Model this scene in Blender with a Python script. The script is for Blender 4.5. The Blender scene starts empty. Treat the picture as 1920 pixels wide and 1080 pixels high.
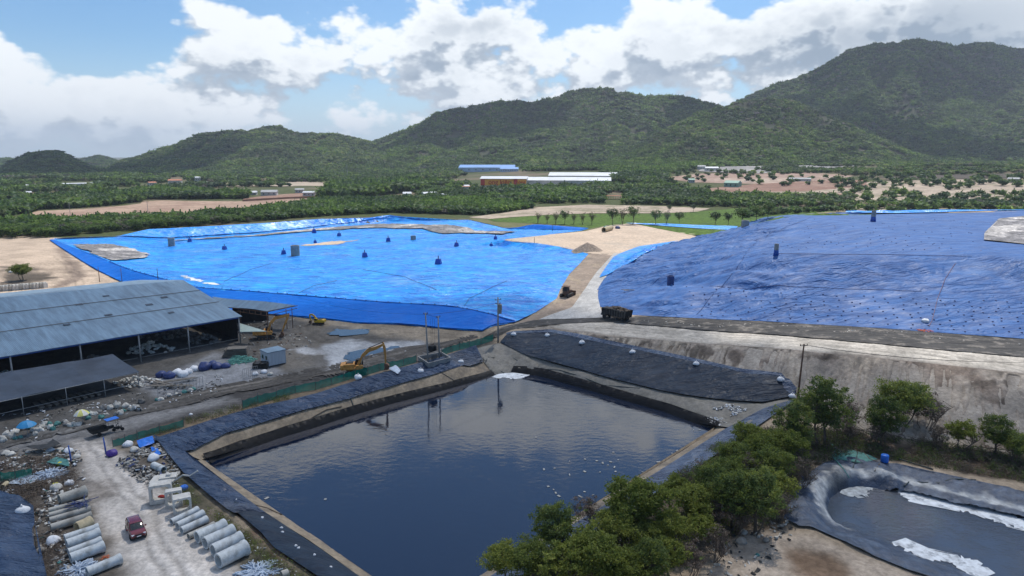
import bpy, math, random
import numpy as np
from mathutils import Vector, Matrix
from mathutils.bvhtree import BVHTree
from mathutils.geometry import delaunay_2d_cdt
rnd = random.Random(7)
rng = np.random.default_rng(7)
SC = bpy.context.scene
COL = SC.collection

# ------------------------------------------------------------------ camera
CAMH = 45.0
PITCH = math.atan(250 / 1300)
cam_d = bpy.data.cameras.new('camera')
cam = bpy.data.objects.new('camera', cam_d)
COL.objects.link(cam)
cam.location = (0, 0, CAMH)
cam.rotation_euler = (math.pi / 2 - PITCH, 0, 0)
cam_d.sensor_width = 36
cam_d.lens = 36 * 1300 / 1920
cam_d.clip_start = 1
cam_d.clip_end = 30000
SC.camera = cam

# ------------------------------------------------------------------ sun, sky, exposure
SUN_EL = math.radians(60)
SUN_AZ = math.radians(24)          # clockwise from +Y
SUN_DIR = Vector((math.sin(SUN_AZ) * math.cos(SUN_EL), math.cos(SUN_AZ) * math.cos(SUN_EL), math.sin(SUN_EL)))
sun_d = bpy.data.lights.new('sun', 'SUN')
sun_d.energy = 3.5
sun_d.angle = math.radians(0.53)
sun_d.color = (1.0, 0.95, 0.88)
sun = bpy.data.objects.new('sun', sun_d)
COL.objects.link(sun)
sun.location = (0, 0, 900)
sun.rotation_euler = (-SUN_DIR).to_track_quat('-Z', 'Y').to_euler()
SC.view_settings.view_transform = 'Standard'
SC.view_settings.look = 'None'
SC.view_settings.exposure = 0.35
SC.view_settings.gamma = 1.0


class NT:
    """tiny node-tree writer"""
    def __init__(s, tree):
        s.t = tree; s.t.nodes.clear()
    def n(s, kind, **kw):
        nd = s.t.nodes.new(kind)
        for k, v in kw.items():
            if k == 'ins':
                for kk, vv in v.items():
                    if hasattr(vv, 'is_output') or isinstance(vv, bpy.types.NodeSocket):
                        s.t.links.new(vv, nd.inputs[kk])
                    else:
                        nd.inputs[kk].default_value = vv
            else:
                setattr(nd, k, v)
        return nd
    def m(s, op, a, b=None, c=None, clamp=False):
        nd = s.t.nodes.new('ShaderNodeMath'); nd.operation = op; nd.use_clamp = clamp
        for i, v in enumerate((a, b, c)):
            if v is None: continue
            if isinstance(v, (int, float)): nd.inputs[i].default_value = v
            else: s.t.links.new(v, nd.inputs[i])
        return nd.outputs[0]
    def mixc(s, f, a, b, mode='MIX'):
        nd = s.t.nodes.new('ShaderNodeMix'); nd.data_type = 'RGBA'; nd.blend_type = mode
        for i, v in ((0, f), (6, a), (7, b)):
            if isinstance(v, bpy.types.NodeSocket): s.t.links.new(v, nd.inputs[i])
            elif isinstance(v, (int, float)): nd.inputs[i].default_value = v
            else: nd.inputs[i].default_value = (*v[:3], 1)
        return nd.outputs[2]
    def noise(s, vec, scale, detail=4, rough=0.55, dist=0.0):
        nd = s.t.nodes.new('ShaderNodeTexNoise')
        if vec is not None: s.t.links.new(vec, nd.inputs['Vector'])
        nd.inputs['Scale'].default_value = scale; nd.inputs['Detail'].default_value = detail
        nd.inputs['Roughness'].default_value = rough; nd.inputs['Distortion'].default_value = dist
        return nd.outputs[0]
    def ramp(s, f, p0, p1, a=0.0, b=1.0):
        nd = s.t.nodes.new('ShaderNodeMapRange'); nd.interpolation_type = 'SMOOTHSTEP'
        s.t.links.new(f, nd.inputs[0])
        for i, v in zip((1, 2, 3, 4), (p0, p1, a, b)): nd.inputs[i].default_value = v
        return nd.outputs[0]
    def mapping(s, vec, scale=(1, 1, 1), rot=(0, 0, 0), loc=(0, 0, 0)):
        nd = s.t.nodes.new('ShaderNodeMapping')
        s.t.links.new(vec, nd.inputs[0])
        nd.inputs['Scale'].default_value = scale; nd.inputs['Rotation'].default_value = rot
        nd.inputs['Location'].default_value = loc
        return nd.outputs[0]


def build_world():
    w = bpy.data.worlds.new('World'); SC.world = w; w.use_nodes = True
    N = NT(w.node_tree); t = w.node_tree
    sky = N.n('ShaderNodeTexSky', sky_type='NISHITA', sun_disc=False, sun_elevation=SUN_EL,
              sun_rotation=SUN_AZ, air_density=1.0, dust_density=0.6, ozone_density=2.0)
    tc = N.n('ShaderNodeTexCoord')
    sep = N.n('ShaderNodeSeparateXYZ'); t.links.new(tc.outputs['Generated'], sep.inputs[0])
    X, Y, Z = sep.outputs
    az = N.m('MULTIPLY', N.m('ARCTAN2', X, Y), 57.2958)
    el = N.m('MULTIPLY', N.m('ARCSINE', Z), 57.2958)

    # cloud field as a node group: (azimuth, elevation) in degrees -> density value
    def deg(px, py):
        a = math.degrees(math.atan((px - 960) / 1300 / math.cos(PITCH)))
        e = math.degrees(math.atan((540 - py) / 1300)) - math.degrees(PITCH)
        return a, e * math.cos(math.radians(a)) ** 0.9
    blobs = [  # px, py, rx, ry, weight
        (60, 150, 150, 90, .85), (20, 60, 70, 70, .7), (200, 215, 150, 50, .55), (190, 35, 120, 60, -1.3), (230, 110, 70, 50, -.45),
        (330, 30, 36, 45, .35), (300, 110, 60, 45, .1), (430, 80, 90, 80, .45), (560, 120, 190, 80, .45), (560, 15, 55, 25, -.5), (800, 140, 190, 70, .5),
        (900, 30, 130, 50, .5), (1075, 22, 55, 30, -.7), (1090, 130, 150, 70, .5), (1300, 70, 120, 60, .5), (1210, 50, 60, 50, .3),
        (1372, 8, 60, 20, -.6), (1290, 150, 160, 50, .3), (1640, 50, 300, 80, .9), (1850, 90, 160, 60, .5),
        (330, 262, 200, 16, .18), (60, 245, 160, 28, .4), (800, 235, 180, 18, .22), (640, 205, 200, 20, .12), (500, 225, 60, 20, .2), (700, 215, 60, 16, .2), (960, 185, 90, 16, .25),
        (560, 262, 160, 12, .15), (1270, 190, 100, 20, .1), (350, 180, 90, 40, .15),
        (500, -385, 130, 38, 1.0), (640, -330, 120, 30, .5), (900, -255, 210, 50, .8), (1080, -330, 170, 50, .7), (1250, -240, 170, 50, .7)]
    g = bpy.data.node_groups.new('cloud_field', 'ShaderNodeTree')
    g.interface.new_socket('A', in_out='INPUT', socket_type='NodeSocketFloat')
    g.interface.new_socket('E', in_out='INPUT', socket_type='NodeSocketFloat')
    g.interface.new_socket('V', in_out='OUTPUT', socket_type='NodeSocketFloat')
    G = NT(g)
    gi = G.n('NodeGroupInput'); go = G.n('NodeGroupOutput')
    A, E = gi.outputs[0], gi.outputs[1]
    comb = G.n('ShaderNodeCombineXYZ', ins={0: G.m('MULTIPLY', A, 0.1), 1: G.m('MULTIPLY', E, 0.16), 2: 3.7})
    v = comb.outputs[0]
    f1 = G.noise(v, 1.1, 9, 0.56, 0.25)
    f2 = G.noise(v, 3.6, 6, 0.6, 0.0)
    vor = G.n('ShaderNodeTexVoronoi', feature='SMOOTH_F1'); g.links.new(v, vor.inputs['Vector'])
    vor.inputs['Scale'].default_value = 3.2; vor.inputs['Smoothness'].default_value = .6
    vor.inputs['Detail'].default_value = 3; vor.inputs['Roughness'].default_value = .55
    val = G.m('ADD', G.m('MULTIPLY', f1, 0.75), G.m('MULTIPLY', f2, 0.25))
    val = G.m('ADD', val, G.m('MULTIPLY', G.m('SUBTRACT', 0.45, vor.outputs['Distance']), 0.32))
    for (px, py, rx, ry, wt) in blobs:
        a0, e0 = deg(px, py)
        ra, re = rx / 1300 * 57.3 * 1.15, ry / 1300 * 57.3 * 1.15
        da = G.m('MULTIPLY', G.m('SUBTRACT', A, a0), 1 / ra)
        de = G.m('MULTIPLY', G.m('SUBTRACT', E, e0), 1 / re)
        r2 = G.m('ADD', G.m('MULTIPLY', da, da), G.m('MULTIPLY', de, de))
        gs = G.m('POWER', 2.718, G.m('MULTIPLY', r2, -1.0))
        val = G.m('MULTIPLY_ADD', gs, wt * 0.42, val)
    # overhead (outside the frame): a hole toward the pond's mirrored sky
    hole = G.m('MULTIPLY', G.ramp(E, 21, 27, 0, 1), 0.17)
    val = G.m('SUBTRACT', val, hole)
    val = G.m('ADD', val, G.m('MULTIPLY', G.ramp(E, 38, 46, 0, 1), 0.34))
    g.links.new(val, go.inputs[0])

    def field(da=0.0, de=0.0):
        gn = t.nodes.new('ShaderNodeGroup'); gn.node_tree = g
        t.links.new(N.m('ADD', az, da), gn.inputs[0]); t.links.new(N.m('ADD', el, de), gn.inputs[1])
        return gn.outputs[0]
    c0 = field(); c1 = field(0.5, 1.1); c2 = field(1.0, 2.6)
    mask = N.ramp(c0, 0.455, 0.60)
    thick = N.ramp(c0, 0.56, 0.86)
    lit = N.m('SUBTRACT', c0, N.m('ADD', N.m('MULTIPLY', c1, .55), N.m('MULTIPLY', c2, .45)))   # >0 : edge toward the sun
    litm = N.ramp(lit, -0.11, 0.09)
    sh = N.m('MULTIPLY_ADD', thick, -0.35, N.m('MULTIPLY_ADD', litm, 0.75, 0.5))
    big = N.ramp(c2, 0.70, 1.0)
    sh = N.m('SUBTRACT', sh, N.m('MULTIPLY', big, 0.2))
    for (px, py, rx, ry, wt) in ((1640, 60, 330, 75, .55), (900, 45, 170, 55, .4), (560, 150, 260, 45, .22), (1000, 180, 150, 40, .15)):
        a0, e0 = deg(px, py)
        da = N.m('MULTIPLY', N.m('SUBTRACT', az, a0), 1300 / 57.3 / rx); de = N.m('MULTIPLY', N.m('SUBTRACT', el, e0), 1300 / 57.3 / ry)
        sh = N.m('MULTIPLY_ADD', N.m('POWER', 2.718, N.m('MULTIPLY', N.m('ADD', N.m('MULTIPLY', da, da), N.m('MULTIPLY', de, de)), -1.0)), -wt, sh)
    sh = N.ramp(sh, 0.05, 1.05)
    ccol = N.mixc(sh, (0.30, 0.37, 0.46), (0.94, 0.975, 1.0))
    # thin veil low over the horizon
    veil = N.m('MULTIPLY', N.ramp(el, 9.0, 0.0), 0.5)
    skyb = N.n('ShaderNodeBackground', ins={0: N.mixc(1.0, sky.outputs[0], (.66, .90, 1.10), 'MULTIPLY'), 1: 0.095})
    veilb = N.n('ShaderNodeBackground', ins={0: (0.62, 0.76, 0.90, 1), 1: 1.0})
    m0 = N.n('ShaderNodeMixShader', ins={0: veil, 1: skyb.outputs[0], 2: veilb.outputs[0]})
    clb = N.n('ShaderNodeBackground', ins={0: ccol, 1: 0.92})
    fade = N.m('MULTIPLY', mask, N.ramp(el, -0.5, 3.5, 0.4, 0.97))
    m1 = N.n('ShaderNodeMixShader', ins={0: fade, 1: m0.outputs[0], 2: clb.outputs[0]})
    N.n('ShaderNodeOutputWorld', ins={0: m1.outputs[0]})
    w.cycles.sampling_method = 'MANUAL'; w.cycles.sample_map_resolution = 512


build_world()

# ------------------------------------------------------------------ projection helpers
CP, SP = math.cos(PITCH), math.sin(PITCH)


def W(px, py, z=0.0):
    """point of the place at height z seen at photo pixel px,py"""
    a = (px - 960) / 1300; b = (540 - py) / 1300
    dx, dy, dz = a, CP + b * SP, -SP + b * CP
    t = (z - CAMH) / dz
    return np.array([dx * t, dy * t, z])


def proj(x, y, z):
    dep = y * CP - (z - CAMH) * SP
    up = y * SP + (z - CAMH) * CP
    return 960 + 1300 * x / dep, 540 - 1300 * up / dep


# ------------------------------------------------------------------ numpy noise
def _hash(ix, iy, seed):
    h = (ix.astype(np.int64) * 374761393 + iy.astype(np.int64) * 668265263 + seed * 1442695041) & 0x7fffffff
    h = ((h ^ (h >> 13)) * 1274126177) & 0x7fffffff
    return ((h ^ (h >> 16)) & 0xffff) / 65535.0


def vnoise(x, y, seed=0):
    ix = np.floor(x); iy = np.floor(y); fx = x - ix; fy = y - iy
    fx = fx * fx * (3 - 2 * fx); fy = fy * fy * (3 - 2 * fy)
    a = _hash(ix, iy, seed); b = _hash(ix + 1, iy, seed); c = _hash(ix, iy + 1, seed); d = _hash(ix + 1, iy + 1, seed)
    return (a + (b - a) * fx) * (1 - fy) + (c + (d - c) * fx) * fy


def fbm(x, y, seed=0, oct=4, g=0.5):
    x = np.asarray(x, float); y = np.asarray(y, float)
    s = 0; a = 1; n = 0
    for i in range(oct):
        s = s + a * vnoise(x, y, seed + i * 17); n += a; a *= g; x = x * 2.03 + 11.3; y = y * 2.03 + 5.7
    return s / n * 2 - 1


def ridged(x, y, seed=0, oct=3):
    x = np.asarray(x, float); y = np.asarray(y, float); s = 0; a = 1; n = 0
    for i in range(oct):
        s = s + a * (1 - np.abs(vnoise(x, y, seed + i * 13) * 2 - 1)); n += a; a *= .5; x = x * 2.1 + 3; y = y * 2.1 + 7
    return s / n


def ss(x, a, b):
    t = np.clip((np.asarray(x, float) - a) / (b - a), 0, 1)
    return t * t * (3 - 2 * t)


# ------------------------------------------------------------------ terrain: breaklines -> TIN -> height grid
LINES = []


def BL(pts, z=None, closed=False):
    LINES.append(([W(p[0], p[1], p[2] if z is None else z) for p in pts], closed))


def BLw(pts, closed=False): LINES.append(([np.array(p, float) for p in pts], closed))


def push(pts, d, z):
    out = []
    for p in pts:
        q = W(*p); r = np.hypot(q[0], q[1]); out.append(np.array([q[0] * (1 + d / r), q[1] * (1 + d / r), z]))
    return out


WATER = [(385, 867), (455, 843), (520, 821), (590, 800), (655, 779), (730, 757), (815, 735), (880, 717), (925, 702), (960, 697), (1010, 703), (1075, 722), (1150, 744),
         (1250, 772), (1310, 794), (1345, 805), (1290, 840), (1200, 895), (1080, 969), (960, 1043), (880, 1093), (790, 1149),
         (690, 1080), (600, 1014), (540, 975), (480, 934)]
WZ = -3.1
BL(WATER, WZ, True)
LINES.append(([W(820, 860, -7)], False)); LINES.append(([W(700, 930, -7)], False)); LINES.append(([W(1050, 800, -7)], False)); LINES.append(([W(850, 1000, -7)], False))
TANTOP = [(345, 846), (400, 819), (489, 792), (578, 766), (652, 748), (684, 733), (785, 710), (880, 686), (905, 678)]
BL(TANTOP, -1.2)
LOUT = [(286, 828), (400, 790), (459, 772), (578, 745), (652, 722), (700, 706), (779, 686), (844, 668), (892, 650)]
BL(LOUT, 0.2)
BL([(310, 836), (400, 803), (478, 780), (578, 754), (655, 732), (720, 714), (785, 696), (870, 675)], 0.5)
LBRIM = [(368, 868), (462, 936), (520, 975), (582, 1015), (672, 1080), (772, 1150)]
BL(LBRIM, -1.7)
BL([(338, 868), (420, 938), (530, 1015), (640, 1085), (720, 1150)], 0.5)
LBOUT = [(286, 832), (318, 868), (350, 908), (442, 985), (520, 1055), (600, 1110), (690, 1170)]
BL(LBOUT, 0.1)
RBRIM = [(1352, 812), (1300, 848), (1210, 905), (1090, 980), (970, 1055), (890, 1105), (800, 1165)]
BL(RBRIM, -1.9)
RBOUT = [(1492, 752), (1420, 800), (1330, 862), (1240, 922), (1110, 1003), (985, 1080), (900, 1140)]
BL(RBOUT, 0.4)
RT = [(950, 628, 2), (1030, 628, 2.3), (1100, 643, 2.5), (1190, 660, 2.8), (1300, 683, 3), (1400, 705, 3), (1464, 713, 2.8), (1492, 738, 1.2)]
RB = [(938, 645, .6), (985, 668, -.6), (1060, 688, -.8), (1140, 710, -.8), (1250, 738, -.8), (1340, 752, -.5), (1430, 760, 0), (1492, 748, .4)]
BL(RT); BL(RB)
BL([(990, 690, -2), (1060, 706, -2), (1150, 730, -2), (1250, 758, -2), (1345, 790, -2)])
CREST = [(960, 618, 2.3), (1000, 612, 2.8), (1100, 625, 4.2), (1200, 633, 5), (1350, 645, 6.3), (1500, 655, 7.3), (1650, 670, 8), (1920, 700, 8), (2250, 730, 8)]
BL(CREST)
BL([(1560, 795, 0), (1700, 825, 0), (1800, 838, 0), (1920, 852, 0), (2250, 880, 0)])
BERM = [(1450, 632, 7.3), (1560, 640, 8.1), (1700, 655, 8.8), (1920, 674, 8.8), (2250, 700, 8.8)]
BL(BERM)
FOOT = [(1118, 545, 4.7), (1124, 575, 4.9), (1190, 592, 5.2), (1400, 603, 6.5), (1600, 612, 7.5), (1730, 622, 7.8), (1920, 637, 8), (2250, 664, 8)]
BL(FOOT)
BL([(1132, 528, 6), (1250, 538, 8.5), (1350, 538, 11), (1500, 538, 13), (1700, 543, 13.5), (1920, 556, 13.5), (2250, 575, 13.5)])
BL([(1155, 500, 6), (1240, 490, 8), (1320, 480, 11), (1400, 473, 16.5), (1455, 475, 19), (1600, 475, 20), (1840, 478, 20), (1920, 488, 20), (2250, 505, 20)])
BL([(1195, 475, 7), (1300, 447, 9), (1375, 432, 12.5), (1430, 408, 17), (1480, 403, 20), (1600, 403, 20), (1920, 402, 20), (2250, 402, 20)])
BL([(1450, 405, 18), (1590, 394, 22), (1750, 393, 22), (1920, 394, 22), (2250, 395, 22)])
BLw(push([(1375, 430, 12), (1430, 406, 18), (1590, 394, 22), (1750, 393, 22), (1920, 394, 22), (2250, 395, 22)], 30, 0))
PLAT = [(942, 449), (985, 453), (1013, 457), (1060, 464), (1104, 475), (1150, 480), (1190, 471), (1260, 455), (1330, 446), (1378, 433), (1385, 425), (1307, 422.5), (1235, 419.5), (1174, 419), (1140, 422), (1110, 432), (1030, 440)]
BL(PLAT, 7.0, True)
BLw(push([(1110, 430, 6), (1174, 418, 7), (1235, 421, 7), (1307, 424, 7), (1385, 425, 7)], 16, 0))
BL([(933, 462, 4), (975, 466, 4.6), (1013, 471, 5.2), (1080, 480, 5.8)])
# concrete road and its verge
BL([(1170, 476, 7), (1135, 512, 6), (1105, 550, 5), (1080, 585, 4), (1050, 598, 3.4)])
# bright cell
RIM = [(98, 449, 4), (280, 431, 4), (400, 425, 4), (480, 420, 4), (600, 410.5, 4), (732, 403.5, 4), (880, 412, 4), (1000, 420, 4.6), (1105, 428, 5.5)]
BL(RIM)
BLw(push(RIM, 14, 0))
BL([(135, 458, -.6), (319, 448, -.8), (480, 438, -.8), (607, 425, -.8), (720, 417.5, -.8), (880, 424, -.8), (938, 428, 0), (1086, 433, 4.2)])
FCREST = [(98, 449, 4), (150, 470, 4), (205, 491, 4), (245, 507, 4), (300, 522, 4), (375, 541, 4), (548, 554, 4), (696, 567, 4), (849, 576, 4), (885, 583, 4), (926, 592, 3.6), (967, 605, 2.4)]
BL(FCREST)
FFOOT = [(92, 451, 3.2), (167, 499, 2.4), (222, 528, 1), (300, 560, .4), (420, 585, .3), (548, 594, .4), (607, 599, .4), (667, 607, .4), (764, 610, .5), (849, 619, .6), (905, 622, 1), (930, 612, 1.4), (967, 607, 2.2)]
BL(FFOOT)
for p in [(600, 490, 3.6), (700, 497, 4.6), (900, 497, 6.2), (1000, 520, 6.3), (850, 535, 5.8), (600, 527, 4.4), (400, 500, 2.4), (300, 480, .8), (500, 462, 1.4), (700, 447, 1.6),
          (880, 460, 4.2), (960, 540, 6.3), (950, 572, 4.6), (400, 522, 3.2), (700, 545, 5)]:
    LINES.append(([W(*p)], False))
REDGE = [(1100, 479, 6.8), (1060, 520, 6), (1050, 545, 5.3), (1042, 562, 4.6), (1000, 588, 3.4), (972, 603, 2.4)]
BL(REDGE)
# brown rise on the left
for p in [(0, 455, 4), (60, 452, 4), (0, 530, 2.2), (70, 530, 2), (120, 490, 3.6), (30, 490, 4.6), (195, 527, 1.4), (-300, 470, 3)]: LINES.append(([W(*p)], False))
BLw(push([(-300, 450, 3), (0, 449, 4), (60, 449, 4), (96, 447, 4)], 14, 0))
# yard and foreground
for p in [(300, 640), (550, 640), (750, 640), (620, 612), (850, 650), (930, 640), (100, 700), (0, 800), (300, 770), (500, 720), (650, 690), (200, 830), (0, 950), (200, 1000), (400, 1040), (0, 1200), (600, 1300), (900, 1300), (1300, 1250), (2200, 1250),
          (1500, 1000), (1450, 870), (1650, 850), (1920, 880), (1300, 960), (1200, 1050), (1440, 960), (-400, 700), (-400, 1000), (2500, 950), (160, 560), (0, 600)]:
    LINES.append(([W(p[0], p[1], 0.0)], False))
# foam pond
P2W = [(1544, 950), (1549, 930), (1575, 914), (1600, 906), (1699, 916), (1803, 941), (1920, 968), (2050, 1005), (2200, 1060), (2150, 1150), (1990, 1130), (1829, 1084), (1725, 1048), (1621, 1003), (1560, 982)]
P2Z = -1.5
BL(P2W, P2Z, True)
LINES.append(([W(1700, 985, -3.5)], False)); LINES.append(([W(1900, 1050, -3.5)], False))
BL([(1512, 965), (1516, 935), (1540, 903), (1570, 884), (1600, 877), (1660, 882), (1750, 903), (1850, 928), (1920, 946), (2060, 985), (2260, 1045), (2260, 1180), (2000, 1160), (1840, 1103), (1712, 1064), (1600, 1018), (1530, 990)], 0.9, True)
P2OUT = [(1468, 975), (1473, 945), (1502, 904), (1544, 872), (1585, 860), (1652, 866), (1751, 887), (1850, 908), (1920, 922), (2080, 965), (2300, 1030), (2300, 1200), (2010, 1180), (1850, 1120), (1712, 1078), (1596, 1031), (1557, 1008), (1497, 994)]
BL(P2OUT, 0.05, True)
BL([(1500, 1004), (1600, 1050), (1700, 1095)], 0.5)

GX0, GX1, GY0, GY1, GS = -420, 470, 8, 570, 1.0


def make_grid():
    V = []; Ed = []
    for pts, closed in LINES:
        s = len(V)
        for p in pts: V.append(p)
        for i in range(len(pts) - 1): Ed.append((s + i, s + i + 1))
        if closed: Ed.append((len(V) - 1, s))
    for x in (-900, -420, 0, 470, 900):
        for y in (-200, 8, 600, 1000): V.append(np.array([x, y, 0.0]))
    for x in (-420, -300, 300, 470):
        for y in (20, 60, 100): V.append(np.array([x, y, 0.0]))
    for x in (-300, -150, 0, 150, 300): V.append(np.array([x, 530, 0.0]))
    v2 = [Vector((p[0], p[1])) for p in V]
    ov, oe, of, ovi, oei, ofi = delaunay_2d_cdt(v2, Ed, [], 0, 0.01, True)
    z = []
    src = np.array([[p[0], p[1]] for p in V]); sz = np.array([p[2] for p in V])
    for i, v in enumerate(ov):
        if ovi[i]: z.append(float(V[ovi[i][0]][2]))
        else:
            d2 = (src[:, 0] - v.x) ** 2 + (src[:, 1] - v.y) ** 2
            k = np.argsort(d2)[:2]; wgt = 1 / (np.sqrt(d2[k]) + 1e-3); z.append(float((sz[k] * wgt).sum() / wgt.sum()))
    bv = BVHTree.FromPolygons([(v.x, v.y, zz) for v, zz in zip(ov, z)], [tuple(f) for f in of])
    xs = np.arange(GX0, GX1 + .1, GS); ys = np.arange(GY0, GY1 + .1, GS)
    H = np.zeros((len(ys), len(xs)))
    dn = Vector((0, 0, -1))
    rc = bv.ray_cast
    for j, y in enumerate(ys):
        for i, x in enumerate(xs):
            h = rc(Vector((x, y, 100)), dn)[0]
            H[j, i] = h.z if h else 0.0
    for _ in range(2):
        P = np.pad(H, 1, mode='edge')
        H = (P[:-2, 1:-1] + P[2:, 1:-1] + P[1:-1, :-2] + P[1:-1, 2:] + 2 * P[1:-1, 1:-1]) / 6
    # fade to zero at the grid border
    X, Y = np.meshgrid(xs, ys)
    f = ss(X, GX0, GX0 + 60) * ss(-X, -GX1, -GX1 + 60) * ss(-Y, -GY1, -GY1 + 30)
    return H * f


HG = make_grid()


def dig():
    xs = np.arange(GX0, GX1 + .1, GS); ys = np.arange(GY0, GY1 + .1, GS); X, Y = np.meshgrid(xs, ys)
    for P in (np.array([W(a, b, WZ)[:2] for a, b in WATER]), np.array([W(a, b, P2Z)[:2] for a, b in P2W])):
        x0, y0 = P.min(0) - 2; x1, y1 = P.max(0) + 2; k = (X > x0) & (X < x1) & (Y > y0) & (Y < y1)
        HG[k] -= 1.5 * ss(-sdist(X[k], Y[k], P), -.3, 1.6)




def zfar(x, y):
    x = np.asarray(x, float); y = np.asarray(y, float)
    r = np.hypot(x, y); a = x / np.maximum(np.abs(y), 1)
    z = 26 * ss(r, 550, 1350) * (0.15 + 0.85 * ss(a, -0.25, 0.25))
    return z + 1.2 * fbm(x / 220, y / 220, 5, 2) * ss(r, 450, 900)


def H(x, y):
    x = np.asarray(x, float); y = np.asarray(y, float)
    fx = np.clip((x - GX0) / GS, 0, HG.shape[1] - 1.001); fy = np.clip((y - GY0) / GS, 0, HG.shape[0] - 1.001)
    ix = fx.astype(int); iy = fy.astype(int); fx = fx - ix; fy = fy - iy
    z = (HG[iy, ix] * (1 - fx) + HG[iy, ix + 1] * fx) * (1 - fy) + (HG[iy + 1, ix] * (1 - fx) + HG[iy + 1, ix + 1] * fx) * fy
    inside = (x > GX0) & (x < GX1) & (y > GY0) & (y < GY1)
    return np.where(inside, z, 0) + zfar(x, y)


def G(px, py, dz=0.0):
    """where the sight line through a photo pixel meets the terrain"""
    a = (px - 960) / 1300; b = (540 - py) / 1300
    d = np.array([a, CP + b * SP, -SP + b * CP])
    t = np.concatenate([np.arange(30, 600, .5), np.arange(600, 3000, 4)])
    x = d[0] * t; y = d[1] * t; z = CAMH + d[2] * t
    h = H(x, y) + dz
    k = np.argmax(z <= h)
    if z[k] > h[k]: k = len(t) - 1
    if k > 0:
        e0 = z[k - 1] - h[k - 1]; e1 = z[k] - h[k]; f = e0 / (e0 - e1 + 1e-9)
        tt = t[k - 1] + f * (t[k] - t[k - 1])
    else: tt = t[k]
    x, y = d[0] * tt, d[1] * tt
    return np.array([x, y, float(H(x, y)) + dz])


def Gp(pts): return [G(p[0], p[1])[:2] for p in pts]


def Wp(pts, z): return [W(p[0], p[1], z)[:2] for p in pts]


def in_poly(x, y, P):
    P = np.asarray(P); c = np.zeros(np.shape(x), bool); n = len(P)
    for i in range(n):
        x0, y0 = P[i - 1]; x1, y1 = P[i]
        if y0 == y1: continue
        c ^= ((y0 > y) != (y1 > y)) & (x < (x1 - x0) * (y - y0) / (y1 - y0) + x0)
    return c


def sdist(x, y, P, closed=True):
    """distance to the polygon's edge, negative inside"""
    P = np.asarray(P, float); d = np.full(np.shape(x), 1e18); n = len(P)
    for i in range(0 if closed else 1, n):
        a = P[i - 1]; b = P[i]; e = b - a; L = (e * e).sum() + 1e-12
        t = np.clip(((x - a[0]) * e[0] + (y - a[1]) * e[1]) / L, 0, 1)
        d = np.minimum(d, (x - a[0] - t * e[0]) ** 2 + (y - a[1] - t * e[1]) ** 2)
    d = np.sqrt(d)
    if closed: d = np.where(in_poly(x, y, P), -d, d)
    return d


dig()
# ------------------------------------------------------------------ tagging / mesh writing
def tag(o, label=None, cat=None, group=None, kind=None):
    if label: o['label'] = label
    if cat: o['category'] = cat
    if group: o['group'] = group
    if kind: o['kind'] = kind
    return o


def np_mesh(name, verts, faces, mat, smooth=True, col=None, parent=None):
    me = bpy.data.meshes.new(name)
    verts = np.asarray(verts, np.float32); faces = np.asarray(faces, np.int32)
    k = faces.shape[1]
    me.vertices.add(len(verts)); me.vertices.foreach_set('co', verts.ravel())
    me.loops.add(faces.size); me.loops.foreach_set('vertex_index', faces.ravel())
    me.polygons.add(len(faces)); me.polygons.foreach_set('loop_start', np.arange(0, faces.size, k, dtype=np.int32))
    me.polygons.foreach_set('loop_total', np.full(len(faces), k, np.int32))
    if smooth: me.polygons.foreach_set('use_smooth', np.ones(len(faces), bool))
    me.update(); me.validate()
    if col is not None:
        ca = me.color_attributes.new('Col', 'FLOAT_COLOR', 'POINT')
        c4 = np.ones((len(verts), 4), np.float32); c4[:, :3] = col
        ca.data.foreach_set('color', c4.ravel())
    if mat: me.materials.append(mat)
    o = bpy.data.objects.new(name, me); COL.objects.link(o)
    if parent: o.parent = parent
    return o


def empty(name, loc=(0, 0, 0), rz=0.0):
    o = bpy.data.objects.new(name, None); COL.objects.link(o)
    o.location = tuple(float(v) for v in loc); o.rotation_euler = (0, 0, rz); o.empty_display_size = .5
    return o


def copy_tree(o, parent=None):
    c = o.copy(); COL.objects.link(c); c.parent = parent
    for ch in KIDS.get(o.name, []): copy_tree(ch, c)
    return c


KIDS = {}


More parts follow.
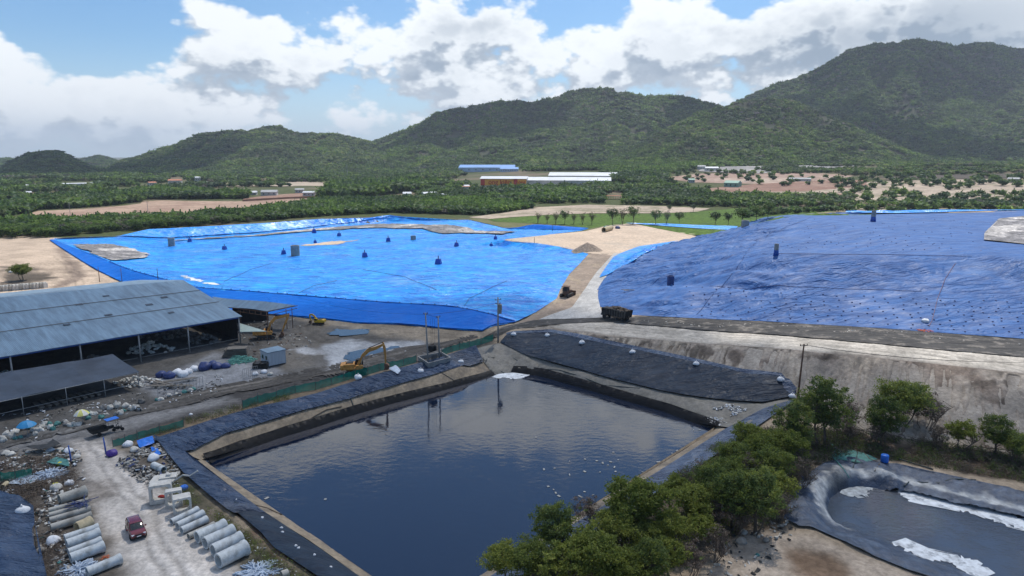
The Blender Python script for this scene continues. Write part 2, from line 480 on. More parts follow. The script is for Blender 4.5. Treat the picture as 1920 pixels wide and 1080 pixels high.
class MB:
    def __init__(s): s.v = []; s.f = []
    def add(s, vs, fs):
        n = len(s.v); s.v += [tuple(float(c) for c in v) for v in vs]; s.f += [tuple(i + n for i in f) for f in fs]
        return s
    def box(s, c, size, rz=0.0, rx=0.0, ry=0.0, taper=1.0, bevel=0.0):
        M = Matrix.Translation(Vector([float(q) for q in c])) @ Matrix.Rotation(rz, 4, 'Z') @ Matrix.Rotation(ry, 4, 'Y') @ Matrix.Rotation(rx, 4, 'X')
        hx, hy, hz = size[0] / 2, size[1] / 2, size[2] / 2
        if bevel:
            b = bevel; ring = [(-hx + b, -hy), (hx - b, -hy), (hx, -hy + b), (hx, hy - b), (hx - b, hy), (-hx + b, hy), (-hx, hy - b), (-hx, -hy + b)]
            vs = []
            for z, k in ((-hz, 1), (hz - b, taper), (hz, None)):
                for (x, y) in ring:
                    kk = k if k else taper * (1 - b / max(hx, .01) * .7)
                    vs.append(M @ Vector((x * kk, y * kk, z)))
            fs = [tuple(range(7, -1, -1)), tuple(range(16, 24))]
            for r in range(2):
                for i in range(8): fs.append((r * 8 + i, r * 8 + (i + 1) % 8, r * 8 + 8 + (i + 1) % 8, r * 8 + 8 + i))
            return s.add(vs, fs)
        vs = [M @ Vector((x * (taper if z > 0 else 1), y * (taper if z > 0 else 1), z)) for z in (-hz, hz) for (x, y) in ((-hx, -hy), (hx, -hy), (hx, hy), (-hx, hy))]
        return s.add(vs, [(3, 2, 1, 0), (4, 5, 6, 7), (0, 1, 5, 4), (1, 2, 6, 5), (2, 3, 7, 6), (3, 0, 4, 7)])
    def tube(s, pts, r, n=8, cap=True):
        pts = [Vector([float(q) for q in p]) for p in pts]; rs = r if isinstance(r, (list, tuple)) else [r] * len(pts)
        vs = []; fs = []; up = Vector((0, 0, 1)); prev = None
        for i, p in enumerate(pts):
            d = (pts[min(i + 1, len(pts) - 1)] - pts[max(i - 1, 0)]).normalized()
            if prev is None:
                a = d.cross(up)
                if a.length < .05: a = d.cross(Vector((1, 0, 0)))
            else: a = prev - d * prev.dot(d)
            a.normalize(); prev = a; b = d.cross(a)
            for k in range(n):
                t = 2 * math.pi * k / n; vs.append(p + (a * math.cos(t) + b * math.sin(t)) * rs[i])
        for i in range(len(pts) - 1):
            for k in range(n): fs.append((i * n + k, i * n + (k + 1) % n, (i + 1) * n + (k + 1) % n, (i + 1) * n + k))
        if cap: fs += [tuple(range(n - 1, -1, -1)), tuple((len(pts) - 1) * n + k for k in range(n))]
        return s.add(vs, fs)
    def pipe(s, p0, p1, ro, ri, n=24, bell=0.0):
        """hollow pipe"""
        p0, p1 = Vector(p0), Vector(p1); d = (p1 - p0); L = d.length; d.normalize()
        prof = [(0, ri), (0, ro), (L - .45, ro)]
        if bell: prof += [(L - .3, ro * (1 + bell)), (L, ro * (1 + bell))]
        else: prof += [(L, ro)]
        prof += [(L, ri * (1 + bell * .6)), (0, ri)]
        a = d.cross(Vector((0, 0, 1))).normalized(); b = d.cross(a)
        vs = []; fs = []
        for (t, r) in prof[:-1]:
            for k in range(n):
                th = 2 * math.pi * k / n; vs.append(p0 + d * t + (a * math.cos(th) + b * math.sin(th)) * r)
        m = len(prof) - 1
        for i in range(m):
            for k in range(n): fs.append((i * n + k, ((i + 1) % m) * n + k, ((i + 1) % m) * n + (k + 1) % n, i * n + (k + 1) % n))
        return s.add(vs, fs)
    def lathe(s, prof, c=(0, 0, 0), n=16):
        vs = []; fs = []
        for (r, z) in prof:
            for k in range(n):
                t = 2 * math.pi * k / n; vs.append((c[0] + r * math.cos(t), c[1] + r * math.sin(t), c[2] + z))
        for i in range(len(prof) - 1):
            for k in range(n): fs.append((i * n + k, i * n + (k + 1) % n, (i + 1) * n + (k + 1) % n, (i + 1) * n + k))
        fs += [tuple(range(n - 1, -1, -1)), tuple((len(prof) - 1) * n + k for k in range(n))]
        return s.add(vs, fs)
    def prism(s, pts, y0, y1):
        """polygon in x,z swept along y"""
        n = len(pts); vs = [(x, y0, z) for x, z in pts] + [(x, y1, z) for x, z in pts]
        fs = [tuple(range(n)), tuple(range(2 * n - 1, n - 1, -1))] + [(i, n + i, n + (i + 1) % n, (i + 1) % n) for i in range(n)]
        return s.add(vs, fs)
    def lump(s, c, r, seed=0, n=10, m=6, rough=.2, flat=True):
        """irregular closed bag / rock"""
        q = random.Random(seed); vs = []; fs = []
        ph = [q.uniform(0, 6.28) for _ in range(6)]
        for i in range(m + 1):
            v = math.pi * i / m
            for k in range(n):
                u = 2 * math.pi * k / n
                w = 1 + rough * (math.sin(2 * u + ph[0] + v * 2) * .5 + math.sin(3 * u + ph[1] - v * 3) * .35 + math.sin(5 * v + ph[2] + u) * .35 + q.uniform(-.5, .5) * .5)
                if i in (0, m): w = 1
                z = math.cos(v) * w
                if flat and z < -.45: z = -.45
                vs.append((c[0] + r[0] * math.sin(v) * math.cos(u) * w, c[1] + r[1] * math.sin(v) * math.sin(u) * w, c[2] + r[2] * (z + (.45 if flat else 0))))
        for i in range(m):
            for k in range(n): fs.append((i * n + k, (i + 1) * n + k, (i + 1) * n + (k + 1) % n, i * n + (k + 1) % n))
        return s.add(vs, fs)
    def build(s, name, mat, parent=None, smooth=False, loc=None, rz=0.0, auto=None):
        me = bpy.data.meshes.new(name); me.from_pydata(s.v, [], s.f); me.update()
        if mat: me.materials.append(mat)
        if smooth:
            me.polygons.foreach_set('use_smooth', np.ones(len(me.polygons), bool))
            if auto:
                me.set_sharp_from_angle(angle=math.radians(auto))
        o = bpy.data.objects.new(name, me); COL.objects.link(o)
        if parent:
            o.parent = parent; KIDS.setdefault(parent.name, []).append(o)
        if loc is not None: o.location = tuple(float(c) for c in loc)
        if rz: o.rotation_euler = (0, 0, rz)
        return o


def region(name, poly, step, zfun, mat, colfun=None, jag=0.0, seed=1, cut=None, edge=None):
    """fine triangulated sheet over a world polygon, draped by zfun(x, y)"""
    P = np.asarray(poly, float); B = []
    n = len(P)
    for i in range(n):
        a = P[i]; b = P[(i + 1) % n]; L = np.hypot(*(b - a)); k = max(1, int(L / (edge or step)))
        for j in range(k): B.append(a + (b - a) * j / k)
    B = np.array(B)
    if jag:
        s = np.arange(len(B)) * (edge or step)
        B[:, 0] += jag * fbm(s / (jag * 5 + 1), s * 0 + seed, seed, 3); B[:, 1] += jag * fbm(s / (jag * 5 + 1), s * 0 + seed + 9, seed + 3, 3)
    x0, y0 = B.min(0); x1, y1 = B.max(0)
    xs = np.arange(x0, x1, step); ys = np.arange(y0, y1, step * .87)
    X, Y = np.meshgrid(xs, ys); X[1::2] += step / 2
    r = np.random.default_rng(seed)
    X = X + r.uniform(-.12, .12, X.shape) * step; Y = Y + r.uniform(-.12, .12, Y.shape) * step
    X = X.ravel(); Y = Y.ravel()
    keep = sdist(X, Y, P) < -(step * .55 + jag)
    X = X[keep]; Y = Y[keep]
    v2 = [Vector((float(a), float(b))) for a, b in B] + [Vector((float(a), float(b))) for a, b in zip(X, Y)]
    nb = len(B)
    ov, oe, of, *_ = delaunay_2d_cdt(v2, [], [list(range(nb))], 1, 0.001, False)
    V = np.array([(v.x, v.y) for v in ov]); F = np.array([f for f in of if len(f) == 3])
    a, b, c = V[F[:, 0]], V[F[:, 1]], V[F[:, 2]]
    cr = (b[:, 0] - a[:, 0]) * (c[:, 1] - a[:, 1]) - (b[:, 1] - a[:, 1]) * (c[:, 0] - a[:, 0])
    F[cr < 0] = F[cr < 0][:, ::-1]
    Cc = V[F].mean(1); F = F[sdist(Cc[:, 0], Cc[:, 1], P) < jag * 1.1 + .02]
    if cut:   # ragged outline with holes: (amplitude, wavelength, inset)
        C = V[F].mean(1); amp, wl, ins = cut
        F = F[sdist(C[:, 0], C[:, 1], P) + amp * fbm(C[:, 0] / wl, C[:, 1] / wl, seed + 70, 4) + ins < 0]
        u, inv = np.unique(F, return_inverse=True); V = V[u]; F = inv.reshape(-1, 3)
    z = zfun(V[:, 0], V[:, 1])
    col = colfun(V[:, 0], V[:, 1]) if colfun else None
    return np_mesh(name, np.column_stack([V, z]), F, mat, True, col)


# ------------------------------------------------------------------ materials
def pm(name, col, rough=.8, var=.15, vs=1.5, bump=0.0, bs=4.0, attr=False, metal=0.0, spec=.4, world=False, tint=None, fine=None, aniso=None, coat=0.0, bdist=.05, rand=0.0, trans=0.0):
    m = bpy.data.materials.new(name); m.use_nodes = True; N = NT(m.node_tree); t = m.node_tree
    if world: vec = N.n('ShaderNodeNewGeometry').outputs['Position']
    else: vec = N.n('ShaderNodeTexCoord').outputs['Object']
    base = None
    if attr: base = N.n('ShaderNodeAttribute', attribute_name='Col').outputs['Color']
    if base is None:
        c = N.n('ShaderNodeRGB'); c.outputs[0].default_value = (*col, 1); base = c.outputs[0]
    v1 = N.mapping(vec, aniso) if aniso else vec
    nz = N.noise(v1, vs, 5, .6)
    k = N.ramp(nz, .3, .7, 1 - var, 1 + var)
    base = N.mixc(1.0, base, N.n('ShaderNodeCombineColor', ins={0: k, 1: k, 2: k}).outputs[0], 'MULTIPLY')
    if tint:   # (color, scale, lo, hi, amount)
        tc, tscale, lo, hi, am = tint
        base = N.mixc(N.m('MULTIPLY', N.ramp(N.noise(vec, tscale, 5, .62), lo, hi), am), base, tc)
    if fine:
        k2 = N.ramp(N.noise(vec, fine, 3, .7), .3, .7, .8, 1.2)
        base = N.mixc(1.0, base, N.n('ShaderNodeCombineColor', ins={0: k2, 1: k2, 2: k2}).outputs[0], 'MULTIPLY')
    if rand:
        oi = N.n('ShaderNodeObjectInfo').outputs['Random']
        k3 = N.m('MULTIPLY_ADD', oi, 2 * rand, 1 - rand)
        base = N.mixc(1.0, base, N.n('ShaderNodeCombineColor', ins={0: k3, 1: k3, 2: k3}).outputs[0], 'MULTIPLY')
    b = N.n('ShaderNodeBsdfPrincipled', ins={'Base Color': base, 'Roughness': rough, 'Metallic': metal, 'Specular IOR Level': spec, 'Coat Weight': coat})
    if bump:
        hn = N.noise(v1, bs, 6, .65)
        bp = N.n('ShaderNodeBump', ins={'Strength': bump, 'Distance': bdist, 'Height': hn})
        t.links.new(bp.outputs[0], b.inputs['Normal'])
    if trans:
        tr = N.n('ShaderNodeBsdfTranslucent', ins={0: base})
        mx = N.n('ShaderNodeMixShader', ins={0: trans, 1: b.outputs[0], 2: tr.outputs[0]})
        N.n('ShaderNodeOutputMaterial', ins={0: mx.outputs[0]})
    else:
        N.n('ShaderNodeOutputMaterial', ins={0: b.outputs[0]})
    return m


def tarp_mat(name, col, col2, rough=.42, stain=(.5, .45, .38), stain_am=.25, wr=.5, ws=.8, pale=.3, crease=.12, creasedir=0.0, spec=.5, palec=(.55, .68, .80)):
    """plastic sheet with creases, stains and paler streaks of painted glare"""
    m = bpy.data.materials.new(name); m.use_nodes = True; N = NT(m.node_tree); t = m.node_tree
    pos = N.n('ShaderNodeNewGeometry').outputs['Position']
    st = N.mapping(pos, (.35, 1.1, .6), (0, 0, creasedir))
    warp = N.noise(pos, .09, 3, .5)
    k = N.ramp(N.noise(st, .35, 8, .74, .5), .38, .64)
    base = N.mixc(k, col, col2)
    sp = N.ramp(N.noise(st, .7, 9, .76, .8), .56, .70)
    base = N.mixc(N.m('MULTIPLY', sp, pale), base, palec)  # pale patches paint glare into the sheet colour
    sm = N.m('MULTIPLY', N.ramp(N.noise(pos, .045, 5, .6), .56, .72), stain_am)
    base = N.mixc(sm, base, stain)
    rg = N.ramp(N.noise(st, .5, 4, .6), .3, .7, rough - .1, rough + .15)
    def rdg(sc, d, p, ds=.6):
        q = N.m('SUBTRACT', 1.0, N.m('ABSOLUTE', N.m('MULTIPLY_ADD', N.noise(st, sc, d, .55, ds), 4.0, -2.0)), clamp=True)
        return N.m('POWER', q, p)
    amp = N.ramp(N.noise(pos, .06, 3, .5), .35, .65, .35, 1.3)
    h = N.m('ADD', N.m('MULTIPLY', rdg(ws * .42, 3, 2.2), .8), N.m('ADD', N.m('MULTIPLY', rdg(ws * 1.3, 3, 1.6), .38), N.m('MULTIPLY', N.noise(st, ws * 3, 5, .65, .5), .35)))
    h = N.m('MULTIPLY', h, amp)
    bp = N.n('ShaderNodeBump', ins={'Strength': min(1, wr * 1.3), 'Distance': .55, 'Height': h})
    b = N.n('ShaderNodeBsdfPrincipled', ins={'Base Color': base, 'Roughness': rg, 'Specular IOR Level': spec, 'Normal': bp.outputs[0]})
    N.n('ShaderNodeOutputMaterial', ins={0: b.outputs[0]})
    return m


def water_mat(name, deep, rough=.04, wave=.1, scale=.6, ior=1.45, foam=None):
    m = bpy.data.materials.new(name); m.use_nodes = True; N = NT(m.node_tree)
    pos = N.n('ShaderNodeNewGeometry').outputs['Position']
    w1 = N.noise(N.mapping(pos, (1, 1.6, 1), (0, 0, .3)), scale, 4, .55, .2)
    w2 = N.noise(pos, scale * .12, 3, .5)
    hh = N.m('MULTIPLY', w1, N.ramp(w2, .35, .6, .25, 1.0))
    bp = N.n('ShaderNodeBump', ins={'Strength': wave, 'Distance': .35, 'Height': hh})
    b = N.n('ShaderNodeBsdfPrincipled', ins={'Base Color': (*deep, 1), 'Roughness': rough, 'IOR': ior, 'Normal': bp.outputs[0]})
    N.n('ShaderNodeOutputMaterial', ins={0: b.outputs[0]})
    return m


M = {}
M['ground'] = pm('ground', (1, 1, 1), .95, .14, .12, .7, .9, attr=True, world=True, spec=.15, fine=1.7, bdist=.25)
M['mudwet'] = pm('wet_mud', (.06, .062, .065), .5, .3, .3, .5, 1.5, world=True)
M['concrete_road'] = pm('concrete_road', (.40, .39, .37), .85, .18, .25, .3, 2, world=True, fine=2.0, tint=((.2, .18, .16), .3, .5, .75, .6))
M['haul'] = pm('haul_road', (.050, .046, .041), .9, .5, .5, .9, 1.2, world=True, fine=1.6, tint=((.22, .195, .165), .35, .5, .66, .75), aniso=(.2, 1.8, 1))
M['dirt_road'] = pm('dirt_road', (.46, .42, .38), .95, .14, .25, .5, 1.2, world=True, fine=2.5, tint=((.26, .23, .2), .22, .5, .72, .55))
M['sand'] = pm('sand', (.54, .42, .31), .95, .1, .08, .3, .8, world=True, fine=.9, tint=((.42, .36, .29), .05, .48, .7, .6))
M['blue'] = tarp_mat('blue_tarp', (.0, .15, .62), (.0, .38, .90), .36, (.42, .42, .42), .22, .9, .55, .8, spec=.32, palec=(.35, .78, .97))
M['blueface'] = tarp_mat('blue_tarp_face', (.0, .13, .56), (.0, .155, .62), .5, (.3, .4, .5), .05, .25, .6, .05, spec=.15)  # darker copy of the blue sheet, front bank's shade put into its colour
M['bluewall'] = tarp_mat('blue_tarp_wall', (.004, .24, .80), (.02, .36, .95), .33, (.5, .5, .5), .05, .5, .5, .35)
M['purple'] = tarp_mat('purple_blue_tarp', (.020, .085, .265), (.034, .132, .37), .60, (.14, .22, .36), .15, .50, .60, .03, creasedir=-.3, spec=.3)
M['liner'] = tarp_mat('liner', (.020, .042, .092), (.045, .080, .150), .42, (.12, .11, .10), .5, .8, 1.1, .05, creasedir=-.6, spec=.35)
M['liner_dark'] = tarp_mat('liner_dark', (.006, .015, .032), (.011, .027, .052), .5, (.03, .03, .03), .3, .35, .8, .02, spec=.22)
M['liner_pale'] = tarp_mat('liner_pale', (.045, .07, .13), (.10, .14, .21), .42, (.22, .21, .2), .6, .7, 1.3, .25, creasedir=.7)
M['tan'] = pm('silt_stained_liner', (.27, .215, .15), .8, .22, .4, .5, 1.2, world=True, fine=1.6, tint=((.13, .11, .09), .3, .5, .72, .75), aniso=(1.5, .6, 1))
M['grey_silt'] = pm('grey_silt_liner', (.21, .195, .165), .7, .3, .35, .6, .9, world=True, fine=1.6, tint=((.07, .072, .075), .35, .42, .68, .6))
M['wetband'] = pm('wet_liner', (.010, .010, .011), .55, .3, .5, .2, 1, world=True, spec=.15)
M['rubble'] = pm('rubble', (.33, .31, .29), .9, .45, .9, .9, 2.2, world=True, fine=2.2, tint=((.07, .07, .075), .5, .48, .6, .85), bdist=.4)
M['water'] = water_mat('pond_water', (.004, .010, .028), .02, .07, .7, 1.72)
M['water2'] = water_mat('foam_pond_water', (.055, .065, .085), .05, .5, 1.6, 1.6)
M['puddle'] = water_mat('puddle_water', (.02, .03, .04), .03, .02, .5, 1.6)
M['foam'] = pm('foam', (.66, .69, .71), .7, .2, 1.2, .4, 3, world=True, tint=((.25, .27, .29), .9, .52, .66, .8))
M['white'] = pm('white_sack', (.72, .73, .74), .65, .12, 2, .4, 5)
M['offwhite'] = pm('offwhite_sack', (.50, .48, .43), .75, .25, 2, .5, 5, rand=.25)
M['navy'] = pm('navy_sack', (.03, .05, .16), .5, .25, 2, .5, 4)
M['greybag'] = pm('grey_sack', (.20, .19, .175), .8, .3, 2, .5, 4, rand=.3)
M['teal'] = pm('teal_sack', (.06, .20, .18), .6, .25, 2, .5, 4)
M['purple_bag'] = pm('purple_sack', (.06, .025, .22), .5, .25, 2, .5, 4)
M['yellow'] = pm('yellow_sack', (.62, .58, .05), .6, .2, 2, .4, 4)
M['brightblue'] = pm('bright_blue_sheet', (.02, .16, .62), .45, .2, 1.5, .6, 2)
M['concrete'] = pm('concrete', (.31, .30, .28), .85, .16, .9, .3, 6, fine=4, tint=((.24, .23, .2), .7, .5, .75, .5))
M['pipe_new'] = pm('pale_pipe_concrete', (.56, .59, .59), .8, .10, 1.2, .2, 6, tint=((.20, .19, .16), .8, .48, .75, .65))
M['pipe_old'] = pm('weathered_pipe_concrete', (.44, .42, .37), .85, .22, 1.4, .4, 5, tint=((.14, .13, .11), .7, .48, .7, .7))
M['pipe_tan'] = pm('tan_pipe', (.46, .38, .24), .8, .2, 1.4, .4, 5)
M['culvert'] = pm('culvert_concrete', (.58, .56, .51), .8, .12, 1.2, .2, 6, tint=((.25, .23, .19), .9, .48, .75, .6))
M['roof'] = None
M['shade_net'] = pm('dark_shade_roof', (.045, .06, .085), .6, .18, .4, .2, 2, world=True, tint=((.015, .018, .025), .15, .45, .7, .6))
M['post'] = pm('galvanised_post', (.30, .30, .29), .6, .2, 2)
M['darkpost'] = pm('dark_steel', (.10, .095, .09), .6, .2, 2)
M['darkwall'] = pm('shade_black_wall', (.02, .02, .022), .9, .3, 1)  # near-black: the shade inside the shed is put into the wall colour
M['rust'] = pm('rusty_steel', (.16, .085, .05), .8, .35, 2, .4, 5, tint=((.05, .035, .03), 1.0, .45, .65, .7))
M['black'] = pm('black_rubber', (.016, .016, .017), .75, .2, 4)
M['soot'] = pm('dirty_black_paint', (.028, .028, .027), .7, .3, 2, tint=((.09, .08, .06), .8, .55, .75, .5))
M['exc'] = pm('excavator_orange', (.50, .24, .055), .55, .22, 1.5, tint=((.14, .09, .05), .8, .52, .72, .7))
M['excy'] = pm('excavator_yellow', (.62, .40, .03), .5, .2, 1.5, tint=((.14, .1, .05), 1.2, .55, .75, .5))
M['glass'] = pm('dark_glass', (.01, .014, .018), .08, .1, 1, spec=.8)
M['carpaint'] = pm('dark_red_paint', (.16, .008, .018), .22, .05, 1, coat=.8, spec=.6)
M['carblack'] = pm('black_roof_paint', (.03, .012, .02), .25, .05, 1, coat=.6)
M['chrome'] = pm('bright_metal', (.6, .6, .6), .25, .05, 1, metal=1.0)
M['lamp'] = pm('headlamp_lens', (.75, .77, .8), .15, .05, 1, spec=.8)
M['plate'] = pm('number_plate', (.75, .75, .75), .5, .05, 1)
M['mesh_green'] = None
M['cabin'] = pm('cabin_sheet', (.40, .44, .48), .5, .12, 1, aniso=(6, 6, .3), tint=((.2, .2, .2), .8, .55, .8, .3))
M['umb_blue'] = pm('blue_canopy', (.03, .25, .50), .55, .08, 2)
M['umb_yellow'] = pm('yellow_canopy', (.66, .62, .18), .6, .08, 2)
M['umb_white'] = pm('white_canopy', (.68, .66, .60), .6, .08, 2)
M['bluepaint'] = pm('blue_paint', (.03, .10, .38), .5, .12, 2)
M['wood'] = pm('grey_wood', (.17, .15, .125), .85, .3, 1.5, .4, 5, aniso=(1, 5, 5))
M['slat'] = pm('pale_green_sheet', (.42, .50, .44), .5, .1, 1)
M['pipes_green'] = pm('mint_hose', (.12, .36, .30), .5, .25, 3)
M['rock'] = pm('rock', (.32, .29, .25), .9, .25, 1.5, .6, 4, rand=.3)
M['litter'] = pm('litter', (.5, .5, .48), .8, .4, .5, world=True)
M['bark'] = pm('bark', (.12, .095, .075), .9, .25, 3, .4, 6)
M['blue_box'] = pm('blue_wrapped_vent', (.01, .075, .36), .5, .15, 1.5, .5, 3)
M['rope_orange'] = pm('orange_net', (.70, .16, .05), .7, .2, 3)
M['hose_dark'] = pm('dark_hose', (.03, .045, .045), .5, .2, 2)
M['hose_tan'] = pm('muddy_hose', (.13, .10, .07), .7, .2, 2)
M['wire'] = pm('black_wire', (.02, .02, .02), .6, .1, 1)


def roof_mat(name, col, pitch=.9, rot=0.0, streak=.2):
    m = bpy.data.materials.new(name); m.use_nodes = True; N = NT(m.node_tree); t = m.node_tree
    uv = N.n('ShaderNodeTexCoord').outputs['Object']
    wv = N.n('ShaderNodeTexWave', wave_type='BANDS', bands_direction='X'); t.links.new(uv, wv.inputs[0]); wv.inputs['Scale'].default_value = pitch
    st = N.noise(N.mapping(uv, (1.3, .06, 1)), .8, 5, .65)
    pt = N.noise(N.mapping(uv, (.16, .09, 1)), 1, 2, .5)
    base = N.mixc(N.ramp(st, .3, .75), tuple(c * (1 - streak) for c in col), tuple(min(1, c * (1 + streak)) for c in col))
    base = N.mixc(N.m('MULTIPLY', N.ramp(pt, .5, .62), .35), base, tuple(c * 1.25 for c in col))
    base = N.mixc(N.m('MULTIPLY', N.ramp(N.noise(uv, .35, 6, .7), .62, .75), .5), base, (.16, .17, .16))
    bp = N.n('ShaderNodeBump', ins={'Strength': .5, 'Distance': .05, 'Height': wv.outputs[1]})
    b = N.n('ShaderNodeBsdfPrincipled', ins={'Base Color': base, 'Roughness': .42, 'Metallic': .0, 'Specular IOR Level': .5, 'Normal': bp.outputs[0]})
    N.n('ShaderNodeOutputMaterial', ins={0: b.outputs[0]})
    return m


def net_mat(name, col, alpha=.8, holes=3.0):
    m = bpy.data.materials.new(name); m.use_nodes = True; N = NT(m.node_tree)
    pos = N.n('ShaderNodeNewGeometry').outputs['Position']
    k = N.ramp(N.noise(pos, .8, 4, .6), .3, .7, .75, 1.2)
    base = N.mixc(1.0, col, N.n('ShaderNodeCombineColor', ins={0: k, 1: k, 2: k}).outputs[0], 'MULTIPLY')
    d = N.n('ShaderNodeBsdfDiffuse', ins={0: base}); tl = N.n('ShaderNodeBsdfTranslucent', ins={0: base})
    tr = N.n('ShaderNodeBsdfTransparent')
    a = N.n('ShaderNodeMixShader', ins={0: .35, 1: d.outputs[0], 2: tl.outputs[0]})
    b = N.n('ShaderNodeMixShader', ins={0: alpha, 1: tr.outputs[0], 2: a.outputs[0]})
    N.n('ShaderNodeOutputMaterial', ins={0: b.outputs[0]})
    return m


M['roof'] = roof_mat('blue_grey_roof_sheet', (.15, .225, .295), 1.2, streak=.32)
M['roof2'] = roof_mat('faded_roof_sheet', (.10, .17, .24), 1.2, streak=.3)
M['mesh_green'] = net_mat('green_fence_mesh', (.01, .20, .15), .8)


def leaf_mat(name, c1, c2, trans=.35, rand=.25, patch=0.0):
    m = bpy.data.materials.new(name); m.use_nodes = True; N = NT(m.node_tree)
    geo = N.n('ShaderNodeNewGeometry'); oi = N.n('ShaderNodeObjectInfo').outputs['Random']
    r1 = geo.outputs['Random Per Island']
    base = N.mixc(N.ramp(r1, 0, 1), c1, c2)
    k = N.m('MULTIPLY_ADD', oi, 2 * rand, 1 - rand)
    base = N.mixc(1.0, base, N.n('ShaderNodeCombineColor', ins={0: k, 1: N.m('MULTIPLY_ADD', k, .8, .2), 2: k}).outputs[0], 'MULTIPLY')
    if patch:
        pn = N.ramp(N.noise(geo.outputs['Position'], .011, 4, .6), .35, .65)
        base = N.mixc(1.0, base, N.mixc(pn, (1 - patch, 1 - patch * .9, 1 - patch * .4), (1 + patch, 1 + patch, 1)), 'MULTIPLY')
    b = N.n('ShaderNodeBsdfPrincipled', ins={'Base Color': base, 'Roughness': .6, 'Specular IOR Level': .25})
    tl = N.n('ShaderNodeBsdfTranslucent', ins={0: base})
    mx = N.n('ShaderNodeMixShader', ins={0: trans, 1: b.outputs[0], 2: tl.outputs[0]})
    N.n('ShaderNodeOutputMaterial', ins={0: mx.outputs[0]})
    return m


M['leaf'] = leaf_mat('leaf_green', (.14, .18, .038), (.27, .31, .065), .5)
M['leaf_y'] = leaf_mat('leaf_yellow_green', (.19, .22, .04), (.31, .34, .07), .5)
M['leaf_d'] = leaf_mat('leaf_dark', (.085, .13, .04), (.17, .22, .06), .45)
M['leaf_b'] = leaf_mat('leaf_brown', (.12, .095, .075), (.20, .16, .12), .3)
M['for1'] = leaf_mat('forest_green', (.085, .155, .035), (.17, .25, .055), .45, .45, .32)
M['for2'] = leaf_mat('forest_dark', (.055, .105, .04), (.11, .165, .06), .4, .45, .32)
M['for3'] = leaf_mat('forest_pale', (.15, .20, .08), (.23, .27, .12), .45, .45, .32)
M['for4'] = leaf_mat('forest_brown', (.17, .155, .11), (.24, .22, .17), .35, .45, .32)

# ------------------------------------------------------------------ ground (one sheet to the horizon)
C_CLAY = (.30, .27, .235); C_PALE = (.46, .42, .37); C_MUD = (.085, .08, .074); C_BROWN = (.15, .105, .075)
C_SAND = (.62, .49, .37); C_GRAVEL = (.20, .20, .20); C_GREEN = (.07, .085, .03); C_FIELD = (.40, .29, .20)
zones = []   # (world polygon, colour, softness m, noise m)


def Z(pts, col, soft=2.0, nz=2.0): zones.append((np.array(Gp(pts)), col, soft, nz))


P2OUTW = np.array(Wp(P2OUT, .05))
Z([(0, 440), (110, 446), (230, 527), (225, 560), (-200, 580), (-300, 450)], (.46, .36, .27), 3, 3)
Z([(0, 500), (60, 500), (95, 520), (60, 545), (0, 545)], (.11, .09, .07), 3, 4)
Z([(100, 462), (120, 462), (165, 520), (120, 540), (100, 540), (135, 515)], (.26, .2, .155), 2, 2)
Z([(-300, 600), (560, 570), (880, 615), (930, 640), (700, 706), (450, 790), (280, 845), (130, 835), (-300, 900)], (.100, .095, .088), 3, 3)
Z([(545, 592), (760, 609), (905, 622), (925, 632), (830, 645), (700, 625), (600, 612)], (.25, .21, .16), 2, 3)
Z([(560, 612), (600, 605), (640, 640), (600, 690), (520, 700), (480, 660)], (.135, .122, .105), 3, 4)
Z([(610, 650), (660, 636), (700, 645), (780, 640), (830, 655), (790, 664), (690, 670), (650, 700), (600, 705)], (.36, .37, .38), 1.5, 3)
Z([(530, 655), (570, 650), (620, 665), (560, 672)], (.36, .36, .36), 1, 3)
Z([(400, 660), (520, 690), (540, 705), (420, 735), (300, 745), (250, 715), (330, 700)], (.23, .235, .245), 1.5, 1.5)
Z([(250, 760), (420, 722), (620, 700), (640, 712), (470, 758), (300, 805), (200, 815)], (.075, .07, .066), 2, 2)
Z([(-300, 860), (0, 832), (180, 795), (300, 770), (420, 745), (440, 752), (300, 790), (170, 828), (0, 856), (-300, 900)], (.21, .205, .20), 2, 2)
Z([(290, 805), (400, 775), (520, 740), (650, 707), (660, 716), (560, 745), (440, 785), (330, 812), (240, 835)], (.19, .145, .10), 1.5, 2)
# clay slope on the right
Z([(960, 600), (1120, 590), (1400, 612), (1920, 650), (2300, 680), (2300, 900), (1920, 870), (1560, 800), (1490, 745), (1300, 690), (1030, 632)], (.30, .265, .225), 2, 2)
Z([(1080, 603), (1200, 608), (1500, 632), (1920, 668), (2250, 700), (2250, 722), (1920, 698), (1650, 668), (1350, 643), (1150, 628), (1040, 612)], (.50, .455, .39), 1.2, 2)
Z([(1020, 616), (1100, 628), (1250, 645), (1300, 655), (1200, 650), (1080, 640), (1020, 628)], (.20, .165, .13), 1, 2)
Z([(1280, 648), (1345, 652), (1330, 676), (1285, 672)], (.10, .085, .07), .8, 1.5)
Z([(1362, 655), (1390, 658), (1372, 690), (1358, 686)], (.10, .085, .07), .8, 1.5)
Z([(1190, 636), (1222, 640), (1200, 656), (1182, 654)], (.11, .09, .075), .8, 1.5)
Z([(1490, 662), (1920, 705), (2200, 730), (2200, 745), (1700, 705), (1500, 680)], (.23, .20, .17), 1, 2)
Z([(880, 409), (1400, 409), (1430, 432), (880, 434)], (.15, .15, .07), 3, 3)
Z([(560, 585), (700, 600), (940, 618), (920, 632), (760, 625), (600, 608)], (.25, .21, .16), 2, 3)
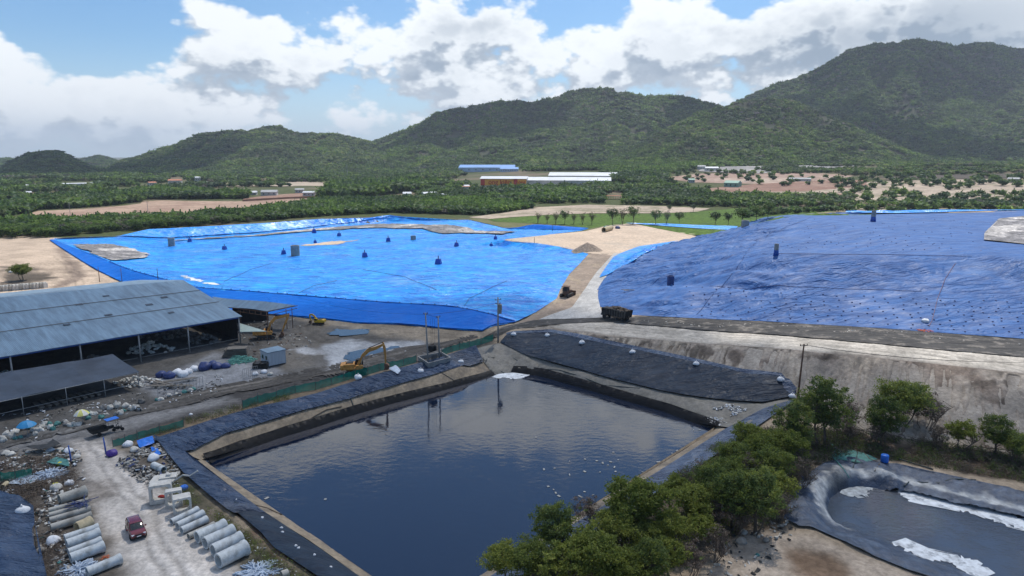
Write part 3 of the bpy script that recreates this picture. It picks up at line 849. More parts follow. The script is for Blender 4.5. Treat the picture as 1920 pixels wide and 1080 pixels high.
# scrub belt and foreground right
Z([(1340, 830), (1500, 800), (1620, 815), (1920, 850), (2300, 870), (2300, 980), (1920, 905), (1760, 880), (1600, 850), (1540, 860), (1460, 940), (1450, 1000), (1340, 1000), (1000, 1120), (900, 1120), (1200, 930)], (.085, .062, .045), 2, 3)
Z([(1240, 930), (1440, 880), (1460, 960), (1440, 1010), (1330, 1020), (1200, 1100), (1000, 1180)], (.10, .08, .06), 2, 3)
Z([(1400, 1000), (1500, 1000), (1600, 1040), (1760, 1090), (1760, 1250), (1250, 1250), (1330, 1060)], (.40, .33, .26), 1.5, 2)
Z([(1480, 1040), (1560, 1050), (1620, 1100), (1500, 1120)], (.22, .15, .10), 1.5, 2)
Z([(1130, 1005), (1200, 1000), (1230, 1015), (1150, 1070), (1100, 1080)], (.40, .37, .32), 1, 1.5)
# left foreground
Z([(-300, 850), (130, 850), (200, 860), (290, 850), (350, 900), (450, 985), (620, 1120), (900, 1300), (-300, 1300)], (.115, .098, .08), 2, 2)
Z([(290, 880), (350, 910), (450, 990), (620, 1110), (560, 1130), (470, 1060), (400, 960), (330, 940)], (.07, .075, .04), 1.5, 2)
Z([(470, 960), (520, 985), (560, 1020), (540, 1050), (480, 1000)], (.34, .22, .16), 1, 1)
Z([(140, 828), (190, 828), (240, 870), (290, 905), (330, 960), (400, 1030), (450, 1085), (560, 1200), (160, 1200), (240, 1075), (215, 1040), (200, 1000), (190, 960), (165, 905), (160, 860)], (.53, .485, .435), 1.6, 2.0)
Z([(160, 905), (200, 900), (215, 925), (180, 935)], (.24, .21, .18), 1.5, 2)


def make_ground():
    rs = [2.0]
    while rs[-1] < 12000:
        r = rs[-1]; rs.append(r + (3 if r < 40 else min(max(.0062 * r, .38), 900)))
    rs = np.array(rs)
    dense = np.linspace(-46, 46, 620); rest = np.linspace(46, 314, 60)[1:-1]
    th = np.radians(np.concatenate([dense, rest])); nt = len(th)
    R, T = np.meshgrid(rs, th, indexing='ij')
    X = R * np.sin(T); Y = R * np.cos(T)
    z = H(X, Y)
    c = np.zeros(X.shape + (3,))
    n1 = fbm(X / 60, Y / 60, 3, 4)[..., None]
    c[:] = np.array(C_GREEN); c = c + ss(n1, -.1, .5) * (np.array((.16, .13, .085)) - c)
    c = c + ss(-R, -400, -300)[..., None] * (np.array((.30, .24, .175)) - c)
    n2 = fbm(X / 3.0, Y / 3.0, 21, 4); n3 = fbm(X / 9, Y / 9, 33, 3)
    n4 = fbm(X / .9, Y / .9, 41, 2)
    for P, col, soft, nz in zones:
        x0, y0 = P.min(0) - 8; x1, y1 = P.max(0) + 8
        k = (X > x0) & (X < x1) & (Y > y0) & (Y < y1)
        d = sdist(X[k], Y[k], P) + nz * (n2[k] * .8 + n3[k] * .8)
        w = (1 - ss(d, -soft, soft))[:, None]
        c[k] = c[k] * (1 - w) + np.array(col) * w
    near = ss(-R, -420, -260)
    c = c * (1 + (.30 * n2 + .22 * n4 + .22 * n3)[..., None] * near[..., None])
    z += near * (.10 * n2 + .05 * n4 + .12 * n3)
    # tyre tracks: shallow parallel ruts
    for pts, hw in (([(620, 705), (480, 745), (300, 790), (120, 828), (-100, 870)], 1.1), ([(640, 698), (480, 733), (330, 770)], 1.0), ([(980, 608), (1150, 620), (1400, 640), (1650, 662), (1920, 690)], 1.0),
                    ([(1100, 612), (1400, 631), (1650, 655), (1920, 682)], 1.0), ([(150, 470), (110, 480), (135, 510), (160, 545)], 1.2), ([(560, 640), (640, 640), (760, 625), (900, 632)], 1.2), ([(330, 1090), (270, 960), (200, 880), (170, 830)], .8), ([(600, 640), (560, 610), (600, 600)], 1.0)):
        P = np.array(Gp(pts)); x0, y0 = P.min(0) - 5; x1, y1 = P.max(0) + 5
        k = (X > x0) & (X < x1) & (Y > y0) & (Y < y1)
        dd = sdist(X[k] + n3[k] * 1.2, Y[k] + n3[k] * 1.2, P, False)
        g = np.exp(-((dd - hw) / .35) ** 2) * (.5 + .5 * ss(n2[k], -.5, .4))
        z[k] -= .12 * g; c[k] = c[k] * (1 - .35 * g[:, None])
    # sink below the sheets that lie on it
    for P in SUNK + [WP, np.array(Wp(P2W, P2Z))]:
        x0, y0 = P.min(0); x1, y1 = P.max(0)
        k = (X > x0) & (X < x1) & (Y > y0) & (Y < y1)
        d = sdist(X[k], Y[k], P); z[k] -= 1.3 * ss(-d, .8, 3.0)
    nr = len(rs)
    V = np.column_stack([X.ravel(), Y.ravel(), z.ravel()])
    i = np.arange(nr - 1)[:, None] * nt + np.arange(nt)[None, :]; j = np.arange(nr - 1)[:, None] * nt + (np.arange(nt)[None, :] + 1) % nt
    F = np.stack([i, j, j + nt, i + nt], -1).reshape(-1, 4)[:, ::-1]
    # centre cap
    o = np_mesh('ground', V, F, M['ground'], True, np.clip(c.reshape(-1, 3), .01, 1))
    tag(o, kind='structure')
    return o


# outlines of the sheets
CELLP = np.array([W(*p)[:2] for p in RIM] + [W(*p)[:2] for p in [(1086, 433, 5.4)]] + [W(p[0], p[1], 7)[:2] for p in [(1030, 440), (942, 449), (985, 453), (1013, 457), (1060, 464), (1104, 476)]] +
                 [W(*p)[:2] for p in REDGE[1:]] + [W(*p)[:2] for p in FFOOT[::-1]])
MOUNDP = np.array([W(*p)[:2] for p in FOOT] + [W(2250, 402, 20)[:2]] + [W(*p)[:2] for p in [(1920, 402, 20), (1600, 403, 20), (1480, 403, 20), (1430, 408, 17), (1375, 432, 12.5), (1300, 447, 9), (1195, 475, 7), (1155, 500, 6)]])
WP = np.array(Wp(WATER, WZ))
POUT = np.array(Wp(LOUT, .2) + [W(950, 632, 1.8)[:2]] + [W(*p)[:2] for p in RT[1:]] + Wp(RBOUT, .4) + Wp(LBOUT[::-1], .1))
SUNK = [POUT, CELLP, MOUNDP, np.array(Wp(PLAT, 7)), WP, np.array(Wp(P2W, P2Z)), P2OUTW]
ground = make_ground()


def st_obj(o): return tag(o, kind='structure')


# ---- bright blue landfill cell
def z_cell(x, y):
    n = fbm(x / 6, y / 9, 51, 4) * .28 + ridged(x / 3.2 + .4 * fbm(x / 8, y / 8, 6), y / 7, 57, 3) * .26 - .2
    d = sdist(x, y, CELLP)
    inner = np.array([W(*p)[:2] for p in FCREST])
    return H(x, y) + .12 + n * ss(-d, 0, 4) + 0.25 * np.exp(-(sdist(x, y, inner, False) / 1.2) ** 2)


cell = region('blue_landfill_tarp', CELLP, 1.15, z_cell, M['blue'], jag=.5, seed=3)
tag(cell, 'vast bright blue tarpaulin over the rubbish cell left of the concrete road', 'tarpaulin')
# smoother facing sheets: front face and back walls
FACEP = np.array([W(*p)[:2] for p in FCREST] + [W(*p)[:2] for p in FFOOT[::-1]])
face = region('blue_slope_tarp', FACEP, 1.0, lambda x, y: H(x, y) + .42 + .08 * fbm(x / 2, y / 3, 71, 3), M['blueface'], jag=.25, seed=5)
tag(face, 'smooth shade-darkened blue tarpaulin facing the yard along the front bank of the cell', 'tarpaulin')


CE = [W(*p)[:2] for p in FCREST[1:]]
o = region('blue_edge_tarp', np.array(CE + [c * (1 + 1.1 / np.hypot(*c)) for c in CE[::-1]]), .7, lambda x, y: H(x, y) + .62, M['bluewall'], jag=.25, seed=55)
tag(o, 'narrow pale blue folded tarpaulin edge along the front crest of the cell', 'tarpaulin')


def band(l1, l2): return np.array([W(*p)[:2] for p in l1] + [W(*p)[:2] for p in l2[::-1]])


wall = region('blue_bank_tarp', band([(98, 449, 4), (280, 431, 4), (400, 425, 4), (480, 420, 4), (600, 410.5, 4), (732, 403.5, 4)],
                                     [(135, 458, -.6), (319, 448, -.8), (480, 438, -.8), (607, 425, -.8), (728, 416.5, -.8)]), 1.1,
              lambda x, y: H(x, y) + .35 + .45 * ridged(x / 4.5, y / 60, 77, 2) * 1.0, M['bluewall'], jag=.2, seed=6)
tag(wall, 'pale shiny blue tarpaulin up the far left inner bank of the cell', 'tarpaulin')
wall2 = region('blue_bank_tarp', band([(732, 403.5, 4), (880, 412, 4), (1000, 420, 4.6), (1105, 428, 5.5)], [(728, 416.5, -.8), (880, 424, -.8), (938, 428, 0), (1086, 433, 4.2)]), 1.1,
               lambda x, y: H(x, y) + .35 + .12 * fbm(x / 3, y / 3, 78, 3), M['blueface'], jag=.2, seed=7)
tag(wall2, 'deep blue tarpaulin along the far right inner bank below the tree row', 'tarpaulin')


def garbage_col(x, y):
    n = fbm(x / 1.6, y / 1.6, 88, 4); m = fbm(x / 9, y / 9, 89, 3)
    c = np.ones((len(x), 3)) * np.array((.20, .19, .19)); c += (ss(m, -.1, .4)[:, None]) * (np.array((.48, .45, .42)) - c)
    return np.clip(c * (1 + .7 * n[:, None]), .02, .9)


M['garb'] = pm('bare_rubbish', (1, 1, 1), .95, .4, .8, .9, 2.0, attr=True, world=True, fine=2.0, bdist=.4)
for k, (pts, zz, lab) in enumerate([
        ([(137, 459), (200, 457), (250, 466), (283, 477), (270, 484), (210, 489), (165, 474)], .45, 'patch of bare grey rubbish left open in the near left corner of the cell'),
        ([(320, 450), (480, 440), (607, 427), (720, 419), (800, 421), (875, 426), (970, 434), (940, 439), (880, 437), (800, 432), (700, 427), (610, 431), (480, 442.5), (320, 451.5)], .45, 'long band of bare rubbish at the foot of the far blue bank')]):
    P = np.array([G(a, b, zz)[:2] for a, b in pts])
    o = region('bare_rubbish', P, 1.1, lambda x, y: z_cell(x, y) + .42 + .45 * np.abs(fbm(x / 2, y / 2, 90, 3)), M['garb'], garbage_col, jag=.4, seed=20 + k, cut=(3.0, 7.0, .3))
    tag(o, lab, 'rubbish', kind='stuff')
P = np.array([G(a, b, .4)[:2] for a, b in [(560, 460), (600, 452), (660, 450), (690, 442), (668, 452), (640, 458)]])
o = region('silt_spill', P, 1.2, lambda x, y: z_cell(x, y) + .12, M['sand'], jag=.4, seed=31, cut=(7, 9, 1.5)); tag(o, 'streak of pale silt washed over the middle of the blue tarpaulin', 'silt', kind='stuff')
P = np.array([G(a, b, .4)[:2] for a, b in [(330, 512), (350, 516), (420, 534), (400, 533), (350, 524)]])
o = region('silt_spill', P, 1.0, lambda x, y: z_cell(x, y) + .10, M['foam'], jag=.4, seed=32, cut=(4, 5, 1)); tag(o, 'whitish chalky stain on the blue tarpaulin above its front bank', 'silt', kind='stuff')

# ---- sand platform, roads
o = region('sand_platform', Wp(PLAT, 7), 1.3, lambda x, y: H(x, y) + .10 + .05 * fbm(x / 4, y / 4, 91), M['sand'], jag=.6, seed=8); st_obj(o)
o.name = 'sand_platform'
VERGE = [(1104, 476, 6.9), (1085, 500, 6.4), (1060, 522, 6), (1051, 545, 5.3), (1044, 562, 4.6), (1002, 590, 3.4), (972, 604, 2.4), (985, 612, 2.4), (1135, 600, 4.6), (1120, 570, 4.8), (1119, 545, 4.9), (1130, 525, 5.6), (1156, 500, 6.3), (1196, 474, 7)]
o = region('dirt_verge', np.array([W(*p)[:2] for p in VERGE]), .8, lambda x, y: H(x, y) + .07 + .10 * fbm(x / 1.6, y / 1.6, 92, 3), pm('verge_dirt', (.29, .225, .17), .95, .2, .25, .7, 1.2, world=True, fine=1.6, tint=((.20, .16, .125), .2, .5, .68, .7), bdist=.2), jag=.5, seed=9); st_obj(o)
CROAD = [(1152, 476, 7), (1120, 510, 6), (1094, 548, 5), (1072, 578, 4.2), (1010, 600, 3), (1132, 596, 4.6), (1122, 570, 4.7), (1120, 545, 4.8), (1136, 520, 5.8), (1160, 496, 6.4), (1190, 473, 7)]
o = region('concrete_road', np.array([W(*p)[:2] for p in CROAD]), .8, lambda x, y: H(x, y) + .24, M['concrete_road'], jag=.15, seed=10); st_obj(o)
HROAD = [(905, 632, 1), (945, 612, 2), (1000, 600, 3), (1060, 594, 4), (1130, 590, 4.8), (1195, 594, 5.2), (1400, 605, 6.5), (1600, 614, 7.5), (1730, 624, 7.8), (1920, 639, 8), (2250, 667, 8),
         (2250, 697, 8.6), (1920, 671, 8.6), (1700, 652, 8.6), (1560, 637, 8), (1400, 622, 7), (1200, 608, 5.2), (1100, 602, 4.3), (1000, 612, 2.8), (950, 625, 1.5)]


def z_haul(x, y): return H(x, y) + .16 + .10 * fbm(x / 2.5, y / 1.2, 93, 3)


o = region('haul_road', np.array([W(*p)[:2] for p in HROAD]), .8, z_haul, M['haul'], jag=.6, seed=11); st_obj(o)

SL = [(1030, 620), (1100, 627), (1200, 637), (1350, 649), (1500, 659), (1650, 674), (1920, 704), (2250, 734), (2250, 872), (1920, 848), (1800, 836), (1700, 824), (1560, 796), (1496, 752), (1464, 712), (1400, 704), (1300, 682), (1190, 659), (1100, 642), (1035, 628)]
SLP = np.array(Gp(SL))
a_ = yaw_ = math.atan2(*(np.array(G(1700, 700)[:2]) - np.array(G(1400, 668)[:2]))[::-1])


def slope_uv(x, y): return x * math.cos(a_) + y * math.sin(a_), -x * math.sin(a_) + y * math.cos(a_)


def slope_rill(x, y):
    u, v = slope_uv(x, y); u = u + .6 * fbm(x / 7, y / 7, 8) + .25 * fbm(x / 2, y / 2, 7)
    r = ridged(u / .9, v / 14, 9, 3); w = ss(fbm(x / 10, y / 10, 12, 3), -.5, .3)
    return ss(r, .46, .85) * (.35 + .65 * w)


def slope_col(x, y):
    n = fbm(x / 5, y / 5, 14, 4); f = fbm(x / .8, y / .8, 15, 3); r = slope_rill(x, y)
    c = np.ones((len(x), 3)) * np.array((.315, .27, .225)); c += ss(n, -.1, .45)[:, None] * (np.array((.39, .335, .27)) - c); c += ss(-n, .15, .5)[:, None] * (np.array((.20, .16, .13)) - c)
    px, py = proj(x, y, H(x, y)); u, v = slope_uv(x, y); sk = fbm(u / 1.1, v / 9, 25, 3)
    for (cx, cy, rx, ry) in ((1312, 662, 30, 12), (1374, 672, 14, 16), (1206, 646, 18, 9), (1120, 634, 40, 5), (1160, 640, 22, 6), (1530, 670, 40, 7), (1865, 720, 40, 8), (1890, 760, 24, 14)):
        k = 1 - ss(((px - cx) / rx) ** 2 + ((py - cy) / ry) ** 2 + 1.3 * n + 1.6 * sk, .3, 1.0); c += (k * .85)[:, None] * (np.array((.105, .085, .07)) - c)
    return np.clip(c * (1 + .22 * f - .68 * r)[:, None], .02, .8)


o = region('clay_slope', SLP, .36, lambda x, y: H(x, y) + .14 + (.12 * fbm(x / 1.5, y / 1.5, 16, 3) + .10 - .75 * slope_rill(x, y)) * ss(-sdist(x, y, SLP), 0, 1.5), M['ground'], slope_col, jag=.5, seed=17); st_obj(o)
MR = np.array(Gp([(-40, 862), (0, 842), (120, 815), (240, 782), (330, 765), (430, 740), (560, 715), (650, 700), (760, 672), (900, 632), (885, 628), (740, 655), (640, 680), (540, 700), (420, 722), (300, 748), (260, 770), (130, 800), (0, 826), (-40, 838)]))
ra_ = math.atan2(*(np.array(G(560, 708)[:2]) - np.array(G(300, 765)[:2]))[::-1])


def mud_t(x, y):
    u = x * math.cos(ra_) + y * math.sin(ra_); v = -x * math.sin(ra_) + y * math.cos(ra_) + .9 * fbm(x / 14, y / 14, 18, 2)
    return ridged(v / .75, u / 22, 19, 3), fbm(v / 1.6, u / 16, 22, 3)


def mud_col(x, y):
    t, n = mud_t(x, y); c = np.ones((len(x), 3)) * np.array((.085, .078, .070)); px, py = proj(x, y, 0)
    c += (ss(n, -.2, .35) * ss(-px, -330, -200))[:, None] * (np.array((.22, .215, .205)) - c); c += ss(n, .2, .6)[:, None] * .6 * (np.array((.21, .19, .165)) - c)
    return np.clip(c * (1.15 - .6 * ss(t, .5, .95))[:, None] * (1 + .2 * fbm(x, y, 23, 3))[:, None], .02, .5)


o = region('muddy_road', MR, .45, lambda x, y: H(x, y) + .16 + .05 * fbm(x, y, 24, 2) - .14 * ss(mud_t(x, y)[0], .5, .95), M['ground'], mud_col, jag=.9, seed=18, cut=(1.8, 4, .1)); st_obj(o)

# ---- purple-blue mound
def z_mound(x, y):
    d = -sdist(x, y, MOUNDP)
    top = ss(H(x, y), 16.5, 19.5)
    px, py = proj(x, y, H(x, y))
    rip = ridged((x * .45 + y * .89) / 4.6 + .8 * fbm(x / 14, y / 14, 61), (x * .95 - y * .35) / 26, 62, 3)
    leftw = ss(-px, -1560, -1360)
    steep = np.exp(-((py - 505) / 32.0) ** 2)
    n = 3.0 * leftw * (rip - .5) + .5 * steep * fbm(x / 4.5, y / 6, 63, 4) * (1 - leftw) + 1.9 * steep * (1 - leftw) * (ridged(x / 9 + .5 * fbm(x / 6, y / 6, 69), y / 16, 65, 3) - .6) + .13 * fbm(x / 2.2, y / 3, 64, 3)
    return H(x, y) + .14 + n * ss(d, 0, 3) * (1 - .8 * top)


mound = region('purple_blue_mound_tarp', MOUNDP, .85, z_mound, M['purple'], jag=.35, seed=12)
tag(mound, 'dull purple-blue tarpaulin covering the big rubbish mound on the right', 'tarpaulin')
STRIP = [(1124, 524, 5.4), (1150, 486, 6.4), (1168, 476, 6.8), (1198, 463, 7.2), (1240, 456, 7.4), (1278, 449, 7.8), (1238, 467, 7.6), (1200, 488, 7.2), (1160, 506, 6.6), (1140, 518, 6)]
o = region('bright_blue_strip', np.array([W(p[0], p[1], p[2])[:2] for p in STRIP]), .8, lambda x, y: z_mound(x, y) + .32, M['blue'], jag=.3, seed=13)
tag(o, 'narrow bright blue tarpaulin strip between the sand platform and the purple-blue mound', 'tarpaulin')
o = region('bright_blue_strip', Wp([(1174, 419.5), (1235, 420), (1307, 423), (1383, 425), (1378, 432), (1307, 429.5), (1235, 424)], 7), 1.0, lambda x, y: H(x, y) + .35 + .3 * fbm(x / 5, y / 5, 66), M['bluewall'], jag=.3, seed=14)
tag(o, 'thin bright blue tarpaulin strip along the far edge of the sand platform', 'tarpaulin')
BIL = [(1584, 403, 20), (1590, 393, 22), (1750, 392, 22.3), (1920, 393, 22.3), (2200, 394, 22.3), (2200, 403, 20), (1920, 403.5, 20), (1750, 404, 20)]
o = region('billowed_tarp', np.array([W(*p)[:2] for p in BIL]), .9, lambda x, y: H(x, y) + .5 + .9 * ridged(x / 16, y / 20, 67, 2) * ss(-sdist(x, y, np.array([W(*p)[:2] for p in BIL])), 0, 4), M['bluewall'], jag=.3, seed=15)
tag(o, 'billowing sky-blue and white tarpaulin along the back edge of the mound top', 'tarpaulin')
P = np.array([G(a, b, 0)[:2] for a, b in [(1842, 452), (1858, 430), (1874, 412), (1925, 407), (2100, 408), (2100, 475), (1925, 460)]])
o = region('rubble_patch', P, .8, lambda x, y: H(x, y) + .5 + .35 * fbm(x / 1.8, y / 1.8, 90, 3), M['garb'], lambda x, y: garbage_col(x, y) * 1.1 + .02, jag=1.2, seed=16)
tag(o, 'patch of grey rubble and rubbish on the mound top at the right edge', 'rubbish', kind='stuff')

# ---- pond 1: liners and banks (all one earth bank set, several sheets)
def sheet(name, poly, step, mat, dz, amp, sc, seed, lab, cat='pond liner', kind=None, an=(1, 1), jag=.25, rid=0.0):
    P = np.array(poly)
    def zf(x, y):
        n = amp * fbm(x / sc * an[0], y / sc * an[1], seed, 4)
        if rid: n = n + rid * (ridged(x / sc / 1.2 * an[0], y / sc / 1.2 * an[1], seed + 2, 2) - .5)
        return H(x, y) + dz + n * ss(-sdist(x, y, P), 0, .8)
    o = region(name, P, step, zf, mat, jag=jag, seed=seed)
    tag(o, lab, cat, kind=kind); return o


def wz(l, z): return [W(p[0], p[1], z)[:2] for p in l]


def gz(l): return [G(a, b, .3)[:2] for a, b in l]


def wz3(l): return [W(*p)[:2] for p in l]


WLEFT = WATER[0:9]
sheet('silt_bank', wz([(378, 872)] + WLEFT[0:] + [(930, 701)], WZ) + wz([(912, 677)], -1.2) + gz(TANTOP[::-1][1:]), .5, M['tan'], .16, .10, 2.2, 101, 'tan silt-stained lower bank along the left shore of the big pond', 'pond bank')
sheet('pond_liner', gz([(a, b + 1.5) for a, b in TANTOP]) + wz(LOUT[::-1], .2), .45, M['liner'], .50, .34, 2.0, 102, 'crumpled dark blue-grey liner sheet along the green fence side of the big pond', rid=.75)
sheet('silt_bank', wz([(385, 868), (480, 935), (540, 976), (600, 1015), (690, 1081), (790, 1150)], WZ) + wz([(776, 1153), (676, 1083), (586, 1018), (520, 980), (462, 938), (366, 866)], -1.7), .5, M['tan'], .2, .1, 2, 103, 'narrow silt-stained kerb along the near left shore of the big pond', 'pond bank')
sheet('pond_liner', wz([(366, 864), (462, 936), (500, 963), (440, 985), (350, 908), (318, 868), (288, 832), (345, 848)], -.9), .45, M['liner'], .5, .3, 2.0, 104, 'blue-grey liner sheet draped over the near left corner of the big pond', rid=.8)
sheet('pond_liner', wz([(452, 930), (520, 978), (586, 1018), (676, 1083), (776, 1153), (700, 1170), (600, 1100), (520, 1052), (478, 1000), (432, 968)], -.8), .5, M['liner_dark'], .42, .12, 3, 105, 'flat black liner sheet weighted with white stones beside the near left shore', rid=.12)
sheet('silt_bank', wz([(1345, 804), (1200, 895), (1080, 969), (960, 1043), (880, 1093), (790, 1149)], WZ) + wz([(800, 1165), (890, 1105), (970, 1055), (1090, 980), (1212, 905), (1300, 849), (1362, 806)], -1.9), .5, M['tan'], .25, .1, 2, 106, 'narrow silt-stained kerb along the near right shore of the big pond', 'pond bank')
sheet('pond_liner', wz([(1362, 806), (1300, 849), (1212, 905), (1090, 980), (970, 1055), (890, 1105)], -1.9) + wz(RBOUT[::-1][1:], .4), .5, M['liner_pale'], .4, .3, 2.0, 107, 'grey-blue wrinkled liner sheet running under the trees on the near right shore', rid=.6)
sheet('silt_bank', wz([(985, 703), (1010, 704), (1075, 723), (1150, 745), (1250, 773), (1310, 795), (1348, 807)], WZ) + wz([(1400, 796), (1492, 756)], .2) + wz3(RB[::-1]), .45, M['grey_silt'], .18, .25, 2.5, 108, 'grey rippled old liner between the black sheet and the far right shore', 'pond bank', rid=.3)
sheet('pond_liner', wz3(RT) + wz3(RB[::-1]), .45, M['liner_dark'], .55, .10, 4, 109, 'tall taut black liner sheet weighted with white bags on the far right bank', an=(.3, 1.5), rid=.28)
sheet('liner_edge', wz3(RT) + [W(a, b - 3.5, c + .1)[:2] for a, b, c in RT[::-1]][1:], .4, M['liner_pale'], .5, .06, 3, 111, 'pale folded-over top edge of the tall black sheet', rid=.1)
sheet('silt_bank', wz([(925, 703), (960, 698), (1000, 702)], WZ) + [W(1010, 690, -2)[:2], W(985, 668, -.6)[:2], W(938, 645, .6)[:2], W(905, 650, .4)[:2], W(890, 655, .2)[:2], W(905, 678, -1.2)[:2]], .4, M['grey_silt'], .35, .3, 2.2, 110, 'grey stained liner hump at the far corner of the big pond', 'pond bank', rid=.25)
# black wet fringe just above the water
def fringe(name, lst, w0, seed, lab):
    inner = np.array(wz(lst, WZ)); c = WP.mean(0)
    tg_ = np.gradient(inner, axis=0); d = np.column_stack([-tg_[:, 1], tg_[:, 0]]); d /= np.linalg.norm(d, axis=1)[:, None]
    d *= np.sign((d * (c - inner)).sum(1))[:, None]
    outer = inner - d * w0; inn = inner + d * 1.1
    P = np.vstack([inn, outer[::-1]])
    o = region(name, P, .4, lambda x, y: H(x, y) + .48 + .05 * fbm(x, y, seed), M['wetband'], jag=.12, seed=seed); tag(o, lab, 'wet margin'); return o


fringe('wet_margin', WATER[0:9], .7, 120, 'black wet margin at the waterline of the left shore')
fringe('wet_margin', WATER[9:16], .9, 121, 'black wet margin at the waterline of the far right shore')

wv = np.array([(p[0], p[1]) for p in WP]); cc = wv.mean(0); wv2 = wv + (wv - cc) / np.linalg.norm(wv - cc, axis=1)[:, None] * 1.6
o = region('pond_water', wv2, 3.0, lambda x, y: x * 0 + WZ, M['water'], seed=40); st_obj(o)
FO = [(920, 694), (950, 686), (975, 684), (998, 692), (990, 700), (960, 702), (935, 703)]
o = region('foam_raft', np.array(Wp([(918, 706), (940, 696), (985, 694), (1006, 699), (992, 708), (962, 711), (935, 710)], WZ)), .4, lambda x, y: x * 0 + WZ + .03 + .01 * fbm(x, y, 5), M['foam'], jag=.3, seed=41, cut=(2.2, 1.6, 0))
tag(o, 'raft of white foam floating in the far corner of the big pond', 'foam', kind='stuff')

# ---- pond 2
P2WW = np.array(Wp(P2W, P2Z)); c2 = P2WW.mean(0)
d2 = (P2WW - c2); P2BIG = P2WW + d2 / np.linalg.norm(d2, axis=1)[:, None] * 1.0
o = region('foam_pond_water', P2BIG, 1.5, lambda x, y: x * 0 + P2Z, M['water2'], seed=42); st_obj(o); o.name = 'pond_water.001'
inner_hole = P2WW - d2 / np.linalg.norm(d2, axis=1)[:, None] * 1.8


def ring_region(name, outer, hole, step, zf, mat, seed, colfun=None):
    o = region(name, outer, step, zf, mat, seed=seed, jag=.2, colfun=colfun)
    me = o.data; n = len(me.vertices); co = np.zeros(n * 3, np.float32); me.vertices.foreach_get('co', co); co = co.reshape(-1, 3)
    import bmesh
    bm = bmesh.new(); bm.from_mesh(me); ins = in_poly(co[:, 0], co[:, 1], hole)
    bm.verts.ensure_lookup_table()
    bmesh.ops.delete(bm, geom=[bm.verts[i] for i in np.nonzero(ins)[0]], context='VERTS'); bm.to_mesh(me); bm.free()
    return o


def p2col(x, y):
    d = sdist(x, y, P2WW)
    n = fbm(x / 1.2, y / 1.2, 131, 4); st = fbm(x / .5, y / .5, 132, 2)
    w = (1 - ss(d + n * 1.3 + .7 * st, .7, 2.0)) * ss(d, -.3, .15) * (.55 + .45 * ss(fbm(x / .35, y / 1.6, 135, 3), -.3, .3))
    px, py = proj(x, y, 0)
    w = w * ss(-py, -985, -955)
    c = np.array((.040, .062, .105)) * (1 + .35 * n[:, None])
    c = c + ss(n, .05, .5)[:, None] * .5 * (np.array((.12, .16, .22)) - c)
    blk = np.exp(-(((px - 1572) / 26) ** 2 + ((py - 898) / 18) ** 2))[:, None]
    c = c + w[:, None] * (np.array((.52, .53, .52)) * (1 + .3 * st[:, None]) - c)
    return np.clip(c * (1 - .75 * blk), .01, .9)


M['p2liner'] = pm('foam_pond_liner', (1, 1, 1), .42, .2, 1.2, .9, 1.4, attr=True, world=True, bdist=.3, spec=.5)
o = ring_region('pond_liner', P2OUTW, inner_hole, .38, lambda x, y: H(x, y) + .22 + .45 * (ridged(x / 1.5, y / 1.5, 133, 3) - .5) + .1 * fbm(x, y, 134), M['p2liner'], 43, p2col)
tag(o, 'blue-grey liner with white foam scum around the small pond at the lower right', 'pond liner')
for k, (pts, lab, jg) in enumerate([
        ([(1655, 915), (1700, 914), (1760, 927), (1800, 939), (1860, 955), (1925, 968), (2080, 1020), (2080, 1050), (1980, 1020), (1905, 990), (1860, 985), (1840, 968), (1770, 955), (1720, 945), (1690, 938)], 'long white foam raft along the far side of the small pond', .3),
        ([(1668, 1018), (1700, 1010), (1735, 1025), (1770, 1040), (1820, 1042), (1865, 1075), (1830, 1088), (1745, 1052), (1690, 1032)], 'white foam raft along the near side of the small pond', .3),
        ([(1580, 916), (1600, 908), (1650, 912), (1640, 930), (1600, 936), (1575, 925)], 'thin whitish foam film in the left corner of the small pond', .3)]):
    o = region('foam_raft', np.array(Wp(pts, P2Z)), .35, lambda x, y: x * 0 + P2Z + .05 + .03 * fbm(x, y, 5), M['foam'] if k < 2 else M['film'] if 'film' in M else pm('foam_film', (.33, .36, .38), .5, .4, 1.5, .3, 3, world=True), jag=jg, seed=45 + k, cut=(4.0, 2.2, .5))
    tag(o, lab, 'foam', kind='stuff')
o = region('puddle', np.array(Gp([(604, 626), (625, 617), (665, 614), (697, 618), (690, 626), (650, 631), (612, 632)])), .8, lambda x, y: x * 0 + .28, M['puddle'], jag=.3, seed=50, cut=(3, 5, .2)); st_obj(o)
o = region('puddle', np.array(Gp([(650, 662), (700, 652), (760, 648), (790, 652), (720, 661), (680, 676), (655, 690), (640, 684)])), .8, lambda x, y: x * 0 + .10, M['puddle'], jag=.3, seed=51, cut=(5, 4, .2)); st_obj(o)
# dark tarp at the lower left corner
P = np.array(Gp([(-60, 900), (0, 930), (35, 935), (62, 955), (66, 985), (55, 1010), (75, 1050), (92, 1110), (60, 1200), (-60, 1200)]))
o = region('ground_sheet', P, .4, lambda x, y: H(x, y) + .5 + .9 * ss(-sdist(x, y, P), 0, 5) + .35 * (ridged(x / 3, y / 3, 140, 3) - .5), M['liner'], jag=.25, seed=52)
tag(o, 'large dark blue-grey sheet heaped in the lower left corner', 'tarpaulin')


# ------------------------------------------------------------------ hills
def prof(pts, x):
    xs = [p[0] for p in pts]; ys = [p[1] for p in pts]; return np.interp(x, xs, ys)


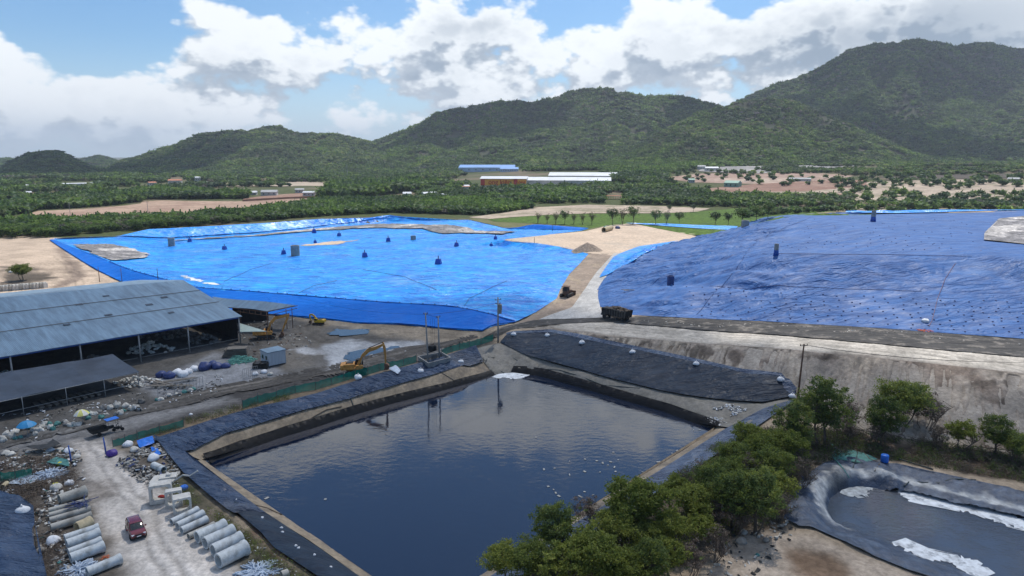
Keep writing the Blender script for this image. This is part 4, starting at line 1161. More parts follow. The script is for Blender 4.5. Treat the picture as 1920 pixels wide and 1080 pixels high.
def make_hill(name, sil, px0, px1, d0, d1, d2, seed, nu=260, nv=70, spur=.22, expo=1.15, mat=None, lift=6.0):
    pxs = np.linspace(px0, px1, nu); v = np.linspace(0, 1.5, int(nv * 1.4))
    PX, V = np.meshgrid(pxs, v)
    ysil = prof(sil, pxs) + lift * 1300 / d1 * .55
    d1a = d1 * (1 + .03 * fbm(pxs / 90, pxs * 0, seed, 2)); d0a = d0 * (1 + .05 * fbm(pxs / 120, pxs * 0 + 4, seed + 2, 2))
    az = (pxs - 960) / 1300
    D = np.where(V <= 1, d0a + (d1a - d0a) * V, d1a + (d2 - d1a) * (V - 1) / .5)
    # points at ground distance D along the azimuth of each column
    b = (540 - ysil) / 1300
    dx, dy, dz = az, CP + b * SP, -SP + b * CP
    zr = CAMH + dz / dy * d1a
    X = D * (dx / dy); Y = D + 0 * X
    zb = zfar(X, Y) - 3
    t = np.clip(V, 0, 1)
    u = pxs / 1300 * d1
    w1 = fbm(X / 420 + 3, Y / 420, seed + 5, 2)
    rv = ridged((u[None, :] + 90 * fbm(X / 260, Y / 260, seed + 6, 2) + 0 * V) / 230, V * .7, seed + 8, 3)
    s = t ** expo * (1 - spur * (1 - rv) * 4 * t * (1 - t) * 1.3 + .10 * w1 * 4 * t * (1 - t))
    s = s * (.55 + .45 * np.sin(t * math.pi / 2))
    s = np.where(V > 1, 1 - ss(V, 1, 1.5) * .9, s)
    z = zb + (np.maximum(zr[None, :], zb) - zb) * s
    z = z + 5 * fbm(X / 45, Y / 45, seed + 9, 3) * ss(t, .05, .3) * (1 - .6 * (t > .93))
    nV, nU = X.shape
    vt = np.column_stack([X.ravel(), Y.ravel(), z.ravel()])
    i = np.arange(nV - 1)[:, None] * nU + np.arange(nU - 1)[None, :]
    F = np.stack([i, i + 1, i + 1 + nU, i + nU], -1).reshape(-1, 4)
    o = np_mesh(name, vt, F, mat or M['hill'], True)
    tag(o, kind='structure')
    return o, X, Y, z


M['hill'] = pm('hill_soil', (.06, .066, .04), .95, .3, .02, .4, .1, world=True, tint=((.13, .11, .085), .012, .5, .68, .5), spec=.1)

S_DARK = [(-200, 330), (0, 325), (20, 306), (40, 297), (60, 288), (80, 284), (105, 284), (122, 291), (140, 303), (165, 313), (200, 326), (240, 331)]
S_FAR = [(-400, 310), (0, 299), (22, 298), (40, 305), (90, 312), (120, 303), (150, 299), (185, 293), (205, 296), (225, 304), (260, 310), (300, 318)]
S_A = [(170, 332), (205, 318), (225, 303), (250, 298), (280, 291), (300, 283), (330, 271), (360, 256), (380, 251), (430, 248), (465, 246), (490, 241), (525, 240), (545, 247), (580, 251), (620, 253), (650, 258), (680, 266), (700, 272), (740, 290), (800, 315)]
S_B = [(560, 310), (640, 285), (690, 268), (715, 261), (760, 245), (800, 228), (820, 214), (860, 205), (900, 202), (930, 194), (960, 192), (1000, 195), (1030, 185), (1070, 171), (1100, 167), (1140, 167), (1180, 175), (1210, 183), (1250, 181), (1290, 185), (1330, 192), (1360, 202), (1420, 232), (1500, 280), (1560, 310)]
S_C = [(1230, 262), (1330, 218), (1380, 191), (1400, 181), (1440, 166), (1500, 145), (1550, 120), (1600, 92), (1640, 84), (1700, 79), (1725, 74), (1750, 78), (1790, 89), (1830, 84), (1850, 82), (1880, 90), (1920, 92), (2000, 90), (2100, 110), (2400, 190)]
S_E = [(1110, 316), (1150, 298), (1180, 285), (1230, 254), (1290, 224), (1340, 204), (1390, 190), (1440, 185), (1480, 190), (1530, 206), (1580, 230), (1640, 256), (1700, 284), (1760, 303), (1820, 316)]
hills = []
hills.append(make_hill('hill', S_FAR, -350, 300, 2300, 2800, 3200, 301, 160, 30) + ((.30, .25, .05), 40))
hills.append(make_hill('hill', S_C, 1230, 2350, 1560, 2500, 3000, 305, 420, 120, .42, .95) + ((.42, .42, .14), 62))
hills.append(make_hill('hill', S_B, 560, 1560, 1480, 2150, 2600, 303, 380, 100, .42, 1.0) + ((.46, .30, .20), 55))
hills.append(make_hill('hill', S_A, 170, 800, 1450, 2000, 2400, 302, 300, 80, .42, 1.0) + ((.30, .30, .40), 50))
hills.append(make_hill('hill', S_DARK, -150, 240, 1400, 1700, 2000, 304, 160, 40, .1, .8) + ((.02, .98, .0), 45))
hills.append(make_hill('hill', S_E, 1110, 1820, 1230, 1560, 1900, 306, 300, 80, .30, 1.0) + ((.46, .14, .36), 38))


# ------------------------------------------------------------------ crowns
def leaf_quads(cx, cy, cz, size, r, up=.3, aspect=.55):
    """one small bent quad per centre"""
    n = len(cx); C = np.column_stack([cx, cy, cz])
    d1 = r.normal(size=(n, 3)); d1[:, 2] *= 1 - up; d1 /= np.linalg.norm(d1, axis=1)[:, None]
    d2 = r.normal(size=(n, 3)); d2[:, 2] *= 1 - up; d2 -= d1 * (d1 * d2).sum(1)[:, None]; d2 /= np.linalg.norm(d2, axis=1)[:, None]
    s = (size * r.uniform(.6, 1.3, n))[:, None]
    a = C - d1 * s - d2 * s * aspect; b = C + d1 * s - d2 * s * aspect * .6; c = C + d1 * s * .9 + d2 * s * aspect; d = C - d1 * s * .8 + d2 * s * aspect
    V = np.stack([a, b, c, d], 1).reshape(-1, 3); F = np.arange(4 * n).reshape(-1, 4)
    return V, F


def crown_mesh(name, mats, R, HC, z0, nclump, per, size, seed, shape='round', core=0.0, mix=(.75, .25), spread=.26, hollow=.35):
    """leaf-clump crown: R radius, HC height, bottom at z0; mats = materials per face share"""
    r = np.random.default_rng(seed)
    d = r.normal(size=(nclump, 3)); d /= np.linalg.norm(d, axis=1)[:, None]
    rad = r.uniform(hollow, 1, nclump) ** .6
    k = d * rad[:, None] * r.uniform(.8, 1.15, nclump)[:, None]
    ax = 1 + .25 * np.sin(3 * np.arctan2(d[:, 1], d[:, 0]) + seed)
    k[:, 0] *= R * ax; k[:, 1] *= R * ax
    if shape == 'cone': k[:, :2] *= (1.15 - .55 * (k[:, 2:3] + 1))
    if shape == 'umbrella': k[:, 2] = np.abs(k[:, 2]) * 1.1 - .4
    k[:, 2] = z0 + HC / 2 + k[:, 2] * HC / 2
    cs = R * spread * r.uniform(.6, 1.35, nclump)
    idx = np.repeat(np.arange(nclump), per)
    off = r.normal(size=(len(idx), 3)) * cs[idx][:, None] * np.array([.62, .62, .42])
    P = k[idx] + off
    V, F = leaf_quads(P[:, 0], P[:, 1], P[:, 2], size, r)
    me = bpy.data.meshes.new(name)
    mi = np.zeros(len(F), np.int32)
    cm = (r.random(nclump) < mix[1]).astype(int) if len(mats) > 1 else np.zeros(nclump, int)
    mi[:] = cm[idx]
    if core:
        m = MB(); m.lump((0, 0, z0 + HC * .5), (R * core, R * core, HC * .5 * core), seed, 8, 5, .25, False)
        n0 = len(V); V = np.vstack([V, np.array(m.v)]); F = np.vstack([F, np.array(m.f) + n0]); mi = np.concatenate([mi, np.zeros(len(m.f), np.int32)])
    me.vertices.add(len(V)); me.vertices.foreach_set('co', V.astype(np.float32).ravel())
    me.loops.add(F.size); me.loops.foreach_set('vertex_index', F.astype(np.int32).ravel())
    me.polygons.add(len(F)); me.polygons.foreach_set('loop_start', np.arange(0, F.size, 4, dtype=np.int32)); me.polygons.foreach_set('loop_total', np.full(len(F), 4, np.int32))
    for mm in mats: me.materials.append(mm)
    me.polygons.foreach_set('material_index', mi); me.update(); me.validate()
    return me, k


def limb_mb(k, z0, seed, tr=.12, nl=10, base=(0, 0), stems=1, wob=.25):
    m = MB(); q = random.Random(seed)
    top = float(k[:, 2].mean())
    for s in range(stems):
        a = q.uniform(0, 6.28); b0 = (base[0] + (.25 * math.cos(a) if stems > 1 else 0), base[1] + (.25 * math.sin(a) if stems > 1 else 0))
        e = (b0[0] + wob * 2 * q.uniform(-1, 1) * (1.5 if stems > 1 else 1), b0[1] + wob * 2 * q.uniform(-1, 1) * (1.5 if stems > 1 else 1))
        pts = [(b0[0], b0[1], -.3)]
        for i in range(1, 5):
            t = i / 4; pts.append((b0[0] + (e[0] - b0[0]) * t + wob * .3 * q.uniform(-1, 1), b0[1] + (e[1] - b0[1]) * t + wob * .3 * q.uniform(-1, 1), top * t))
        m.tube(pts, [tr * (1 - .16 * i) for i in range(5)], 6)
        for i in range(nl):
            c = k[q.randrange(len(k))]; t = q.uniform(.35, .95)
            j = min(3, int(t * 4)); f = t * 4 - j
            p = [pts[j][d] + (pts[j + 1][d] - pts[j][d]) * f for d in range(3)]
            mid = [(p[d] + c[d]) / 2 + wob * .4 * q.uniform(-1, 1) for d in range(3)]
            m.tube([p, mid, tuple(c)], [tr * .42, tr * .28, tr * .12], 4)
    return m


# forest templates: in a collection of their own that is not in the scene
FC = bpy.data.collections.new('forest_crowns')
for i, (mt, R, HC, sh) in enumerate([(('for1', 'for2'), 4.2, 5.5, 'round'), (('for2', 'for1'), 4.6, 5.2, 'round'), (('for3', 'for1'), 4.0, 5.0, 'round'), (('for4', 'for2'), 3.6, 4.2, 'round')]):
    me, k = crown_mesh('forest_crown', [M[a] for a in mt], R, HC, 1.2, 16, 7, 1.05, 400 + i, sh, core=.78, mix=(.8, .2), spread=.30, hollow=.6)
    o = bpy.data.objects.new('crown_%s' % 'abcd'[i], me); FC.objects.link(o)


def scatter(name, P, scl, idx, label, cat):
    me = bpy.data.meshes.new(name); n = len(P)
    me.vertices.add(n); me.vertices.foreach_set('co', np.asarray(P, np.float32).ravel())
    for nm, ty, dat in (('scl', 'FLOAT', scl), ('idx', 'INT', idx), ('rz', 'FLOAT', rng.uniform(0, 6.28, n))):
        a = me.attributes.new(nm, ty, 'POINT'); a.data.foreach_set('value', np.asarray(dat, np.int32 if ty == 'INT' else np.float32))
    o = bpy.data.objects.new(name, me); COL.objects.link(o)
    g = bpy.data.node_groups.get('scatter_crowns')
    if not g:
        g = bpy.data.node_groups.new('scatter_crowns', 'GeometryNodeTree')
        g.interface.new_socket('Geometry', in_out='INPUT', socket_type='NodeSocketGeometry'); g.interface.new_socket('Geometry', in_out='OUTPUT', socket_type='NodeSocketGeometry')
        nn = g.nodes.new; L = g.links.new
        gi = nn('NodeGroupInput'); go = nn('NodeGroupOutput'); ci = nn('GeometryNodeCollectionInfo'); ci.inputs[0].default_value = FC; ci.inputs['Separate Children'].default_value = True; ci.inputs['Reset Children'].default_value = True
        ip = nn('GeometryNodeInstanceOnPoints'); ip.inputs['Pick Instance'].default_value = True
        def at(nm, ty):
            a = nn('GeometryNodeInputNamedAttribute'); a.data_type = ty; a.inputs[0].default_value = nm; return a.outputs[0]
        L(gi.outputs[0], ip.inputs['Points']); L(ci.outputs[0], ip.inputs['Instance']); L(at('idx', 'INT'), ip.inputs['Instance Index'])
        cx = nn('ShaderNodeCombineXYZ'); L(at('rz', 'FLOAT'), cx.inputs[2]); L(cx.outputs[0], ip.inputs['Rotation'])
        L(at('scl', 'FLOAT'), ip.inputs['Scale']); L(ip.outputs[0], go.inputs[0])
    md = o.modifiers.new('scatter', 'NODES'); md.node_group = g
    tag(o, label, cat, kind='stuff')
    return o


hill_labels = ['pale hazy forest on the low far hills at the far left', 'dense green forest over the tallest mountain on the right', 'dense green forest over the long middle hill range',
               'grey-green dry forest over the left hill range', 'dark forest covering the small round hill at the far left', 'bright green forest over the low rounded hill in front of the mountain']
for (o, X, Y, z, mixw, area), lab in zip(hills, hill_labels):
    nV, nU = X.shape
    # area-weighted random points on the visible side and the ridge
    dxu = np.hypot(X[:-1, 1:] - X[:-1, :-1], 0) ; dyv = np.abs(Y[1:, :-1] - Y[:-1, :-1]); A = dxu * np.maximum(dyv, 1)
    vv = np.arange(nV - 1)[:, None] / (nV - 1) * 1.5
    A = A * (vv < 1.10)
    n = int(A.sum() / area); n = min(n, 42000)
    pr = (A / A.sum()).ravel(); k = rng.choice(len(pr), n, p=pr); j, i = np.divmod(k, nU - 1)
    a = rng.random(n); b = rng.random(n)
    def bil(Q): return (Q[j, i] * (1 - a) + Q[j, i + 1] * a) * (1 - b) + (Q[j + 1, i] * (1 - a) + Q[j + 1, i + 1] * a) * b
    x, y, zz = bil(X), bil(Y), bil(z)
    px, _ = proj(x, y, zz); kk = (px > -60) & (px < 1980); x, y, zz = x[kk], y[kk], zz[kk]; n = len(x)
    m = fbm(x / 130, y / 130, 500, 3); base = np.array([mixw[0], mixw[1], mixw[2], max(0, 1 - sum(mixw))])
    q = rng.random(n) + m * .35
    cs = np.cumsum(base); idx = np.searchsorted(cs, np.clip(q, 0, .999)); idx = np.clip(idx, 0, 3)
    gap = fbm(x / 35, y / 35, 501, 3) < .38
    x, y, zz, idx = x[gap], y[gap], zz[gap], idx[gap]; n = len(x)
    sc = rng.uniform(.7, 1.6, n) * (1 + .5 * fbm(x / 60, y / 60, 502, 2)) * math.sqrt(area / 42)
    scatter('hill_forest', np.column_stack([x, y, zz - 1.5]), sc, idx, lab, 'forest')

# ------------------------------------------------------------------ plain: belts of trees
TZ = [  # polygon of tree bases in photo pixels, spacing m, scale, (green, dark, pale, brown)
    ([(-80, 428), (60, 416), (110, 419), (200, 412), (330, 411), (450, 400), (520, 392), (600, 378), (700, 377), (800, 374), (900, 380), (985, 386), (1000, 391), (900, 404), (735, 399), (600, 406), (480, 416), (300, 429), (95, 445), (-80, 449)], 4.6, .80, (.62, .30, .05, .03)),
    ([(600, 374), (618, 358), (700, 352), (745, 350), (800, 356), (700, 368)], 6.0, 1.55, (.55, .45, 0, 0)),
    ([(-80, 422), (40, 402), (78, 393), (180, 388), (262, 379), (268, 374), (460, 373), (462, 366), (300, 360), (100, 376), (-80, 398)], 5.0, 1.05, (.35, .62, .03, 0)),
    ([(-80, 330), (200, 326), (600, 320), (850, 322), (880, 334), (890, 352), (1000, 356), (1120, 345), (1250, 340), (1250, 352), (1130, 362), (900, 368), (820, 362), (740, 350), (600, 356), (470, 350), (300, 356), (100, 372), (-80, 394)], 9.6, 1.1, (.45, .42, .08, .05)),
    ([(975, 322), (1120, 312), (1310, 306), (1330, 314), (1240, 328), (1120, 328), (975, 326)], 7.0, 1.05, (.75, .15, .10, 0)),
    ([(780, 364), (900, 362), (1000, 356), (1130, 350), (1250, 352), (1390, 374), (1240, 386), (1100, 381), (1000, 382), (800, 374)], 7.2, .95, (.40, .45, .1, .05)),
    ([(1130, 336), (1150, 330), (1200, 326), (1250, 330), (1245, 346), (1180, 348)], 6.0, 1.3, (.3, .7, 0, 0)),
    ([(1250, 375), (1400, 369), (1600, 372), (1600, 388), (1400, 389), (1250, 386)], 7.0, .9, (.35, .35, .2, .1)),
    ([(1340, 324), (1500, 312), (1640, 312), (1760, 306), (1980, 300), (1980, 322), (1750, 330), (1500, 331)], 8.5, .85, (.35, .30, .25, .1)),
    ([(1560, 336), (1980, 330), (1980, 396), (1570, 394)], 19.0, .95, (.35, .45, .1, .1)),
    ([(1580, 384), (1980, 384), (1980, 393), (1580, 393)], 8.0, .85, (.35, .45, .1, .1)),
    ([(1250, 318), (1560, 318), (1560, 345), (1260, 360)], 26.0, .8, (.3, .6, .1, 0)),
    ([(1400, 397), (1480, 396), (1580, 391), (1590, 396), (1440, 404), (1390, 412)], 7.0, .75, (.2, .7, .1, 0))]
EXCL = [[(340, 347), (460, 342), (600, 342), (700, 346), (600, 348), (470, 349)], [(0, 368), (60, 363), (180, 361), (250, 362), (180, 365), (70, 372)], [(895, 360), (885, 330), (960, 322), (1125, 320), (1135, 338), (1010, 354)], [(850, 322), (855, 306), (975, 306), (978, 321)], [(108, 356), (112, 340), (178, 340), (182, 356)], [(1350, 358), (1355, 338), (1395, 338), (1398, 358)],
        [(310, 350), (318, 334), (345, 334), (345, 350)], [(480, 372), (500, 356), (620, 350), (620, 372)], [(1130, 382), (1130, 362), (1172, 362), (1172, 382)]]
cand = []
tot = []
for (poly, sp, scl, mixw) in TZ:
    P = np.array([G(a, b)[:2] for a, b in poly])
    x0, y0 = P.min(0); x1, y1 = P.max(0)
    nx, ny = int((x1 - x0) / sp) + 1, int((y1 - y0) / sp) + 1
    X, Y = np.meshgrid(x0 + np.arange(nx) * sp, y0 + np.arange(ny) * sp); X = (X + rng.uniform(-.48, .48, X.shape) * sp).ravel(); Y = (Y + rng.uniform(-.48, .48, Y.shape) * sp).ravel()
    k = in_poly(X, Y, P); X, Y = X[k], Y[k]
    if sp > 8: k = fbm(X / 60, Y / 60, 77, 2) < (.30 if sp > 15 else .12); X, Y = X[k], Y[k]
    Zz = H(X, Y); px, py = proj(X, Y, Zz); k = (px > -40) & (px < 1960)
    for e in EXCL: k &= ~in_poly(px, py, e)
    X, Y, Zz = X[k], Y[k], Zz[k]
    q = rng.random(len(X)) + .3 * fbm(X / 50, Y / 50, 78, 2); idx = np.clip(np.searchsorted(np.cumsum(mixw), np.clip(q, 0, .999)), 0, 3)
    s = scl * rng.uniform(.7, 1.25, len(X)) * (1 + .2 * fbm(X / 30, Y / 30, 79, 2))
    tot.append(np.column_stack([X, Y, Zz, s, idx]))
tot = np.vstack(tot)
rr = np.hypot(tot[:, 0], tot[:, 1]); tot = tot[np.argsort(rr)]
NEAR = 270
print('plain trees', len(tot))
far = tot[NEAR:]
scatter('plain_forest', far[:, :3] - [0, 0, .3], far[:, 3], far[:, 4].astype(int), 'far mixed green woodland and plantation spread across the plain below the hills', 'woodland')
tree_t = []
for i, (mt, R, HC) in enumerate([(('for1', 'for2'), 3.3, 4.6), (('for2', 'for1'), 3.4, 4.8), (('for3', 'for1'), 3.2, 4.4), (('for4', 'for2'), 2.9, 3.8)]):
    me, k = crown_mesh('crown', [M[a] for a in mt], R, HC, 1.2, 34, 16, .42, 430 + i, 'round', core=.55, mix=(.8, .2), spread=.28, hollow=.5)
    tm = limb_mb(k, 0, 440 + i, .16, 6)
    tree_t.append((me, tm, i))
tm_mesh = []
for me, tm, i in tree_t:
    b = bpy.data.meshes.new('trunk'); b.from_pydata(tm.v, [], tm.f); b.materials.append(M['bark']); tm_mesh.append(b)


def put_tree(x, y, z, s, idx, name, lab, group, rz=None, crown=None, trunk=None, cat='tree', sz=None):
    e = empty(name, (x, y, z), rnd.uniform(0, 6.28) if rz is None else rz); e.scale = (s, s, s if sz is None else sz)
    tag(e, lab, cat, group)
    c = bpy.data.objects.new('crown', crown or tree_t[idx][0]); COL.objects.link(c); c.parent = e
    t = bpy.data.objects.new('trunk', trunk or tm_mesh[idx]); COL.objects.link(t); t.parent = e
    return e


kinds = ['mid-green', 'dark green', 'pale green', 'brownish half-bare']
for row in tot[:NEAR]:
    px, _ = proj(row[0], row[1], row[2]); i = int(row[4])
    put_tree(row[0], row[1], row[2] - .1, row[3] * 1.05, i, 'belt_tree', '%s bushy tree in the %s' % (kinds[i], 'tree belt left of the blue cell corner' if px < 740 else 'trees right behind the blue cell'), '%s trees %s' % (kinds[i], 'in the left belt' if px < 740 else 'behind the cell on the right'))

# bare row trees along the green field
me_b, kb = crown_mesh('crown', [M['leaf_b'], M['leaf_d']], 2.6, 5.0, 4.0, 26, 12, .22, 460, 'round', mix=(.6, .4), spread=.3)
tb = limb_mb(kb, 0, 461, .16, 26, stems=2, wob=.8); tbm = bpy.data.meshes.new('trunk'); tbm.from_pydata(tb.v, [], tb.f); tbm.materials.append(M['bark'])
me_l, kl = crown_mesh('crown', [M['for2'], M['for4']], 3.0, 4.6, 4.0, 44, 18, .26, 462, 'round', mix=(.75, .25), spread=.3, hollow=.2)
tl_ = limb_mb(kl, 0, 463, .18, 20, wob=.6); tlm = bpy.data.meshes.new('trunk'); tlm.from_pydata(tl_.v, [], tl_.f); tlm.materials.append(M['bark'])
for (px, py, h, lf) in [(1009, 419, 8, 0), (1026, 420, 7, 0), (1042, 421, 8.5, 0), (1058, 421, 10, 1), (1076, 421, 8, 0), (1092, 421, 8, 0), (1110, 422, 9, 0), (1148, 422, 10, 1), (1167, 421, 9, 0), (1186, 421, 11, 1), (1229, 422, 9, 1), (1250, 421, 8, 0), (1273, 421, 9, 1),
                         (1341, 424, 10, 1), (1364, 424, 9.5, 1), (1390, 424, 9, 1), (1300, 398, 7, 1), (1255, 399, 7, 1), (1417, 416, 8, 1), (1440, 411, 8, 1)]:
    p = G(px, py); s = h / 9.0
    put_tree(p[0], p[1], p[2], s, 0, 'field_tree', ('leafy' if lf else 'thin half-bare') + ' tree in the row between the blue bank and the green field', 'row trees along the green field, ' + ('leafy' if lf else 'half-bare'), crown=me_l if lf else me_b, trunk=tlm if lf else tbm)

# ------------------------------------------------------------------ fields on the plain
def field(name, pts, mat, seed, jag=1.0, dz=.12, step=None):
    P = np.array([G(a, b)[:2] for a, b in pts]); sz = np.ptp(P, axis=0).max()
    o = region(name, P, step or max(3, sz / 90), lambda x, y: H(x, y) + dz + .1 * fbm(x / 12, y / 12, seed, 2), mat, jag=jag, seed=seed); st_obj(o); return o


fm = lambda n, c, **k: pm(n, c, .95, k.pop('var', .15), k.pop('vs', .03), .3, .3, world=True, spec=.1, **k)
F_TAN = fm('tan_field', (.38, .27, .20), tint=((.30, .20, .15), .018, .48, .6, .8), aniso=(1, 3, 1), fine=.25)
F_PINK = fm('bare_pink_field', (.34, .24, .19), tint=((.48, .39, .31), .012, .5, .62, .8), aniso=(.5, 3, 1), fine=.25)
F_RED = fm('reddish_field', (.26, .16, .12), tint=((.36, .26, .2), .02, .5, .65, .6), aniso=(.5, 3, 1), fine=.25)
F_SAND = fm('pale_field', (.41, .335, .26), tint=((.22, .20, .13), .02, .5, .62, .8), aniso=(.6, 2.5, 1), fine=.25)
F_GRN = fm('green_field', (.085, .14, .028), tint=((.055, .085, .03), .06, .5, .7, .7), fine=.6, var=.3, vs=.3)
F_GREY = fm('quarry_floor', (.27, .26, .25), tint=((.45, .43, .40), .02, .5, .62, .8), fine=.2)
field('tan_field', [(20, 414), (72, 396), (180, 391), (264, 383), (270, 378), (300, 376), (450, 378), (540, 372), (602, 371), (597, 380), (517, 391), (450, 398), (383, 404), (333, 410), (200, 411), (110, 418)], F_TAN, 601, 2.5)
field('brown_field', [(455, 372), (540, 364), (600, 360), (600, 371), (540, 373), (460, 378)], F_RED, 602, 1.5, .25)
field('green_field', [(915, 412), (1000, 405), (1105, 401), (1240, 401), (1315, 397), (1382, 391), (1575, 389), (1640, 391), (1640, 402), (1420, 424), (1200, 422), (1050, 421), (930, 416)], F_GRN, 603, 1.5, .15)
field('pale_field', [(880, 408), (960, 398), (1010, 389), (1100, 384), (1240, 387), (1330, 391), (1310, 397), (1240, 400), (1105, 400), (1000, 404), (915, 411)], F_SAND, 604, 2, .2)
field('pale_track', [(1000, 352), (1100, 341), (1130, 341), (1060, 348), (1015, 357), (965, 364), (960, 361)], F_SAND, 605, .6, .25)
field('bare_field', [(1240, 362), (1300, 356), (1420, 345), (1560, 338), (1620, 338), (1630, 350), (1600, 368), (1400, 369), (1300, 372), (1250, 374)], F_RED, 606, 2, .2)
field('pale_track', [(1245, 362), (1400, 360), (1500, 360), (1600, 352), (1700, 343), (1700, 347), (1600, 360), (1500, 364), (1400, 364), (1245, 365)], F_SAND, 607, .8, .35)
field('bare_field', [(1240, 334), (1310, 326), (1500, 322), (1600, 330), (1560, 338), (1420, 345), (1300, 342)], F_PINK, 608, 2, .2)
field('bare_field', [(1570, 345), (1700, 338), (1990, 334), (2050, 398), (1570, 398)], F_SAND, 609, 2, .2)
field('quarry_floor', [(1310, 322), (1330, 312), (1420, 309), (1520, 309), (1600, 304), (1640, 303), (1640, 308), (1540, 322), (1420, 326)], F_GREY, 610, 3, .8)
field('clearing', [(300, 349), (460, 341), (620, 341), (800, 346), (800, 352), (620, 349), (470, 350), (310, 356)], F_SAND, 612, 3, .3)
field('clearing', [(-60, 372), (60, 362), (180, 360), (300, 360), (200, 366), (70, 374), (-60, 384)], F_PINK, 613, 3, .3)
field('dark_strip', [(1640, 333), (1760, 328), (1980, 326), (1980, 334), (1760, 336)], fm('dark_soil', (.10, .085, .07)), 611, 2, .4)

# ------------------------------------------------------------------ near trees
ntt = {}
for key, mats, R, HC, z0, ncl, per, sz, shp, st, mix in [
        ('round', ('leaf', 'leaf_y'), 2.6, 3.6, 2.2, 170, 62, .095, 'round', 2, (.65, .35)), ('wide', ('leaf', 'leaf_d'), 3.0, 3.4, 2.0, 190, 60, .095, 'round', 3, (.75, .25)),
        ('tall', ('leaf_d', 'leaf'), 2.3, 4.8, 1.8, 170, 58, .09, 'round', 3, (.6, .4)), ('yellow', ('leaf_y', 'leaf'), 1.8, 2.4, 1.8, 90, 60, .09, 'round', 2, (.7, .3)),
        ('bare', ('leaf_b', 'leaf_d'), 1.9, 3.0, 1.0, 50, 34, .07, 'round', 5, (.8, .2))]:
    me, k = crown_mesh('crown', [M[a] for a in mats], R, HC, z0, ncl, per, sz, hash(key) % 97 if False else sum(map(ord, key)), shp, mix=mix, spread=.15, hollow=.3)
    tm = limb_mb(k, 0, 480 + len(key), .09 if key != 'bare' else .045, 16 if key != 'bare' else 26, stems=st, wob=.7)
    b = bpy.data.meshes.new('trunk'); b.from_pydata(tm.v, [], tm.f); b.materials.append(M['bark'])
    ntt[key] = (me, b, z0 + HC / 2, HC, R)


def near_tree(px, py, rpx, key, lab, name='shrub_tree', sq=1.0):
    """crown centre at the given pixel with the given pixel radius"""
    me, b, zc, HC, R = ntt[key]
    d = 90.0
    for _ in range(6):
        g = G(px, py + zc * s * 13.5 if _ else py + 60); dep = g[1] * CP + (CAMH - g[2]) * SP; s = rpx / 1300 * dep / R
        # crown centre is zc*s above the ground: move the base until it projects to py
        for __ in range(4):
            cx, cy = proj(g[0], g[1], g[2] + zc * s); g = G(px, proj(*g)[1] + (py - cy))
    e = put_tree(g[0], g[1], g[2], s, 0, name, lab, None, crown=me, trunk=b, sz=s * sq)
    return e


